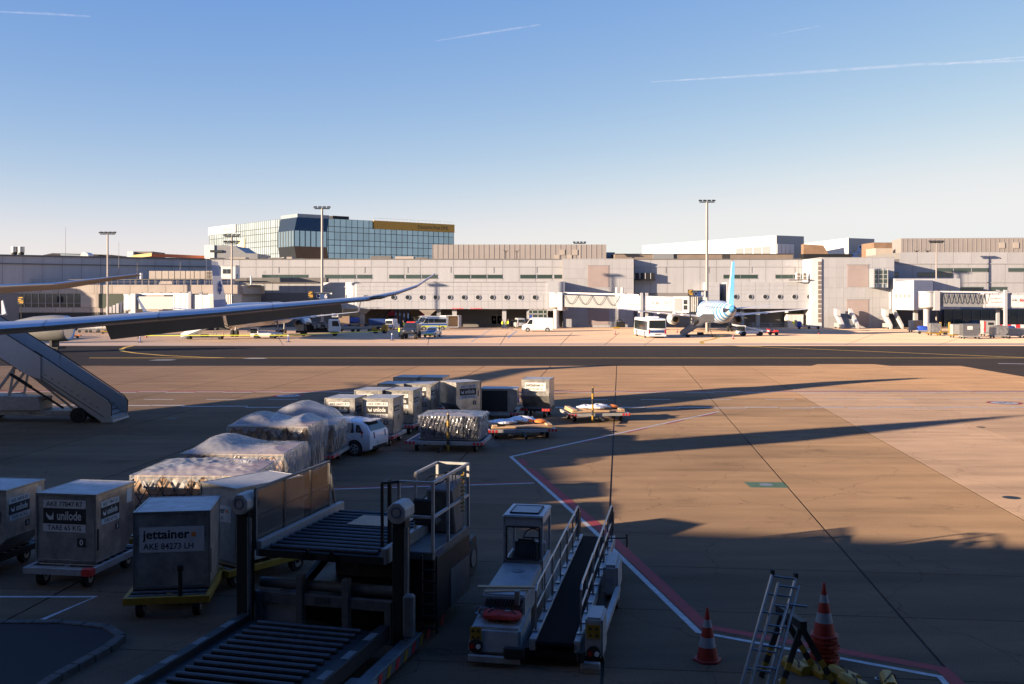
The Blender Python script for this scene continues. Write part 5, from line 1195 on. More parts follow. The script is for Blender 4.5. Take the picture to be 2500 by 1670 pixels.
for nm, lc, rz_, w_, d_, h_, sd, ar, ye, tl_ in (
    ('frontmost milky wrapped pallet with creased flat top, beside the white container', (-8.25,27.75), -2, 3.05, 2.5, 1.6, 11, (.05,.05,.05), True, False),
    ('second wrapped pallet with netted brown cartons and a rounded left hump', (-8.1,31.2), -3, 2.95, 2.5, 1.62, 12, (.27,.02,.05), False, False),
    ('third wrapped pallet with a loose trail of film at its right', (-8.55,37.4), -4, 2.8, 2.4, 1.62, 15, (.30,.0,.24), False, True),
    ('rearmost wrapped pallet with a tall smooth dome, beside the white car', (-8.35,41.6), -5, 2.75, 2.4, 1.15, 14, (.44,.54,.28), False, False)):
    pallet(nm, lc, R(rz_), w_, d_, h_, sd, ar, tail=tl_, crease=2.6 if sd == 11 else .7)
    dolly('%s pallet dolly under the %s wrapped pallet' % ('yellow' if ye else 'red marked', {11:'frontmost',12:'second',15:'third',14:'rearmost'}[sd]), (lc[0],lc[1],0), R(rz_), w_+.15, d_+.2, m='yel' if ye else 'whited', hazard=not ye, name='pallet_dolly', group='pallet dollies', wheels=PD)
# dark wrapped pallet on a striped dolly, two dollies with loose film
def pole(parent, x, y, h, z0=.1):
    n = 6
    for k in range(n): obj('striped_pole', B().cyl((x,y,z0+h*k/n),(x,y,z0+h*(k+1)/n),.055,n=10), M['yel'] if k % 2 == 0 else M['black'], parent)
    obj('pole_tip', B().cyl((x,y,z0+h),(x,y,z0+h+.07),.045,.02,n=8), M['yel'], parent)
t = dolly('red and white marked dolly carrying the dark wrapped pallet', (-2.75,45.1,0), R(-8), 3.35, 2.5, name='pallet_dolly', group='pallet dollies', wheels=PD); pole(t, .2, -1.32, 1.55)
pallet('dark grey shrink wrapped low pallet behind the striped pole', (-2.6,45.25), R(-8), 2.55, 2.0, 1.02, 21, (.03,.02,.03), tail=True, dark=True)
def scrap(label, loc, rz, seed):
    t = thing('packing_waste', label, 'packing waste', (loc[0],loc[1],.5), rz, 'loose film and timber left on dollies'); q = random.Random(seed)
    for k in range(7): y = -.85+k*.28; obj('plank', B().box(-1.45,1.45,y-.11,y+.11,.005+.0*k,.09), M['wood'], t, bev=.01)
    for sx in (-1,1): obj('plank', B().box(sx*1.3-.12,sx*1.3+.12,-1.0,1.0,.10,.17), M['wood'], t, bev=.01)
    for k in range(3):
        cx, cy, r_ = q.uniform(-1.1,.3), q.uniform(-.4,.5), q.uniform(.3,.5); rings = []
        for i in range(8):
            ph = math.pi*i/7; rings.append([(cx+r_*1.5*math.sin(ph)*math.cos(a)*(1+.25*math.sin(5*a+i)), cy+r_*math.sin(ph)*math.sin(a)*(1+.25*math.cos(4*a+i*2)), .12+r_*.55*(1-math.cos(ph))*.55*(1+.2*math.sin(3*a+i*1.4))) for a in [2*math.pi*j/16 for j in range(16)]])
        obj('film_bundle', B().loft(rings), M['film2'], t, smooth=True)
    for k in range(2):
        cx = .5+.5*k; obj('strap_bundle', B().lathe([(.02,0),(.28,.02),(.3,.09),(.12,.16),(.02,.15)],(cx,.2-.3*k,.16),'z',14), M['orange'], t, smooth=True)
    for k in range(3):
        x = q.uniform(-1.2,1.3); obj('hanging_film', B().loft([[(x+.1*math.sin(j+k2*2)+.06*k2*0, -1.05-.04*k2, .15-.09*k2+.02*math.sin(j*2)) if 0 else (x+.07*j+.03*math.sin(k2*2.+j), -1.06-.05*math.sin(k2+j), .16-.1*k2) for j in range(4)] for k2 in range(6)], closed=False), M['film'], t, smooth=True)
    return t
t = dolly('low dolly behind the dark wrapped pallet, loaded with film and timber', (.35,49.,0), R(8), 3.2, 2.3, name='pallet_dolly', group='pallet dollies', wheels=PD)
scrap('heap of crumpled film, timber and orange straps behind the dark pallet', (.35,49.), R(8), 4)
t = dolly('rightmost dolly with a tall striped pole, loaded with film and timber', (4.45,55.4,0), R(9), 3.3, 2.4, name='pallet_dolly', group='pallet dollies', wheels=PD); pole(t, -.4, -1.3, 1.75)
scrap('sunlit heap of film, timber and orange straps on the rightmost dolly', (4.45,55.4), R(9), 9)

# ================================================================ vehicles
def vehicle(name, label, cat, loc, rz, prof, W_, belt, paint, side_glass, fglass=None, rglass=None, wheels=(), wr_=.32, tum=.16, group=None, lower=None, rims=True):
    """heading +X; prof = (x, z bottom, z top) stations"""
    t = thing(name, label, cat, loc, rz, group); rings = []
    H = max(p[2] for p in prof)
    def hw(z, x=0): return W_/2*(1-tum*max(0,(z-belt)/max(.1,H-belt)))
    for x, zb2, zt2 in prof:
        bz = min(belt, zt2-.03); e = .06 if x in (prof[0][0], prof[-1][0]) else 0
        rings.append([(x,-(W_/2-.04-e),zb2),(x,-(W_/2-e),zb2+.12),(x,-(W_/2-e),bz),(x,-hw(zt2)+.05+e,zt2-.035),(x,-hw(zt2)+.16+e,zt2),(x,hw(zt2)-.16-e,zt2),(x,hw(zt2)-.05-e,zt2-.035),(x,W_/2-e,bz),(x,W_/2-e,zb2+.12),(x,W_/2-.04-e,zb2)])
    body = obj('body', B().loft(rings), paint, t, smooth=True)
    def ztop(x):
        for (a,_,c),(b_,_,d_) in zip(prof, prof[1:]):
            if a <= x <= b_: return c+(d_-c)*(x-a)/(b_-a)
        return H
    for poly in side_glass:
        for sy in (-1,1):
            pts = [(x, sy*(hw(z)+.012+.0), z) for x, z in poly]; obj('side_window', B().poly(pts), M['glass'], body)
    for nm, g in (('windscreen',fglass),('rear_window',rglass)):
        if g:
            (xa, za), (xb, zb3) = g; ins = .16
            if abs(xb-xa) < .12:
                dx_ = .02 if nm == 'windscreen' else -.02
                obj(nm, B().quad((xa+dx_,-hw(za)+ins,za),(xb+dx_,-hw(zb3)+ins,zb3),(xb+dx_,hw(zb3)-ins,zb3),(xa+dx_,hw(za)-ins,za)), M['glass'], body)
            else:
                rws = []
                for k in range(7):
                    x = xa+(xb-xa)*k/6; z = ztop(x); e = .03; d2 = (ztop(x+.02)-ztop(x-.02))/.04; nrm = Vector((-d2,0,1)).normalized()*.025
                    rws.append([(x+nrm.x,-hw(z)+ins,z+nrm.z),(x+nrm.x,0,z+nrm.z),(x+nrm.x,hw(z)-ins,z+nrm.z)])
                obj(nm, B().loft(rws, closed=False), M['glass'], body, smooth=True)
    for x in wheels:
        for sy in (-1,1):
            y = sy*(W_/2-.10); w_ = obj('wheel', B().cyl((x,y-.11,wr_),(x,y+.13*sy if sy > 0 else y+.11,wr_),wr_,n=24), M['tyre'], t)
            if rims:
                rm = obj('rim', B().cyl((x,sy*(W_/2+.005),wr_),(x,sy*(W_/2+.035),wr_),wr_*.66,n=20), M['rim'], w_)
                if W_ < 1.75:
                    for k in range(5):
                        a = 2*math.pi*k/5; obj('spoke_gap', B().cyl((x+wr_*.42*math.cos(a),sy*(W_/2+.034),wr_+wr_*.42*math.sin(a)),(x+wr_*.42*math.cos(a),sy*(W_/2+.038),wr_+wr_*.42*math.sin(a)),wr_*.15,n=8), M['black'], rm)
            obj('wheel_arch', B().cyl((x,sy*(W_/2-.2),wr_+.02),(x,sy*(W_/2+.008),wr_+.02),wr_*1.18,n=24), M['black'], t)
    return t, body
def hatchback(label, loc, rz):
    prof = [(-2.0,.42,.72),(-1.96,.30,1.02),(-1.75,.22,1.28),(-1.45,.2,1.42),(-.8,.2,1.50),(-.1,.2,1.50),(.35,.2,1.42),(.95,.2,1.05),(1.5,.22,.98),(1.85,.24,.86),(2.0,.34,.62)]
    t, b = vehicle('hatchback_car', label, 'car', loc, rz, prof, 1.72, .92, M['carwhite'],
        [[(-1.62,1.0),(-1.28,1.0),(-1.28,1.32),(-1.42,1.30)],[(-1.2,.98),(-.42,.96),(-.42,1.40),(-1.12,1.38)],[(-.34,.96),(.72,.96),(.28,1.36),(-.34,1.41)]],
        ((1.0,1.04),(.38,1.42)), ((-1.93,1.02),(-1.55,1.38)), (-1.24,1.27), .31)
    for sy in (-1,1):
        obj('tail_lamp', B().hexa([(-2.03,sy*.50,.74),(-1.60,sy*.885,.80),(-1.58,sy*.85,.80),(-1.9,sy*.5,.74)],[(-2.0,sy*.52,1.0),(-1.55,sy*.88,1.05),(-1.53,sy*.84,1.05),(-1.88,sy*.5,1.0)]), M['lampred'], b)
        obj('head_lamp', B().cbox((1.86,sy*.62,.72),(.22,.36,.16)), M['lampw'], b); obj('door_handle', B().cbox((-.28,sy*.872,.86),(.2,.02,.035)), M['carwhite'], b)
        obj('door_seam', B().box(-.385,-.378,sy*.861-.003,sy*.861+.004,.35,.98), M['dark'], b)
        text('0942', .2, M['inkblk'], b, (.12,sy*.866,.66), (R(90),0,0 if sy < 0 else R(180)), bold=.02)
        obj('mirror', B().cbox((.62,sy*.98,.98),(.14,.2,.13)), M['carwhite'], b)
    obj('number_plate', B().cbox((-2.02,0,.56),(.02,.5,.12)), M['inkwht'], b); obj('bumper_insert', B().cbox((-1.99,0,.36),(.06,1.3,.14)), M['dark'], b)
    obj('roof_spoiler', B().box(-1.80,-1.45,-.55,.55,1.42,1.46), M['carwhite'], b)
    return t
hatchback('white hatchback car numbered 0942 beside the rearmost wrapped pallet', (-7.5,44.15,0), R(161))
# ================================================================ cargo loader in the foreground
# local frame: origin at the middle of the main deck's front edge, +Y away from the camera
ld = thing('cargo_loader', 'large dark cargo lift loader with roller decks and operator stand', 'cargo loader', (-3.66,19.65,0), R(-14.5))
ZD = 1.9
obj('main_deck', B().box(-1.30,1.30,-.05,3.6,ZD-.20,ZD-.06), M['dark'], ld)
for i in range(13): obj('roller', B().cyl((-1.12,.12+i*.27,ZD-.03),(1.12,.12+i*.27,ZD-.03),.05,n=10), M['ldroll'], ld)
for sx in (-1,1): obj('deck_rail', B().box(sx*1.30-.06,sx*1.30+.06,-.05,3.9,ZD-.2,ZD+.10), M['greyp'], ld, bev=.01)
obj('cardboard_sheet', B().box(-.35,.85,2.0,2.9,ZD+.025,ZD+.035), M['card'], ld)
# masts with white octagonal heads
for sx, x in ((-1,-1.62),(1,1.62)):
    m_ = obj('mast', B().box(x-.13,x+.13,-.12,.16,.15,2.58), M['dark'], ld, bev=.02)
    obj('lift_ram', B().cyl((x+.16,-.12,.3),(x+.16,-.12,2.45),.045,n=10), M['galv'], m_)
    cap = [(x+.19*math.cos(a)*1.0, 2.72+.21*math.sin(a)) for a in [math.pi/8+k*math.pi/4 for k in range(8)]]
    obj('mast_head', B().prism(cap,'y',-.24,.28), M['whited'], m_, bev=.015)
    obj('head_ring', B().lathe([(.085,-.25),(.10,-.25),(.10,-.245),(.085,-.245),(.085,-.25)],(x,0,2.74),'y',20), M['inkblu'], m_)
# lower front platform that reaches out of the picture
obj('front_deck', B().box(-1.32,1.32,-5.6,-.35,.40,.54), M['dark'], ld)
for i in range(19): obj('roller', B().cyl((-1.05,-5.4+i*.27,.58),(1.05,-5.4+i*.27,.58),.05,n=10), M['ldroll'], ld)
for sx in (-1,1):
    obj('side_rail', B().box(sx*1.42-.10,sx*1.42+.10,-5.6,-.3,.38,.66), M['dark'], ld, bev=.01)
    for i in range(5): obj('white_mark', B().box(sx*1.42-.07,sx*1.42+.07,-5.0+i*.95,-4.6+i*.95,.662,.668), M['ldw'], ld)
    obj('chassis_beam', B().box(sx*1.78-.13,sx*1.78+.13,-5.4,.4,.10,.34), M['ldw'], ld, bev=.015)
obj('outrigger_foot', B().box(1.55,2.05,-3.0,-2.2,.04,.40), M['ldw'], ld, bev=.03)
for i in range(9):
    y = -1.9+i*.42; obj('hazard_mark', B().hexa([(1.915,y,.12),(1.915,y+.15,.12),(1.92,y+.15,.12),(1.92,y,.12)],[(1.915,y+.1,.30),(1.915,y+.25,.30),(1.92,y+.25,.30),(1.92,y+.1,.30)]), M['yel'] if i % 2 else M['red'], ld)
# front cross structure with the number
obj('cross_tube', B().cyl((-1.4,.25,1.12),(1.4,.25,1.12),.10,n=14), M['ldw'], ld, smooth=True)
obj('number_beam', B().box(-1.45,1.45,.05,.16,.78,.99), M['ldw'], ld, bev=.01)
text('0204', .17, M['inkblk'], ld, (0,.045,.885), (R(90),0,0))
for x in (-1.35,-.48,.48,1.35): obj('upright', B().box(x-.07,x+.07,.02,.18,.16,1.35 if abs(x) < 1 else .98), M['ldw'], ld, bev=.01)
obj('lower_panel', B().box(-1.28,-.55,.10,.15,.18,.76), M['greyp'], ld)
obj('chassis', B().box(-1.15,1.15,.5,6.6,.35,.75), M['dark'], ld)
for sx in (-1,1):
    for y in (1.2,5.6):
        w_ = obj('wheel', B().cyl((sx*1.0,y,.42),(sx*1.35,y,.42),.42,n=20), M['tyre'], ld); obj('rim', B().cyl((sx*1.355,y,.42),(sx*1.38,y,.42),.2,n=14), M['ldw'], w_)
obj('engine_bay', B().box(-.75,.75,2.3,3.3,.75,1.35), M['ldw'], ld, bev=.02)
for sx in (-1,1):
    obj('scissor_arm', B().bar((sx*.95,.7,.7),(sx*.95,4.2,ZD-.25),.10,.2).bar((sx*.85,4.2,.7),(sx*.85,.7,ZD-.25),.10,.2), M['dark'], ld)
    for i in (0,1): obj('prong', B().prism([(sx*.25-.12+i*0,ZD-.2),(sx*.25+.12,ZD-.2),(sx*.25,ZD+.03)],'y',-.10,-.06), M['dark'], ld)
# left railing with mesh panel
rail = B()
for y in (.05,1.25,2.5,3.45): rail.bar((-1.42,y,ZD-.1),(-1.42,y,ZD+1.08),.05)
rail.bar((-1.42,.05,ZD+1.08),(-1.42,3.45,ZD+1.08),.05).bar((-1.42,.05,ZD+.55),(-1.42,3.45,ZD+.55),.04).bar((-1.42,3.45,ZD+1.08),(-1.42,3.75,ZD+.1),.05)
obj('railing', rail, M['ldw'], ld)
obj('guard_panel', B().box(-1.405,-1.395,.1,3.4,ZD-.02,ZD+1.04), M['guard'], ld)
# operator stand, right rear
ox0, ox1, oy0, oy1, oz = 1.30, 2.0, .75, 3.1, 1.78
obj('stand_floor', B().box(ox0,ox1,oy0,oy1,oz-.16,oz), M['ldw'], ld, bev=.015)
text('TREPEL', .16, M['inkblu'], ld, (ox1+.012,oy0+.42,oz-.08), (R(90),0,R(90)), bold=.03)
g = B(); H_ = oz+1.35
for x, y in ((ox0,oy0),(ox1,oy0),(ox1,oy1),(ox0,oy1),(ox0,1.7),(ox1,1.7)): g.bar((x,y,oz),(x,y,H_),.055)
for z in (H_, oz+.68): g.bar((ox0,oy0,z),(ox1,oy0,z),.05).bar((ox1,oy0,z),(ox1,oy1,z),.05).bar((ox0,oy1,z),(ox1,oy1,z),.05).bar((ox0,1.7,z),(ox0,oy1,z),.05)
obj('stand_railing', g, M['whited'], ld)
obj('entry_frame', B().bar((1.05,.9,oz-.2),(1.05,.9,H_),.07).bar((1.05,.5,oz-.2),(1.05,.5,H_),.05).bar((1.05,.5,H_),(ox0,oy0,H_),.05).bar((1.05,.9,oz+.5),(ox0,oy0,oz+.5),.05).bar((1.05,.5,H_),(1.05,.9,H_),.05), M['dark'], ld)
con = obj('control_console', B().prism([(2.05,oz+.0),(2.75,oz+.0),(2.75,oz+.55),(2.55,oz+1.12),(2.05,oz+1.02)],'x',1.9,2.55) if 0 else B().hexa([(1.38,2.35,oz),(1.95,2.35,oz),(1.95,2.95,oz),(1.38,2.95,oz)],[(1.38,2.1,oz+.95),(1.95,2.1,oz+.95),(1.95,2.9,oz+1.14),(1.38,2.9,oz+1.14)]), M['ldw'], ld, bev=.03)
sw = B(); c = Vector((1.58,2.15,oz+1.16)); 
for i in range(18):
    a0, a1 = 2*math.pi*i/18, 2*math.pi*(i+1)/18; sw.cyl((c.x+.2*math.cos(a0),c.y+.19*math.sin(a0),c.z+.06*math.sin(a0)),(c.x+.2*math.cos(a1),c.y+.19*math.sin(a1),c.z+.06*math.sin(a1)),.017,n=6)
obj('steering_wheel', sw.cyl((c.x,c.y,c.z-.12),tuple(c),.03,n=8), M['black'], con)
for k in range(4): obj('lever', B().cyl((1.70+.07*k,2.5,oz+1.0),(1.70+.07*k,2.47,oz+1.24),.012,n=6).cyl((1.70+.07*k,2.47,oz+1.22),(1.70+.07*k,2.465,oz+1.28),.022,n=8), M['black'], con)
obj('seat', B().box(1.45,1.9,1.2,1.6,oz+.4,oz+.5).box(1.45,1.9,1.12,1.2,oz+.5,oz+.95), M['black'], ld, bev=.03)
obj('coiled_cable', B().tube([(ox1+.05+.04*math.sin(i*2.1),2.55+.05*math.cos(i*2.1),oz+1.25-.028*i) for i in range(30)], .013, 5), M['yel'], ld)
# ladder and service panels under the stand
ldr = B()
for x in (1.86,2.16): ldr.bar((x,.5,.3),(x,.5,oz),.04)
for i in range(6): ldr.bar((1.86,.5,.4+i*.22),(2.16,.5,.4+i*.22),.035)
obj('step_ladder', ldr, M['dark'], ld)
obj('side_housing', B().box(1.32,1.98,.9,3.3,.35,oz-.17), M['dark'], ld, bev=.03); obj('housing_panel', B().box(1.985,1.995,1.9,3.2,.40,1.15), M['ldw'], ld)
obj('cylinder_cover', B().box(1.78,1.98,-.35,-.15,.45,1.25), M['ldw'], ld, bev=.04)

# ================================================================ belt loader
bl = thing('belt_loader', 'white belt loader with a black conveyor and cab in the foreground', 'belt loader', (0.30,18.55,0), R(-10.5))
# local: +Y forward (away), x across
obj('chassis', B().box(-1.05,1.15,.2,6.4,.16,.32), M['dark'], bl)
obj('rear_body', B().hexa([(-1.15,.0,.22),(-.16,.0,.22),(-.16,1.3,.22),(-1.15,1.3,.22)],[(-1.10,.08,.68),(-.16,.08,.68),(-.16,1.3,.80),(-1.10,1.3,.80)]), M['whited'], bl, bev=.05, seg=2)
obj('engine_cover', B().hexa([(-1.06,.72,.6),(-.20,.72,.6),(-.20,2.85,.6),(-1.06,2.85,.6)],[(-1.02,.76,1.10),(-.20,.76,1.10),(-.20,2.85,1.16),(-1.02,2.85,1.16)]), M['whited'], bl, bev=.03, seg=2)
for r_ in range(2):
    for i in range(13): x = -.97+i*.055; obj('grille_slot', B().hexa([(x,.70,.72+r_*.17),(x+.028,.70,.72+r_*.17),(x+.028,.735,.72+r_*.17),(x,.735,.72+r_*.17)],[(x+.05,.712,.86+r_*.17),(x+.078,.712,.86+r_*.17),(x+.078,.745,.86+r_*.17),(x+.05,.745,.86+r_*.17)]), M['black'], bl)
obj('filler_cap', B().lathe([(.13,0),(.135,.006),(.12,.012),(.0,.012)],(-.6,2.3,1.145),'z',18), M['greyp'], bl)
# cab
cx0, cx1, cy0, cy1, cz0, cz1 = -1.02, -.18, 2.86, 4.0, .62, 2.10
fr = B()
for x, y in ((cx0,cy0),(cx1,cy0),(cx1,cy1),(cx0,cy1)): fr.box(x-.05 if x > -.5 else x,x if x > -.5 else x+.05,y if y < 3 else y-.05,y+.05 if y < 3 else y,cz0,cz1)
fr.box(cx0,cx1,cy0,cy0+.05,cz1-.16,cz1).box(cx0,cx1,cy0,cy0+.05,cz0,1.22).box(cx0,cx1,cy1-.05,cy1,cz1-.12,cz1).box(cx0,cx1,cy1-.05,cy1,cz0,1.15).box(cx0,cx0+.05,cy0,cy1,cz1-.12,cz1).box(cx1-.05,cx1,cy0,cy1,cz1-.12,cz1).box(cx1-.05,cx1,cy0,cy1,cz0,1.2).box(cx0,cx0+.05,cy0,cy1,cz0,1.2)
cab = obj('cab', fr, M['white'], bl)
obj('cab_roof', B().box(cx0-.02,cx1+.02,cy0-.03,cy1+.04,cz1,cz1+.06), M['white'], cab, bev=.025, seg=2)
obj('roof_hatch', B().box(cx0+.12,cx1-.12,cy0+.15,cy1-.25,cz1+.062,cz1+.085), M['whited'], cab, bev=.01); 
hb = B()
for a, b_ in (((cx0+.12,cy0+.15),(cx1-.12,cy0+.15)),((cx1-.12,cy0+.15),(cx1-.12,cy1-.25)),((cx1-.12,cy1-.25),(cx0+.12,cy1-.25)),((cx0+.12,cy1-.25),(cx0+.12,cy0+.15))): hb.cyl((*a,cz1+.08),(*b_,cz1+.08),.018,n=6)
obj('hatch_seal', hb, M['black'], cab)
sb = B(); q = [(cx0+.07,1.24),(cx1-.07,1.24),(cx1-.07,cz1-.18),(cx0+.07,cz1-.18)]
for a, b_ in zip(q, q[1:]+q[:1]): sb.cyl((a[0],cy0-.012,a[1]),(b_[0],cy0-.012,b_[1]),.022,n=6)
obj('window_seal', sb, M['black'], cab)
obj('rear_pane', B().box(cx0+.07,cx1-.07,cy0+.01,cy0+.016,1.24,cz1-.18), M['pane'], cab); obj('front_pane', B().box(cx0+.06,cx1-.06,cy1-.03,cy1-.024,1.16,cz1-.14), M['pane'], cab)
obj('side_pane', B().box(cx1-.03,cx1-.024,cy0+.06,cy1-.06,1.21,cz1-.13), M['pane'], cab); obj('side_pane', B().box(cx0+.02,cx0+.026,cy0+.06,cy1-.06,1.21,cz1-.13), M['pane'], cab)
obj('driver_seat', B().box(-.80,-.34,3.0,3.14,1.0,1.62).box(-.82,-.32,3.0,3.5,.9,1.05), M['black'], cab, bev=.05, seg=2)
sw = B(); c = Vector((-.52,3.62,1.52))
for i in range(18):
    a0, a1 = 2*math.pi*i/18, 2*math.pi*(i+1)/18; sw.cyl((c.x+.2*math.cos(a0),c.y+.10*math.sin(a0),c.z+.17*math.sin(a0)),(c.x+.2*math.cos(a1),c.y+.10*math.sin(a1),c.z+.17*math.sin(a1)),.016,n=6)
obj('steering_wheel', sw.cyl((c.x,c.y+.2,c.z-.3),tuple(c),.03,n=8).bar((c.x-.2,c.y,c.z),(c.x+.2,c.y,c.z),.025), M['black'], cab)
obj('dashboard', B().box(cx0+.08,cx1-.08,3.72,3.94,1.0,1.4), M['greyp'], cab, bev=.03)
# conveyor
def BP(x, s, dz): # along the belt, s in metres from the rear roller
    return (x, .15+s, .42+.022*s+dz)
LB = 7.5; bx0, bx1 = .12, .80
obj('belt', B().hexa([BP(bx0,0,-.06),BP(bx1,0,-.06),BP(bx1,LB,-.06),BP(bx0,LB,-.06)],[BP(bx0,0,.06),BP(bx1,0,.06),BP(bx1,LB,.06),BP(bx0,LB,.06)]), M['belt'], bl)
obj('belt_roller', B().cyl(BP(bx0,0,0),BP(bx1,0,0),.062,n=12).cyl(BP(bx0,LB,0),BP(bx1,LB,0),.062,n=12), M['belt'], bl)
for x0_, x1_ in ((bx0-.13,bx0-.01),(bx1+.01,bx1+.13)):
    obj('side_beam', B().hexa([BP(x0_,-.02,-.12),BP(x1_,-.02,-.12),BP(x1_,LB+.05,-.12),BP(x0_,LB+.05,-.12)],[BP(x0_,-.02,.10),BP(x1_,-.02,.10),BP(x1_,LB+.05,.10),BP(x0_,LB+.05,.10)]), M['whited'], bl, bev=.012)
    for i in range(12): obj('bracket', B().hexa([BP((x0_+x1_)/2-.05,.3+i*.6,.10),BP((x0_+x1_)/2+.05,.3+i*.6,.10),BP((x0_+x1_)/2+.05,.38+i*.6,.10),BP((x0_+x1_)/2-.05,.38+i*.6,.10)],[BP((x0_+x1_)/2-.05,.3+i*.6,.13),BP((x0_+x1_)/2+.05,.3+i*.6,.13),BP((x0_+x1_)/2+.05,.38+i*.6,.13),BP((x0_+x1_)/2-.05,.38+i*.6,.13)]), M['galv'], bl)
for x, s0 in ((bx0-.07,.35),(bx1+.07,.55)):
    for sa, sb_ in ((s0,s0+2.2),(s0+2.15,s0+4.6),(s0+4.5,s0+6.6)):
        h_ = .92
        p = B().cyl(BP(x,sa,.1),BP(x,sa+.03,h_-.08),.021,n=8).cyl(BP(x,sa+.03,h_-.08),BP(x,sa+.14,h_),.021,n=8).cyl(BP(x,sa+.14,h_),BP(x,sb_,h_+.02),.021,n=8).cyl(BP(x,sb_,h_+.02),BP(x,sb_,.1),.021,n=8).cyl(BP(x,sa+.03,.52),BP(x,sb_,.54),.018,n=8).cyl(BP(x,(sa+sb_)/2,.1),BP(x,(sa+sb_)/2,h_),.018,n=8)
        obj('handrail', p, M['galv'], bl, smooth=True)
    for k in (0,.28): obj('rail_bumper', B().box(x-.05,x+.05,s0+6.6+k,s0+6.72+k,.75,1.55-k*.6), M['galv'], bl, bev=.04, seg=2)
# right hand wheel boxes and lamps
obj('rear_fender', B().box(1.02,1.34,.05,.85,.25,.98), M['whited'], bl, bev=.04, seg=2); obj('front_fender', B().box(1.02,1.34,3.4,4.6,.40,1.05), M['whited'], bl, bev=.06, seg=2)
obj('side_step', B().bar((1.28,.8,.5),(1.34,3.5,.55),.10,.12), M['whited'], bl)
for x0_, x1_, z_ in ((-1.09,-.88,.46),(1.05,1.30,.62)):
    y_ = .015 if x0_ < 0 else .035; w_ = obj('warning_label', B().box(x0_,x1_,y_,y_+.012,z_,z_+.24), M['yel'], bl)
    for i in (0,1):
        for j in (0,1):
            cx = x0_+(x1_-x0_)*(.27+.46*i); cz = z_+.06+.12*j; obj('warning_triangle', B().add([(cx-.035,y_-.003,cz-.03),(cx+.035,y_-.003,cz-.03),(cx,y_-.003,cz+.035)],[(0,1,2)]), M['inkblk'], w_)
for x in (-.98,1.18): obj('lamp_recess', B().cyl((x,-.01,.36),(x,.06,.36),.13,n=16), M['black'], bl); 
for x in (-1.05,1.12): obj('lamp', B().cyl((x,-.03,.36),(x,.0,.36),.05,n=12), M['lampred'], bl); obj('lamp', B().cyl((x+.12,-.03,.36),(x+.12,.0,.36),.045,n=12), M['lampw'], bl)
obj('bumper', B().box(-1.12,-.15,-.06,.0,.08,.22), M['whited'], bl, bev=.02); obj('bumper', B().box(.95,1.3,-.06,.02,.08,.22), M['whited'], bl, bev=.02)
obj('bumper_rubber', B().box(-.45,-.05,-.12,-.04,.20,.42), M['black'], bl, bev=.03); obj('bumper_rubber', B().box(.88,1.02,-.10,-.02,.2,.42), M['black'], bl, bev=.03)
for x in (-1.0,1.18):
    for y in (.75,4.0):
        w_ = obj('wheel', B().cyl((x-.13,y,.34),(x+.13,y,.34),.34,n=20), M['tyre'], bl); obj('rim', B().cyl((x-.14,y,.34),(x+.14,y,.34),.18,n=14), M['whited'], w_)
obj('mirror', B().box(1.38,1.42,5.2,5.42,1.0,1.32), M['black'], bl, bev=.03); obj('mirror_arm', B().cyl((1.0,5.2,1.2),(1.38,5.3,1.2),.015,n=6), M['dark'], bl)
obj('exhaust_pipe', B().cyl((-.33,.68,.95),(-.33,.68,1.22),.055,n=12), M['galv'], bl)
# loose things lying on it
def place(o, p, parent=bl):   # world position of a point given in the loader's frame
    c_, s_ = math.cos(R(-10.5)), math.sin(R(-10.5)); o.location = (.30+p[0]*c_-p[1]*s_, 18.55+p[0]*s_+p[1]*c_, p[2]); return o
a = tag(obj('timber_plank', B().box(-.55,.55,-.06,.06,0,.035), M['wood'], bev=.006, rot=(0,0,R(5))), 'longer timber plank lying on the belt loader hood', 'plank'); place(a, (-.62,1.10,1.135)); a.rotation_euler = (0,0,R(-2)); 
a = tag(obj('timber_plank', B().box(-.42,.42,-.05,.05,0,.03), M['wood'], bev=.006), 'shorter timber plank under the longer one', 'plank'); place(a, (-.60,.98,1.104)); a.rotation_euler = (0,0,R(8))
bag = thing('tool_bag', 'red fabric bag lying on the rear of the belt loader', 'bag'); place(bag, (-.56,.42,.74)); bag.rotation_euler = (0,0,R(-14))
rings = [[(x,.19*w_*math.cos(a_)+.015*math.sin(3*a_+x*9),.085+.085*w_*math.sin(a_)+.012*math.sin(5*a_+x*7)) for a_ in [2*math.pi*k/16 for k in range(16)]] for x, w_ in ((-.36,.55),(-.33,.85),(-.2,1.02),(0,.95),(.18,1.05),(.3,.9),(.35,.5))]
obj('bag_body', B().loft(rings), M['bag'], bag, smooth=True); obj('bag_label', B().box(.05,.15,-.05,.05,.178,.182), M['inkwht'], bag)
obj('bag_strap', B().tube([(-.25,-.12,.16),(-.15,-.02,.2),(0,.0,.205),(.18,-.02,.2),(.28,-.1,.15)], .014, 6), M['black'], bag)
cn = tag(obj('chain_heap', (lambda q: [q.lathe([(.055,-.012),(.075,0),(.055,.012),(.035,0),(.055,-.012)],(rnd.uniform(-.17,.17),rnd.uniform(-.09,.09),.01+.07*rnd.random()),rnd.choice('xyz'),8) for _ in range(16)] and q)(B()), M['galv']), 'small heap of chain on the belt loader rear', 'chain'); place(cn, (-.90,.58,.78))

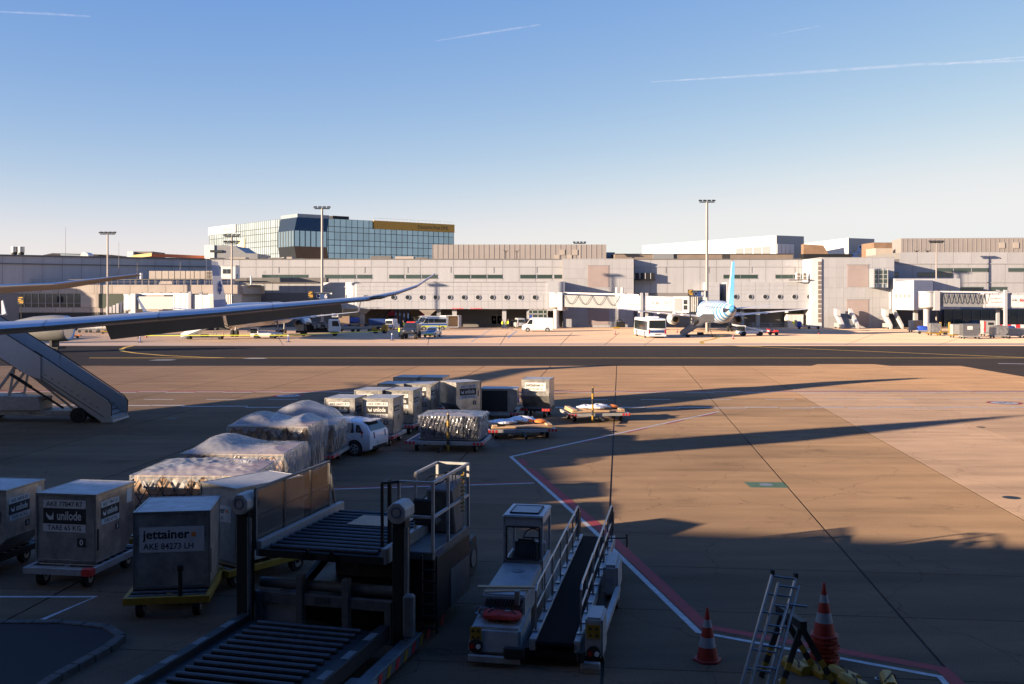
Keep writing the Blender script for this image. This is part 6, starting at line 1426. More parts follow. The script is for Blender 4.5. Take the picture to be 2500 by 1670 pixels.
# ================================================================ passenger stairs at the left
ps = thing('passenger_stairs', 'white mobile passenger stairs on a truck at the left edge', 'boarding stairs', (X(269,54.),54.,0), 0)
SLP = .628; WS = 2.3     # rises towards -X
def SP(s, dz=0): return (-s, .30+SLP*s+dz)
obj('step_block', B().prism([(0.05,.25),(-10.2,.25+SLP*10.2),(-10.2,-.1+SLP*10.2),(-1.0,-.05+SLP*.6),(0.05,.10)],'y',.15,WS-.15), M['greyp'], ps)
for i in range(34): s = .1+i*.29; obj('tread', B().box(-s-.29,-s,.16,WS-.16,.30+SLP*s,.33+SLP*s), M['dark'], ps)
def side(y, nm):
    lo = [(0.05,.12),(.05,.95),(-.15,1.18),(-4.05,1.12+SLP*4.05+.10),(-4.35,1.12+SLP*4.05+.12),(-4.25,-.18+SLP*4.25+.3),(-.55,.12)]
    a_ = obj('side_panel', B().prism(lo,'y',y,y+.05), M['white'], ps)
    hi = [(-3.65,.42+SLP*3.0),(-3.65,1.30+SLP*3.55),(-10.4,1.30+SLP*10.3),(-10.4,.0+SLP*10.3),(-4.4,.05+SLP*4.0)]
    b_ = obj('upper_panel', B().prism(hi,'y',y-.07,y-.02), M['white'], ps)
    yy = y+.025
    obj('handrail', B().tube([(.05,yy,.35),(.07,yy,.95),(-.12,yy,1.22),(-3.95,yy,1.17+SLP*4.0+.10),(-4.5,yy,1.17+SLP*4.05+.10)], .03, 8), M['black'], a_)
    obj('handrail', B().tube([(-3.55,yy-.07,1.30+SLP*3.5),(-10.4,yy-.07,1.32+SLP*10.3)], .03, 8), M['black'], b_)
    obj('panel_seam', B().prism([(-.35,.30),(-4.2,.22+SLP*4.1),(-4.2,.26+SLP*4.1),(-.35,.34)],'y',y-.006,y-.001), M['dark'], a_)
    for i in range(11): s = .6+i*.34; obj('vent_slot', B().prism([(-s,.52+SLP*s-.14),(-s-.17,.52+SLP*(s+.17)-.14),(-s-.17,.545+SLP*(s+.17)-.14),(-s,.545+SLP*s-.14)],'y',y-.005,y-.001), M['dark'], a_)
side(0,'near'); side(WS-.05,'far')
obj('foot_plate', B().box(-.5,.15,.0,WS,.02,.12), M['white'], ps, bev=.01)
obj('chassis', B().box(-7.5,-1.6,.25,WS-.25,.38,.62), M['whited'], ps, bev=.02)
obj('engine_box', B().hexa([(-6.6,.15,.62),(-3.75,.15,.62),(-3.75,1.6,.62),(-6.6,1.6,.62)],[(-6.6,.15,1.42),(-3.95,.15,1.38),(-3.75,1.6,1.30),(-6.6,1.6,1.42)]), M['whited'], ps, bev=.03)
obj('dark_grille', B().box(-3.74,-3.72,.35,1.4,1.14,1.2), M['dark'], ps); text('0533', .2, M['inkblk'], ps, (-4.2,.245,.5), (R(90),0,0))
for x in (-1.72,-7.0):
    for y in (-.02,WS-.32):
        w_ = obj('wheel', B().cyl((x,y,.4),(x,y+.34,.4),.40,n=24), M['tyre'], ps); obj('rim', B().cyl((x,y-.01,.4),(x,y+.02,.4),.2,n=14), M['dark'], w_)
for y in (.3,WS-.3):
    obj('lift_arm', B().bar((-2.0,y,.65),(-6.0,y,1.6+SLP*3.6),.08,.1), M['whited'], ps); obj('lift_ram', B().cyl((-2.6,y,.75),(-5.1,y,2.35),.06,n=10).cyl((-4.3,y,1.85),(-5.4,y,2.56),.09,n=10), M['dark'], ps)
    obj('strut', B().bar((-6.8,y,.7),(-5.2,y,2.9),.12).bar((-5.6,y,.7),(-5.2,y,2.9),.1).bar((-6.4,y,1.3),(-5.55,y,1.4),.08), M['whited'], ps)
obj('hose_chain', B().tube([(-4.7-.09*i,.26,2.62+.055*i+(.05 if i % 2 else -.03)) for i in range(18)], .02, 5), M['black'], ps)

# ================================================================ cones, ladder, trestle, yellow blocks
def cone(label, loc, s=1., stack=0, group='traffic cones', h=.88):
    t = thing('traffic_cone', label, 'traffic cone', loc, rnd.uniform(0,1), group)
    t.scale = (s,s,s)
    def rr(z): return .17*(1-z/h)+.028
    obj('base', B().prism([(.24*math.cos(a)*(1.12 if k % 2 else 1), .24*math.sin(a)*(1.12 if k % 2 else 1)) for k, a in enumerate([2*math.pi*i/12 for i in range(12)])],'z',0,.045), M['cone'], t, bev=.008)
    segs = [(0,.22,'cone'),(.22,.40,'refl'),(.40,.58,'cone'),(.58,.72,'refl'),(.72,h,'cone')]
    for a, b_, m_ in segs: obj('cone_body' if m_ == 'cone' else 'reflective_band', B().cyl((0,0,.045+a),(0,0,.045+b_),rr(a),rr(b_),n=20), M[m_], t, smooth=True)
    obj('tip', B().cyl((0,0,h+.04),(0,0,h+.10),.034,.02,n=12), M['cone'], t)
    for k in range(stack):
        z = -.075*(k+1); obj('lower_cone', B().prism([(.25*math.cos(a)*(1.12 if j % 2 else 1)+.01*math.sin(k*3), .25*math.sin(a)*(1.12 if j % 2 else 1)) for j, a in enumerate([2*math.pi*i/12+k*.37 for i in range(12)])],'z',z,z+.04).cyl((0,0,z+.04),(0,0,z+.085),.2,.185,n=16), M['cone'], t)
    return t
cx, cy = G(1727,1612); cone('single orange cone with two pale bands beside the red line', (cx,cy,0))
cx, cy = G(2012,1622); cone('tall stack of nested orange cones beyond the ladder', (cx,cy,.52), stack=7)
# aluminium ladder leaning on a striped trestle
la = thing('aluminium_ladder', 'two section aluminium ladder leaning at the lower right', 'ladder', (3.75,17.05,0), 0)
top = Vector((.98,.75,1.92)); foot = Vector((-.05,-.75,.02)); ax = Vector((.93,-.12,-.10)).normalized()*.40
def lsec(o, t0, t1, wd, nm):
    d_ = top-foot
    for s_ in (-.5,.5): obj('stile', B().bar(tuple(foot+d_*t0+ax*s_*wd+o),tuple(foot+d_*t1+ax*s_*wd+o),.028,.065,up=(0,1,0)), M['galv'], la)
    n = int((t1-t0)*8)
    for i in range(n): p = foot+d_*(t0+.06+(t1-t0-.08)*i/max(1,n-1))+o; obj('rung', B().cyl(tuple(p-ax*.5*wd),tuple(p+ax*.5*wd),.017,n=8), M['galv'], la)
lsec(Vector((0,0,0)),0,1.0,1.0,'a'); lsec(Vector((.10,-.07,.02)),.0,.93,.86,'b')
for s_ in (-.5,.5): obj('end_cap', B().cbox(tuple(top+ax*s_+Vector((0,0,.02))),(.06,.10,.09)), M['black'], la, bev=.01)
obj('hook', B().tube([tuple(foot+(top-foot)*.62+ax*.1+Vector((.1,-.1,0))),tuple(foot+(top-foot)*.80+ax*.15+Vector((.1,-.12,0))),tuple(foot+(top-foot)*.80+ax*.9+Vector((.12,-.1,.0)))], .02, 8), M['galv'], la)
tr_ = thing('striped_trestle', 'dark trestle with yellow black striped legs behind the ladder', 'trestle', (4.95,17.6,0), R(10))
def leg(p, q):
    p, q = Vector(p), Vector(q); n = 9
    for k in range(n): obj('leg_stripe', B().bar(tuple(p.lerp(q,k/n)),tuple(p.lerp(q,(k+1)/n)),.10,.04,up=(0,1,0)), M['yel'] if (k % 2 and k < 5) else M['dark'], tr_)
for y in (0,.75):
    leg((.62,y-.1,.02),(-.0,y,1.12)); leg((-.45,y-.15,.02),(.04,y,1.12))
obj('top_beam', B().bar((.02,-.1,1.13),(.02,.9,1.13),.12,.14), M['dark'], tr_)
for i, (px, py, rz_, nm) in enumerate(((1945,1630,20,'rearmost, behind the trestle leg'),(1992,1638,25,'beside the foot of the cone stack'),(2060,1652,28,'with a rope loop, right of the trestle'),(2085,1672,20,'cut by the lower picture edge'),(2170,1668,-12,'rightmost, beside the ring'))):
    gx, gy = G(px, py+6)
    t = thing('wheel_chock', 'yellow wooden wheel chock %s' % nm, 'wheel chock', (gx,gy,0), R(rz_), 'yellow wheel chocks')
    obj('block', B().prism([(-.12,0),(.12,0),(.12,.09),(.06,.17),(-.06,.17),(-.12,.09)],'y',-.30,.30), M['yel'], t, bev=.008)
    obj('rope', B().tube([(-.10,-.2,.14),(-.02,-.1,.19),(.05,.1,.185),(.12,.22,.13),(.16,.3,.03)], .012, 6), M['dark'], t)
for i, (px, py) in enumerate(((1912,1662),(2147,1658))):
    gx, gy = G(px, py); tag(obj('steel_ring', B().lathe([(.06,.006),(.07,.012),(.08,.006),(.07,.0),(.06,.006)],(gx,gy,.004),'z',18), M['galv'], smooth=True), 'small steel ring on the ground %s' % ('under the ladder' if i == 0 else 'left of the rightmost chock'), 'ring')

# ================================================================ the terminal the picture is taken from (behind and beside the camera), with added light blockers
own = thing('terminal_building', 'terminal behind the camera', 'building', (0,-.8,0), R(-10))
obj('wall', B().box(-90,120,-30,-.2,0,5.4).box(-90,120,-30,-.2,8.6,10.4), M['dark'], own)
obj('sky_blocker', B().box(-28,140,-30,-.3,10.4,40), M['dark'], own)  # unseen block, added to cut the sky light on the foreground
gt = thing('shadow_caster', 'tapering unseen shadow caster left of the camera', 'tower', (-42.1,23.3,0), R(25))  # unseen caster, added and tapered to throw a shadow band on the apron
obj('shaft', B().hexa([(-2,-1.7,0),(2,-1.7,0),(2,1.7,0),(-2,1.7,0)],[(-2,-1.7,11.4),(2,-1.7,11.4),(2,1.7,11.4),(-2,1.7,11.4)]), M['dark'], gt)
obj('roof', B().hexa([(-2,-1.7,11.4),(2,-1.7,11.4),(2,1.7,11.4),(-2,1.7,11.4)],[(-.3,.9,15.2),(.3,.9,15.2),(.3,1.2,15.2),(-.3,1.2,15.2)]), M['dark'], gt)
# ================================================================ far apron: vehicles, carts, people
VAN = [(-2.75,.45,2.30),(-2.72,.32,2.42),(-1,.32,2.5),(.9,.32,2.5),(1.35,.32,2.32),(1.95,.32,1.42),(2.55,.34,1.18),(2.75,.42,.85)]
def van(label, px, py, rz, paint='carwhite', s=1., group=None, rear=True, glass=True, name='van', stripe=None, prof=VAN, W_=2.0, belt=1.3, wheels=(-1.75,1.75), wr_=.34):
    gx, gy = G(px, py)
    sg = [[(.95,1.35),(1.85,1.35),(1.38,2.12),(.95,2.15)]]
    if glass: sg += [[(-.1,1.4),(.85,1.4),(.85,2.12),(-.1,2.12)],[(-2.4,1.4),(-.2,1.4),(-.2,2.12),(-2.4,2.12)]]
    t, b = vehicle(name, label, 'van', (gx,gy,0), rz, prof, W_, belt, M[paint], sg, ((1.93,1.45),(1.38,2.28)), ((-2.76,1.4),(-2.74,2.15)) if rear else None, wheels, wr_, tum=.10, group=group)
    t.scale = (s,s,s)
    for sy in (-1,1):
        obj('tail_lamp', B().cbox((-2.76,sy*.88,1.05),(.06,.14,.5)), M['lampred'], b); obj('head_lamp', B().cbox((2.62,sy*.72,.92),(.2,.36,.2)), M['lampw'], b)
        if stripe:
            for m_, z0_, z1_ in stripe: obj('side_stripe', B().box(-2.6,2.2,sy*1.0-.006,sy*1.0+.006,z0_,z1_), M[m_], b)
    obj('bumper', B().box(-2.80,-2.74,-.9,.9,.35,.6), M['dark'], b)
    return t, b
CAR = [(-2.2,.45,.85),(-2.15,.3,1.1),(-1.7,.25,1.45),(-.9,.25,1.5),(.2,.25,1.48),(.95,.25,1.02),(1.9,.28,.88),(2.2,.4,.62)]
def car(label, px, py, rz, paint, group=None, s=1.):
    gx, gy = G(px, py)
    t, b = vehicle('car', label, 'car', (gx,gy,0), rz, CAR, 1.82, .95, M[paint], [[(-1.7,1.0),(-.75,.98),(-.75,1.38),(-1.5,1.36)],[(-.65,.98),(.85,.98),(.25,1.38),(-.65,1.40)]], ((.98,1.03),(.25,1.46)), ((-2.12,1.12),(-1.75,1.42)), (-1.35,1.4), .33, group=group)
    t.scale = (s,s,s)
    for sy in (-1,1): obj('head_lamp', B().cbox((2.08,sy*.65,.68),(.16,.36,.14)), M['lampw'], b); obj('tail_lamp', B().cbox((-2.17,sy*.72,.9),(.08,.24,.2)), M['lampred'], b)
    return t, b
def person(label, px, py, vest='hivis', rz=0., stride=.12, h=1.78, legs='navy'):
    gx, gy = G(px, py); t = thing('person', label, 'person', (gx,gy,0), rz)
    V_ = [(0,0,.95),(0,0,1.2),(0,0,1.42),(0,0,1.52),(0,0,1.62),(0,.02,1.72),(-.11,0,.90),(-.12,stride,.5),(-.12,stride*1.1,.08),(-.12,stride*1.1+.14,.04),(.11,0,.90),(.12,-stride*.6,.5),(.12,-stride,.08),(.12,-stride+.14,.04),(-.2,0,1.42),(-.27,-.05,1.15),(-.26,.08,.90),(-.26,.12,.82),(.2,0,1.42),(.27,.05,1.15),(.26,.16,.95),(.26,.2,.88)]
    E_ = [(0,1),(1,2),(2,3),(3,4),(4,5),(0,6),(6,7),(7,8),(8,9),(0,10),(10,11),(11,12),(12,13),(2,14),(14,15),(15,16),(16,17),(2,18),(18,19),(19,20),(20,21)]
    Rd = [.15,.16,.16,.06,.10,.09,.10,.075,.055,.05,.10,.075,.055,.05,.075,.055,.045,.04,.075,.055,.045,.04]
    me = bpy.data.meshes.new('body'); me.from_pydata([Vector(v)*(h/1.8) for v in V_], E_, []); o = link('body', me, M[legs], t)
    md = o.modifiers.new('skin','SKIN'); 
    for i, sv in enumerate(me.skin_vertices[0].data): sv.radius = (Rd[i],Rd[i]*.85); sv.use_root = (i == 0)
    o.modifiers.new('sub','SUBSURF').levels = 1; o.modifiers['sub'].render_levels = 1
    obj('vest', B().loft([[(.20*w_*math.cos(a),.15*w_*math.sin(a),z) for a in [2*math.pi*k/12 for k in range(12)]] for z, w_ in ((.92,1.0),(1.15,1.03),(1.38,1.08),(1.5,.6))]), M[vest], t, smooth=True)
    obj('head', B().lathe([(.02,1.58),(.085,1.62),(.10,1.70),(.085,1.79),(.03,1.83)],(0,.02,0),'z',12), M['skin'], t, smooth=True)
    obj('cap', B().lathe([(.105,1.73),(.10,1.80),(.04,1.85),(.01,1.855)],(0,.02,0),'z',12), M['navy'], t, smooth=True)
    return t
# middle of the picture
w1, b = van('plain white panel van parked side on near the middle bridge', 1312, 809.5, R(180), group='white vans', glass=False, rear=True, s=1.02)
obj('side_rail', B().box(-1.3,1.2,-1.02,-.99,.55,.68), M['dark'], b)
gx, gy = G(1601,826)
bus = thing('apron_bus', 'white apron bus with dark rear window standing beside the striped airliner', 'bus', (gx-.2,gy+5.6,0), R(98))
BUS = [(-5.7,.5,2.85),(-5.66,.3,2.98),(-5.3,.28,3.05),(0,.28,3.08),(5.3,.28,3.05),(5.6,.3,2.9),(5.7,.4,2.5)]
o = bus.location
t, b = vehicle('apron_bus', 'white apron bus with dark rear window standing beside the striped airliner', 'bus', (o[0],o[1],0), R(94), BUS, 2.9, 1.1, M['carwhite'], [[(-5.2+i*2.1,1.15),(-3.2+i*2.1,1.15),(-3.2+i*2.1,2.6),(-5.2+i*2.1,2.6)] for i in range(5)], ((5.72,1.2),(5.66,2.6)), ((-5.73,1.55),(-5.71,2.75)), (-3.2,3.4), .48, tum=.04)
bpy.data.objects.remove(bus)
obj('dark_band', B().box(-5.74,-5.70,-1.1,1.1,.85,1.25), M['inkblu'], b); obj('bumper', B().box(-5.78,-5.70,-1.4,1.4,.3,.5), M['carwhite'], b)
for sy in (-1,1): obj('tail_lamp', B().cbox((-5.71,sy*1.27,1.05),(.06,.16,.7)), M['lampred'], b)
obj('number_plate', B().cbox((-5.79,0,.62),(.02,.9,.14)), M['inkgry'], b); obj('roof_unit', B().box(-3.5,-.5,-.8,.8,3.06,3.3), M['carwhite'], b, bev=.06)
# blue coach under the gallery, white box trailers beside it
t, b = vehicle('coach', 'blue coach seen from behind at the garage opening', 'bus', (X(1178,225),223.5,0), R(90), [(-5,.4,3.0),(-4.95,.3,3.15),(0,.3,3.25),(4.9,.3,3.2),(5,.4,2.6)], 2.5, 1.4, M['blue'], [[(-4.5,1.6),(4.2,1.6),(4.2,2.9),(-4.5,2.9)]], None, ((-5.02,1.75),(-4.99,2.95)), (-3,3), .48, tum=.05)
text('Busverkehr', .42, M['inkwht'], b, (-5.05,0,1.25), (R(90),0,R(-90)))
for sy in (-1,1): obj('tail_lamp', B().cbox((-5.02,sy*1.15,1.1),(.05,.12,.5)), M['lampred'], b)
for i, (px, w_) in enumerate(((1206,12),(1221,14))):
    t = thing('box_trailer', 'white box trailer right of the blue coach, %s one' % ('near' if i == 0 else 'far'), 'trailer', (X(px,212),212,0), 0, 'box trailers'); ww = w_*212/2500/1.
    obj('box', B().box(-ww/2,ww/2,0,2.5,.6,2.3), M['carwhite'], t, bev=.04); obj('door_window', B().box(-.15,.15,-.02,.01,1.3,1.8), M['glass'], t)
    for x in (-ww*.3,ww*.3): obj('wheel', B().cyl((x-.08,.3,.28),(x+.08,.3,.28),.28,n=14), M['tyre'], t)
gx, gy = G(1104,803)
t = thing('open_trailer', 'white open ended box trailer with an empty brown inside', 'trailer', (gx,gy,0), R(-8))
obj('walls', B().box(-1.25,-1.2,-.2,3,.35,2.6).box(1.2,1.25,-.2,3,.35,2.6).box(-1.25,1.25,-.2,3,2.55,2.6).box(-1.25,1.25,2.95,3,.35,2.6).box(-1.25,1.25,-.2,3,.33,.38), M['carwhite'], t)
obj('lining', B().box(-1.19,1.19,2.8,2.94,.39,2.54), M['card'], t); obj('side_skin', B().box(-2.6,-1.26,.6,3.0,.35,2.58), M['carwhite'], t)
for x in (-2.2,-1.4): obj('wheel', B().cyl((x,.5,.3),(x,.7,.3),.3,n=14), M['tyre'], t)
# police vehicles
van('white police van with a blue stripe, left of the pair', 1040, 801.5, R(200), 'carpolice', group='police vans', stripe=(('copblue',.95,1.25),), name='police_van', rear=False)
van('silver police van with blue and yellow stripes beside the open trailer', 1056, 806, R(192), 'carpolice', group='police vans', stripe=(('copblue',.95,1.25),('hivis',.6,.85)), name='police_van', rear=False)
van('dark grey van behind the police vans', 1013, 798, R(196), 'cardark', rear=False)
t, b = car('police car with a blue bonnet and yellow flanks facing the camera', 1056, 822.5, R(-102), 'carpolice')
obj('blue_bonnet', B().hexa([(.98,-.75,1.035),(1.95,-.72,.90),(1.95,.72,.90),(.98,.75,1.035)],[(.98,-.75,1.05),(1.95,-.72,.915),(1.95,.72,.915),(.98,.75,1.05)]), M['copblue'], b); obj('yellow_bumper', B().cbox((2.2,0,.5),(.08,1.5,.18)), M['hivis'], b); obj('light_bar', B().cbox((-.3,0,1.57),(.3,1.2,.12)), M['copblue'], b)
gx, gy = G(1000,829)
arm = thing('armoured_vehicle', 'black high wheeled armoured police vehicle with red roof lights', 'armoured vehicle', (gx,gy+2,0), R(-95))
obj('hull', B().loft([[(x,-w_,z0_),(x,-w_*1.05,(z0_+z1_)/2),(x,-w_*.8,z1_),(x,w_*.8,z1_),(x,w_*1.05,(z0_+z1_)/2),(x,w_,z0_)] for x, w_, z0_, z1_ in ((-2.6,.85,.95,2.0),(-2.2,1.05,.8,2.35),(.2,1.1,.75,2.45),(.9,1.08,.75,1.75),(2.0,1.0,.8,1.55),(2.35,.8,.95,1.3))]), M['cardark'], arm, smooth=True)
obj('windscreen', B().quad((.92,-.78,1.78),(.30,-.74,2.38),(.30,.74,2.38),(.92,.78,1.78)), M['glass'], arm)
for sy in (-1,1):
    obj('head_lamp', B().cbox((2.28,sy*.6,1.25),(.12,.34,.16)), M['lampw'], arm)
    for x in (-1.6,1.5): obj('wheel', B().cyl((x,sy*.85,.58),(x,sy*1.2,.58),.58,n=20), M['tyre'], arm)
obj('light_bar', B().cbox((-.1,0,2.55),(.4,1.3,.16)), M['red'], arm)
t, b = van('small white delivery van seen from behind near the carts', 958, 804.5, R(80), group='white vans', glass=False, s=.82)
t, b = van('silver people carrier left of the white panel van', 1268, 801, R(100), 'carpolice', s=.82)
car('dark car under the right boarding bridge', 2375, 800, R(175), 'cardark')
# people
for lb, px, py, ve, rz_ in (('person in a yellow vest walking behind the blue posted tape at the left', 340, 828, 'hivis', 1.4),('person in yellow vest, left of the trio by the garage', 1227, 803, 'hivis', 0),('person in yellow vest, middle of the trio by the garage', 1236, 803.5, 'hivis', .6),('person in yellow vest, right of the trio by the garage', 1241, 802, 'hivis', 2.),('person in dark clothes beside the silver people carrier', 1250, 803, 'navy', .4),('person in orange beside the dark service truck', 811, 806, 'hivo', .2),('person in dark clothing leaning at the police car', 1072, 822, 'navy', 1.2),('person in yellow vest beside the black armoured vehicle', 975, 824, 'hivis', 2.2),('person in yellow jacket behind the armoured vehicle', 985, 806, 'hivis', 1.)):
    person(lb, px, py, ve, rz_)
# tape barrier with blue posts
posts = [(342,836),(704,835),(957,831)]
for i, (px, py) in enumerate(posts):
    gx, gy = G(px, py); t = thing('barrier_post', 'short blue and white barrier post, %s' % ['left one by the walking person','middle one before the service truck','right one before the armoured vehicle'][i], 'barrier post', (gx,gy,0), 0, 'tape barrier posts')
    obj('foot', B().cyl((0,0,0),(0,0,.07),.35,n=14), M['black'], t); obj('post', B().cyl((0,0,.07),(0,0,.8),.08,n=10), M['blue'], t); obj('head', B().cyl((0,0,.8),(0,0,1.05),.09,n=10), M['inkwht'], t)
def tape(a, b_, lab): 
    pa, pb = Vector((*G(*a),.95)), Vector((*G(*b_),.95)); tag(obj('barrier_tape', B().bar(tuple(pa),tuple(pb),.015,.10), M['hivis']), lab, 'barrier tape')
tape((345,835.5),(704,834.5),'yellow barrier tape stretched from the left post to the middle post')
tape((704,834.5),(930,823),'green yellow barrier tape stretched right of the middle post')
for px, py, lb in ((1502,817,'small orange cone before the middle tower'),(1653,812,'small orange cone under the left engine'),(1790,828,'small orange cone right of the white airstairs'),(1999,816,'small dark banded cone in the shade before the right tower'),(357,824,'small orange cone right of the walking person'),(822,812,'orange cone left of the baggage carts'),(545,822,'small orange cone beside the tail airstairs')):
    gx, gy = G(px, py); cone(lb, (gx,gy,0), .85 if px != 822 else 1.1)
# service truck with white cab
gx, gy = G(778,820)
t = thing('service_truck', 'dark fuel dispenser truck with a white cab facing right', 'truck', (gx,gy,0), R(8))
obj('cab', B().prism([(1.6,.7),(3.5,.7),(3.55,1.5),(3.25,2.65),(1.6,2.7)],'y',-1.15,1.15), M['carwhite'], t, bev=.06); obj('side_window', B().prism([(2.2,1.6),(3.35,1.6),(3.15,2.45),(2.2,2.45)],'y',-1.17,-1.16), M['glass'], t); obj('windscreen', B().quad((3.57,-1,1.6),(3.57,1,1.6),(3.32,1,2.5),(3.32,-1,2.5)), M['glass'], t)
obj('chassis', B().box(-3.6,3.3,-1,1,.55,.85), M['dark'], t)
q = random.Random(2)
for k in range(14): x = -3.3+q.random()*4.4; z = .9+q.random()*1.0; obj('pump_gear', B().box(x,x+.25+q.random()*.5,-1.1,-.6+q.random()*.5,z,z+.2+q.random()*.45), M[q.choice(['dark','dark','greyp','steel','whited'])], t)
obj('gear_housing', B().box(-3.4,1.4,-.5,1.1,.85,1.9), M['dark'], t); obj('white_cabinet', B().box(-3.5,-2.3,-1.15,-.4,.9,1.9), M['whited'], t)
for x in (-2.4,2.6):
    for y in (-1.1,.85): obj('wheel', B().cyl((x,y,.48),(x,y+.28,.48),.48,n=18), M['tyre'], t)
gx, gy = G(848,806)
t = thing('catering_truck', 'high lift truck with a mesh cage and black box behind the carts', 'truck', (gx,gy+3,0), R(10))
obj('box', B().box(-1.4,1.8,0,3,2.3,4.0), M['black'], t, bev=.05); obj('cage', B().box(-2.2,-.0,-.6,1.0,.6,3.0), M['pane'], t); obj('cargo', B().box(-2.1,-.1,-.3,.8,.7,2.6), M['card'], t); obj('chassis', B().box(-2.5,2.5,0,2,.5,.8), M['dark'], t); obj('screen', B().box(-3.4,-2.2,-.5,-.4,2.4,3.1), M['carwhite'], t)
for x in (-1.8,1.8): obj('wheel', B().cyl((x,-.1,.42),(x,.2,.42),.42,n=16), M['tyre'], t)
# baggage carts
def cart(label, px, py, rz, m='galv', cover=None, L=3.0, load=None, group='baggage carts'):
    gx, gy = G(px, py); t = thing('baggage_cart', label, 'baggage cart', (gx,gy,0), rz, group)
    obj('bed', B().box(-L/2,L/2,-.75,.75,.45,.58), M['steel'], t, bev=.02); obj('side_board', B().box(-L/2,L/2,-.78,-.74,.58,1.0).box(-L/2,L/2,.74,.78,.58,1.0).box(-L/2-.02,-L/2+.02,-.75,.75,.58,1.2), M[m], t)
    obj('drawbar', B().bar((L/2,0,.5),(L/2+.9,0,.35),.08), M['yel'], t)
    for x in (-L*.33,L*.33):
        for y in (-.7,.55): obj('wheel', B().cyl((x,y,.25),(x,y+.15,.25),.25,n=14), M['tyre'], t)
    if cover: obj('canopy', B().prism([(-.75,1.15),(.75,1.15),(.70,1.95),(.4,2.2),(-.4,2.2),(-.70,1.95)],'x',-L/2,L/2), M[cover], t, bev=.04)
    if load: 
        for k in range(4): x = -L/2+.3+k*.65; obj('load', B().box(x,x+.55,-.5,.4,.59,1.0+.2*((k*7)%3)), M[load if k % 2 else 'navy'], t, bev=.05)
    return t
cart('grey open baggage cart nearest the service truck', 848, 810, R(2), load='blue'); cart('grey open baggage cart, middle of the row', 888, 810, R(2), load='orange'); cart('blue covered baggage cart at the right end of the row', 921, 807, R(4), cover='inkblu'); cart('blue topped cart behind the row of baggage carts', 862, 801, R(0), cover='blue', L=2.4)
gx, gy = G(928,814); t = thing('baggage_tug', 'yellow and grey baggage tug at the right of the carts', 'tug', (gx,gy,0), R(-4))
obj('body', B().prism([(-1.3,.3),(1.3,.3),(1.3,.95),(.3,1.0),(.2,.7),(-.5,.7),(-.6,1.1),(-1.3,1.1)],'y',-.65,.65), M['yel'], t, bev=.05); obj('seat', B().box(-.5,-.1,-.4,.4,.7,1.2), M['black'], t); obj('rear_box', B().box(.5,1.35,-.7,.7,.95,1.5), M['yel'], t, bev=.04)
for x in (-.8,.8):
    for y in (-.68,.5): obj('wheel', B().cyl((x,y,.3),(x,y+.2,.3),.3,n=14), M['tyre'], t)
# airstairs at the two airliners
def airstairs(label, px_top, py_top, px_bot, py_bot, Y, m='alud', dark=True):
    t = thing('airstairs', label, 'boarding stairs', (X(px_bot,Y),Y,0), 0); ux = X(px_top,Y)-X(px_bot,Y); zt_ = Z(py_top,Y); s_ = 1 if ux > 0 else -1
    obj('flight', B().prism([(0,.25),(ux*.72,zt_),(ux,zt_),(ux,zt_-.25),(ux*.74,zt_-.3),(s_*.4,.15)],'y',.3,1.5), M['greyp'], t)
    for y in (.2,1.5):
        sp_ = obj('side_panel', B().prism([(0,.35),(0,.9),(ux*.70,zt_+1.0),(ux,zt_+1.0),(ux,zt_-.1),(ux*.73,zt_-.15)],'y',y,y+.06), M['carwhite' if m == 'w' else m], t)
        if dark: obj('dark_panel', B().prism([(ux*.38,zt_*.53+.35),(ux*.52,zt_*.72+.35),(ux*.52,zt_*.72+.95),(ux*.38,zt_*.53+.95)],'y',y-.02,y+.0), M['dark'], sp_)
    obj('chassis', B().box(min(s_*.8,ux*1.05),max(s_*.8,ux*1.05),.4,1.4,.28,.45), M['dark'], t); obj('power_box', B().box(min(ux*.5,ux*.68),max(ux*.5,ux*.68),.35,1.0,.45,.8), M['dark'], t)
    for x in (s_*1.1,ux*1.0): 
        for y in (.2,1.4): obj('wheel', B().cyl((x,y,.25),(x,y+.16,.25),.25,n=14), M['tyre'], t)
    obj('leg', B().bar((ux*.92,.5,.4),(ux*.85,.5,zt_-.1),.09).bar((ux*.80,.5,.4),(ux*.92,.5,zt_-.1),.06), M['galv'], t)
    return t
airstairs('grey airstairs at the rear door of the striped airliner', 1745, 783, 1664, 826, 160.5)
airstairs('pale airstairs with yellow tape before it at the star tailed airliner', 535, 795, 440, 829, 153, 'w')
def beltloader(label, px0, px1, py, m='carwhite', flip=1, rise=.9):
    gx, gy = G((px0+px1)/2, py); L = (px1-px0)*gy/2500; t = thing('belt_loader', label, 'belt loader', (gx,gy,0), 0 if flip > 0 else math.pi)
    obj('body', B().box(-L*.42,L*.30,-.8,.8,.35,.85), M[m], t, bev=.06); obj('belt', B().bar((-L*.55,.3,1.0+rise),(L*.5,.3,.85),.7,.16), M['greyp'], t); obj('belt_frame', B().bar((-L*.55,-.1,.9+rise),(L*.5,-.1,.75),.08,.25), M[m], t)
    obj('cab', B().box(-L*.42,-L*.22,-.8,-.1,.85,1.6), M['glass'], t); obj('cab_roof', B().box(-L*.43,-L*.20,-.85,-.05,1.6,1.7).box(-L*.22,-L*.19,-.8,-.7,.8,1.65), M[m], t)
    for x in (-L*.25,L*.22):
        for y in (-.85,.6): obj('wheel', B().cyl((x,y,.38),(x,y+.22,.38),.38,n=16), M['tyre'], t)
    return t
beltloader('white belt loader right of the striped airliner tail', 1792, 1878, 820)
t = beltloader('white belt loader with a cage rail under the star tailed airliner', 608, 690, 827, rise=.3)
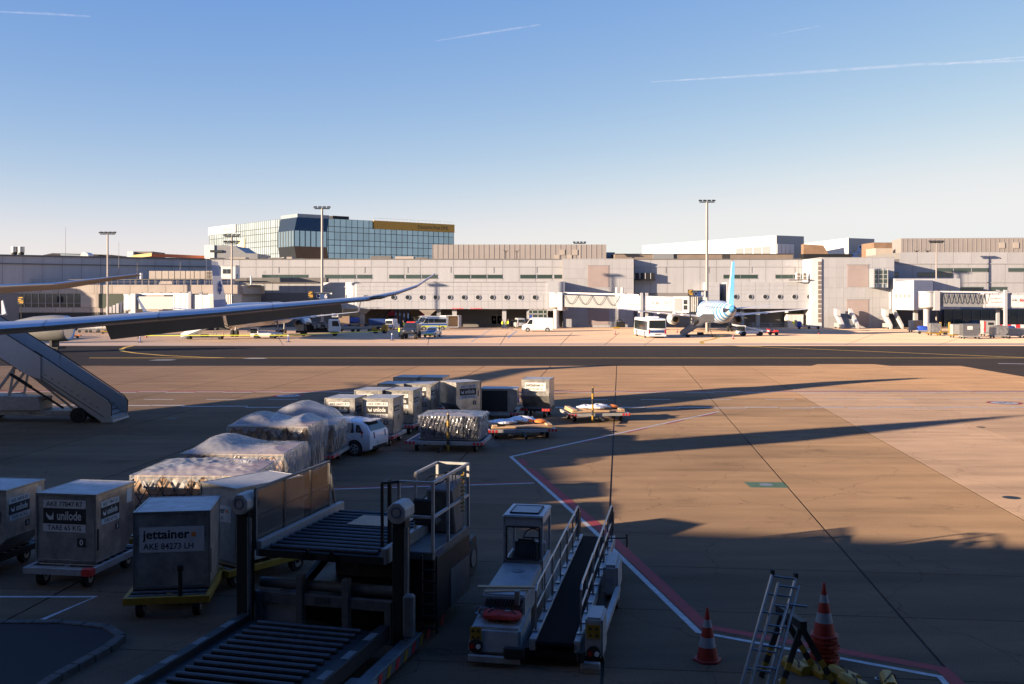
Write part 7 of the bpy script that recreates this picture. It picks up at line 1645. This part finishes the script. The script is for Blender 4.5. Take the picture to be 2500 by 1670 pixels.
obj('cage_rail', B().bar((-1.5,-.7,1.6),(2,-.7,1.6),.05).bar((-1.5,-.7,1.25),(2,-.7,1.25),.04).bar((-1.5,-.7,.8),(-1.5,-.7,1.6),.05).bar((2,-.7,.8),(2,-.7,1.6),.05).bar((.3,-.7,.8),(.3,-.7,1.6),.05), M['galv'], t)
gx, gy = G(1886,818); t = thing('baggage_tug', 'small dark red tug behind the right belt loader', 'tug', (gx,gy,0), 0)
obj('body', B().prism([(-.9,.3),(.9,.3),(.9,.8),(.2,.85),(.1,.6),(-.4,.6),(-.5,1.0),(-.9,1.0)],'y',-.5,.5), M['red'], t, bev=.04); obj('handle', B().bar((.5,0,.8),(.55,0,1.3),.06).bar((-.6,0,1.0),(-.65,0,1.4),.06), M['black'], t)
for x in (-.5,.55): obj('wheel', B().cyl((x,-.55,.3),(x,-.3,.3),.3,n=14), M['tyre'], t)
# left side: service pickup, tank carts
van('white service van seen from behind under the silver wing', 300, 818, R(85), group='white vans', s=.95)
for i, px in enumerate((205,232,252)):
    gx, gy = G(px, 812); t = thing('tank_cart', 'white tank cart with a red stripe under the wing, %s of three' % ['left','middle','right'][i], 'tank cart', (gx,gy,0), R(5), 'tank carts')
    obj('tank', B().cyl((-.9,0,1.15),(.9,0,1.15),.62,n=16), M['carwhite'], t, smooth=True); obj('red_stripe', B().cyl((-.7,0,1.15),(.7,0,1.15),.625,n=16) if 0 else B().box(-.7,.7,-.64,-.6,1.15,1.35), M['red'], t); obj('frame', B().box(-1,1,-.6,.6,.4,.55), M['greyp'], t)
    for x in (-.6,.6): obj('wheel', B().cyl((x,-.65,.25),(x,-.45,.25),.25,n=14), M['tyre'], t)
for px, py, lb, m_ in ((262,815,'yellow frame cart beside the tank carts','yel'),(182,826,'low orange hand cart below the nacelle','orange'),(62,826,'red and white low dolly at the far left under the wing','red')):
    gx, gy = G(px, py); t = thing('hand_cart', lb, 'cart', (gx,gy,0), R(4)); obj('bed', B().box(-.9,.9,-.5,.5,.35,.5), M[m_], t); obj('frame', B().bar((-.8,0,.5),(-.8,0,1.4),.07).bar((-.8,-.4,1.4),(-.8,.4,1.4),.07).bar((-.8,0,1.4),(.2,0,.5),.05), M[m_], t)
    for x in (-.6,.6): obj('wheel', B().cyl((x,-.5,.2),(x,-.35,.2),.2,n=12), M['tyre'], t)
gx, gy = G(35,824); t = thing('service_truck', 'pale low service truck at the far left behind the stairs', 'truck', (gx,gy,0), 0)
obj('body', B().prism([(-2.2,.5),(2.2,.5),(2.2,1.4),(1.0,1.5),(.8,2.3),(-2.2,2.3)],'y',-1,1), M['whited'], t, bev=.05); obj('window', B().box(-.4,.6,-1.02,-1.01,1.5,2.1), M['glass'], t)
for x in (-1.5,1.5): obj('wheel', B().cyl((x,-1.05,.4),(x,-.8,.4),.4,n=16), M['tyre'], t)
# right side group
gx, gy = G(1942,799.5); t = thing('shelter', 'white ribbed container shelter with a yellow sign at the right', 'shelter', (gx,gy,0), 0)
obj('walls', B().box(-1.6,1.6,0,2.4,0,2.6), M['bwhite'], t)
for i in range(12): obj('rib', B().box(-1.5+i*.27,-1.42+i*.27,-.05,0,.05,2.5), M['bwhite'], t)
obj('yellow_sign', B().box(-.6,.2,-.09,-.06,.6,1.3), M['hivis'], t); obj('roof', B().box(-1.7,1.7,-.1,2.5,2.6,2.7), M['beige'], t)
gx, gy = G(1970,803); t = thing('pallet_truck', 'low white flatbed pallet truck before the shelter', 'truck', (gx,gy,0), 0)
obj('bed', B().box(-1.2,2.6,-.8,.8,.4,.62), M['whited'], t); obj('cab', B().prism([(-2.2,.4),(-1.2,.4),(-1.2,1.2),(-1.4,1.5),(-2.1,1.5)],'y',-.8,0), M['blue'], t, bev=.04); obj('guard', B().box(-2.2,-2.1,-.8,.8,.5,1.7), M['whited'], t)
for x in (-1.7,.2,2.0): obj('wheel', B().cyl((x,-.82,.25),(x,-.6,.25),.25,n=14), M['tyre'], t)
def stairtruck(label, px0, px1, pytop, pybot, Y, tread):
    xa, xb = X(px0,Y), X(px1,Y); t = thing('stair_truck', label, 'boarding stairs', ((xa+xb)/2,Y,0), 0, 'stair trucks facing the camera'); w_ = xb-xa; zt_ = Z(pytop,Y)
    obj('flight', B().prism([(0,.1),(4.6,zt_-1),(4.6,zt_-1.3),(.4,0.05)],'x',-w_*.28,w_*.28), M[tread], t)
    for i in range(14): obj('tread', B().box(-w_*.27,w_*.27,.1+i*.32,.4+i*.32,.12+i*(zt_-1.1)/14+.1,.16+i*(zt_-1.1)/14+.1), M['greyp' if tread == 'dark' else 'whited'], t)
    for sx in (-1,1): obj('side_panel', B().prism([(0,.05),(-.1,.8),(4.3,zt_),(4.7,zt_),(4.7,zt_-1.2),(.6,.05)],'x',sx*w_*.34-.08*w_,sx*w_*.34+.06*w_), M['white'], t)
    obj('truck_body', B().box(-w_*.5,-w_*.30,.4,3.5,.3,1.1), M['whited'], t, bev=.05); obj('cab', B().box(-w_*.5-.3,-w_*.36,1.2,2.6,zt_-1.4,zt_-.2), M['white'], t, bev=.04)
    for sx in (-1,1):
        for y in (.8,3.6): obj('wheel', B().cyl((sx*w_*.42-.1,y,.38),(sx*w_*.42+.1,y,.38),.38,n=14), M['tyre'], t)
    return t
stairtruck('white stair truck with pale treads before the right tower', 2050, 2103, 754, 801, 200, 'greyp')
stairtruck('stair truck with dark treads below the white pavilion', 2170, 2210, 754, 803, 198, 'dark')
def smallbox(label, px, py, w_, h_, m, z0_=.5, d_=1.4, dm='whited', rz=0., sl=True):
    gx, gy = G(px, py); t = container(label, (gx,gy), rz, 'AKE', w=w_, d=d_, h=h_, slant='right' if sl else 'none', z0=z0_, style='none', sidemark=False, m=m, group='containers at the right edge')
    dolly('dolly under: %s' % label, (gx,gy,0), rz, w_+.3, d_+.3, m=dm, hazard=False, group='dollies at the right edge', wheels=PD)
    return t
t = smallbox('curtained brown container on a dolly below the pavilion', 2235, 811, 2.0, 1.6, 'whited', sl=False); obj('brown_curtain', B().box(-.5,.98,-.73,-.705,.05,1.55), M['card'], t)
smallbox('silver container with rounded edges beside the yellow carts', 2281, 819, 1.7, 1.5, 'alu', dm='yel'); smallbox('pale container left of the grey wrapped one', 2335, 824, 1.5, 1.6, 'whited', dm='yel'); t = smallbox('grey wrapped container with a paper label at the right', 2368, 827, 2.6, 1.75, 'alud'); obj('paper_label', B().box(-.7,.1,-.72,-.705,.9,1.45), M['inkwht'], t)
t = smallbox('white container with a red edge and black plate at the right', 2412, 820, 1.9, 2.0, 'whited', sl=False); obj('red_edge', B().box(-.95,-.7,-.72,-.705,.1,1.9), M['red'], t); obj('black_plate', B().box(-.3,.6,-.72,-.705,1.3,1.7), M['inkblk'], t)
smallbox('dark open sided container near the right edge', 2438, 826, 2.3, 1.4, 'alu'); smallbox('low grey container cut by the right edge', 2478, 825, 2.6, 1.0, 'alud', sl=False)
for px, py, lb, m_ in ((2252,815,'blue tarpaulin covered cart beside the silver container','tarp'),(2465,815,'dark blue covered load behind the right edge containers','inkblu')):
    gx, gy = G(px, py); t = thing('covered_cart', lb, 'cart', (gx,gy,0), 0); obj('cover', B().loft([[(x,.6*math.cos(a),.6+.75*h_*math.sin(a)) for a in [math.pi*k/10 for k in range(11)]] for x, h_ in ((-.9,.6),(-.7,1.),(0,1.05),(.7,.98),(.9,.6))], closed=False), M[m_], t, smooth=True); obj('bed', B().box(-1,1,-.6,.6,.4,.6), M['whited'], t)
    for x in (-.7,.7): obj('wheel', B().cyl((x,-.6,.25),(x,-.45,.25),.25,n=12), M['tyre'], t)
for i, px in enumerate((2296,2318)):
    gx, gy = G(px, 817); t = thing('yellow_loader_arm', 'yellow lifting cart behind the pale containers, %s of two' % ('left' if i == 0 else 'right'), 'cart', (gx,gy,0), 0, 'yellow lifting carts'); obj('arm', B().bar((0,0,.3),(0,0,2.1),.3,.3).bar((-.8,0,.4),(.8,0,.4),.2), M['yel'], t, bev=.03)
    for x in (-.6,.6): obj('wheel', B().cyl((x,-.2,.2),(x,-.05,.2),.2,n=12), M['tyre'], t)
for i in range(7):
    px = 2437+i*11; Y = 203.; tag(obj('road_barrier', B().hexa([(X(px,Y),Y,0),(X(px+10.5,Y),Y,0),(X(px+10.5,Y),Y+.5,0),(X(px,Y),Y+.5,0)],[(X(px,Y),Y+.15,.75),(X(px+10.5,Y),Y+.15,.75),(X(px+10.5,Y),Y+.35,.75),(X(px,Y),Y+.35,.75)]), M['red'] if i % 2 == 0 else M['inkwht']), '%s plastic road barrier at the right edge, %s of its colour' % ('red' if i % 2 == 0 else 'white', ['first','second','third','fourth'][i//2]), 'road barrier', 'road barriers at the right edge')
for i, px in enumerate((2290,2355,2445,2480)):
    van('white minibus under the right terminal, %s' % ['behind the bridge rotunda','left of the lift column','right of the lift column','at the picture edge'][i], px, 795.5, R(8+i*3) if i > 1 else R(80), s=.95, group='minibuses under the right terminal', name='minibus')
tag(obj('guard_rail', B().box(X(1830,204),X(1925,204),204,204.1,.9,1.05).box(X(1830,204),X(1925,204),204,204.1,.4,.55).box(X(1838,204),X(1842,204),203.95,204.15,0,1.1).box(X(1880,204),X(1884,204),203.95,204.15,0,1.1), M['galv']), 'steel guard rail behind the right wing', 'guard rail')
gx, gy = G(1562,806); t = thing('yellow_rack', 'yellow and black striped rack beside the bus', 'rack', (gx,gy,0), 0)
for z in (.15,.6,1.05): obj('rail', B().box(-.8,.8,-.05,.05,z,z+.18), M['yel'], t)
for x in (-.8,0,.8): obj('post', B().box(x-.08,x+.08,-.08,.08,0,1.3), M['black'] if x else M['yel'], t)
gx, gy = G(1515,802); t = thing('ground_power_unit', 'dark ground power unit with hoses at the middle tower foot', 'power unit', (gx,gy,0), 0)
obj('body', B().box(-.9,.9,-.5,.5,.25,1.3), M['dark'], t, bev=.06); obj('yellow_base', B().box(-1.5,-.2,-.6,.3,.05,.3), M['yel'], t); obj('hose', B().tube([(-.5,-.5,1.2),(-.8,-.6,1.6),(-.2,-.6,1.9),(.4,-.5,1.3)], .08, 6), M['black'], t)
gx, gy = G(1358,801); t = thing('utility_box', 'white utility box with red and yellow top at the bridge pillar', 'utility box', (gx,gy,0), 0)
obj('box', B().box(-.9,.6,-.4,.4,0,.8), M['white'], t, bev=.03); obj('red_top', B().box(-.6,-.1,-.3,.3,.8,1.1), M['red'], t); obj('yellow_top', B().box(-.05,.5,-.3,.3,.8,1.15), M['yel'], t)

# ---------------------------------------------------------------- contrails high in the sky
m = bpy.data.materials.new('contrail_vapour'); m.use_nodes = True; nt = m.node_tree; p = nt.nodes['Principled BSDF']; p.inputs['Base Color'].default_value = (.9,.9,.92,1); p.inputs['Roughness'].default_value = 1; p.inputs['Specular IOR Level'].default_value = 0
tc = nt.nodes.new('ShaderNodeTexCoord'); ns = nt.nodes.new('ShaderNodeTexNoise'); ns.inputs['Scale'].default_value = .004; ns.inputs['Detail'].default_value = 5; nt.links.new(tc.outputs['Object'], ns.inputs['Vector'])
lw = nt.nodes.new('ShaderNodeLayerWeight'); lw.inputs['Blend'].default_value = .3
mr = nt.nodes.new('ShaderNodeMapRange'); mr.inputs['From Min'].default_value = .3; mr.inputs['From Max'].default_value = .7; mr.inputs['To Min'].default_value = .01; mr.inputs['To Max'].default_value = .08; nt.links.new(ns.outputs['Fac'], mr.inputs['Value'])
iv = nt.nodes.new('ShaderNodeMath'); iv.operation = 'SUBTRACT'; iv.inputs[0].default_value = 1; nt.links.new(lw.outputs['Facing'], iv.inputs[1])
mu = nt.nodes.new('ShaderNodeMath'); mu.operation = 'MULTIPLY'; nt.links.new(mr.outputs['Result'], mu.inputs[0]); nt.links.new(iv.outputs[0], mu.inputs[1]); nt.links.new(mu.outputs[0], p.inputs['Alpha'])
for lb, pts, r in (('long thin white contrail at the right of the sky', ((1590,200),(1900,181),(2250,157),(2560,146)), 34),('faint upper contrail at the right edge', ((2290,158),(2560,134)), 22),('short slanting contrail in the middle of the sky', ((1062,100),(1190,80),(1320,60)), 24),('faint contrail at the upper left corner', ((-60,26),(120,34),(220,40)), 28),('very faint high contrail right of the middle', ((1880,86),(2000,64)), 10)):
    D = 20000.; P_ = [(X(a,D),D,Z(b_,D)) for a, b_ in pts]; q = B()
    n = len(P_); rr_ = [r*.35]+[r]*(n-2)+[r*.6] if n > 2 else [r*.4,r]
    q.loft([[(x+0*k,y+rr_[i]*math.cos(2*math.pi*k/10),z+rr_[i]*math.sin(2*math.pi*k/10)) for k in range(10)] for i, (x,y,z) in enumerate(P_)])
    o = tag(obj('contrail', q, m, smooth=True), lb, 'contrail')
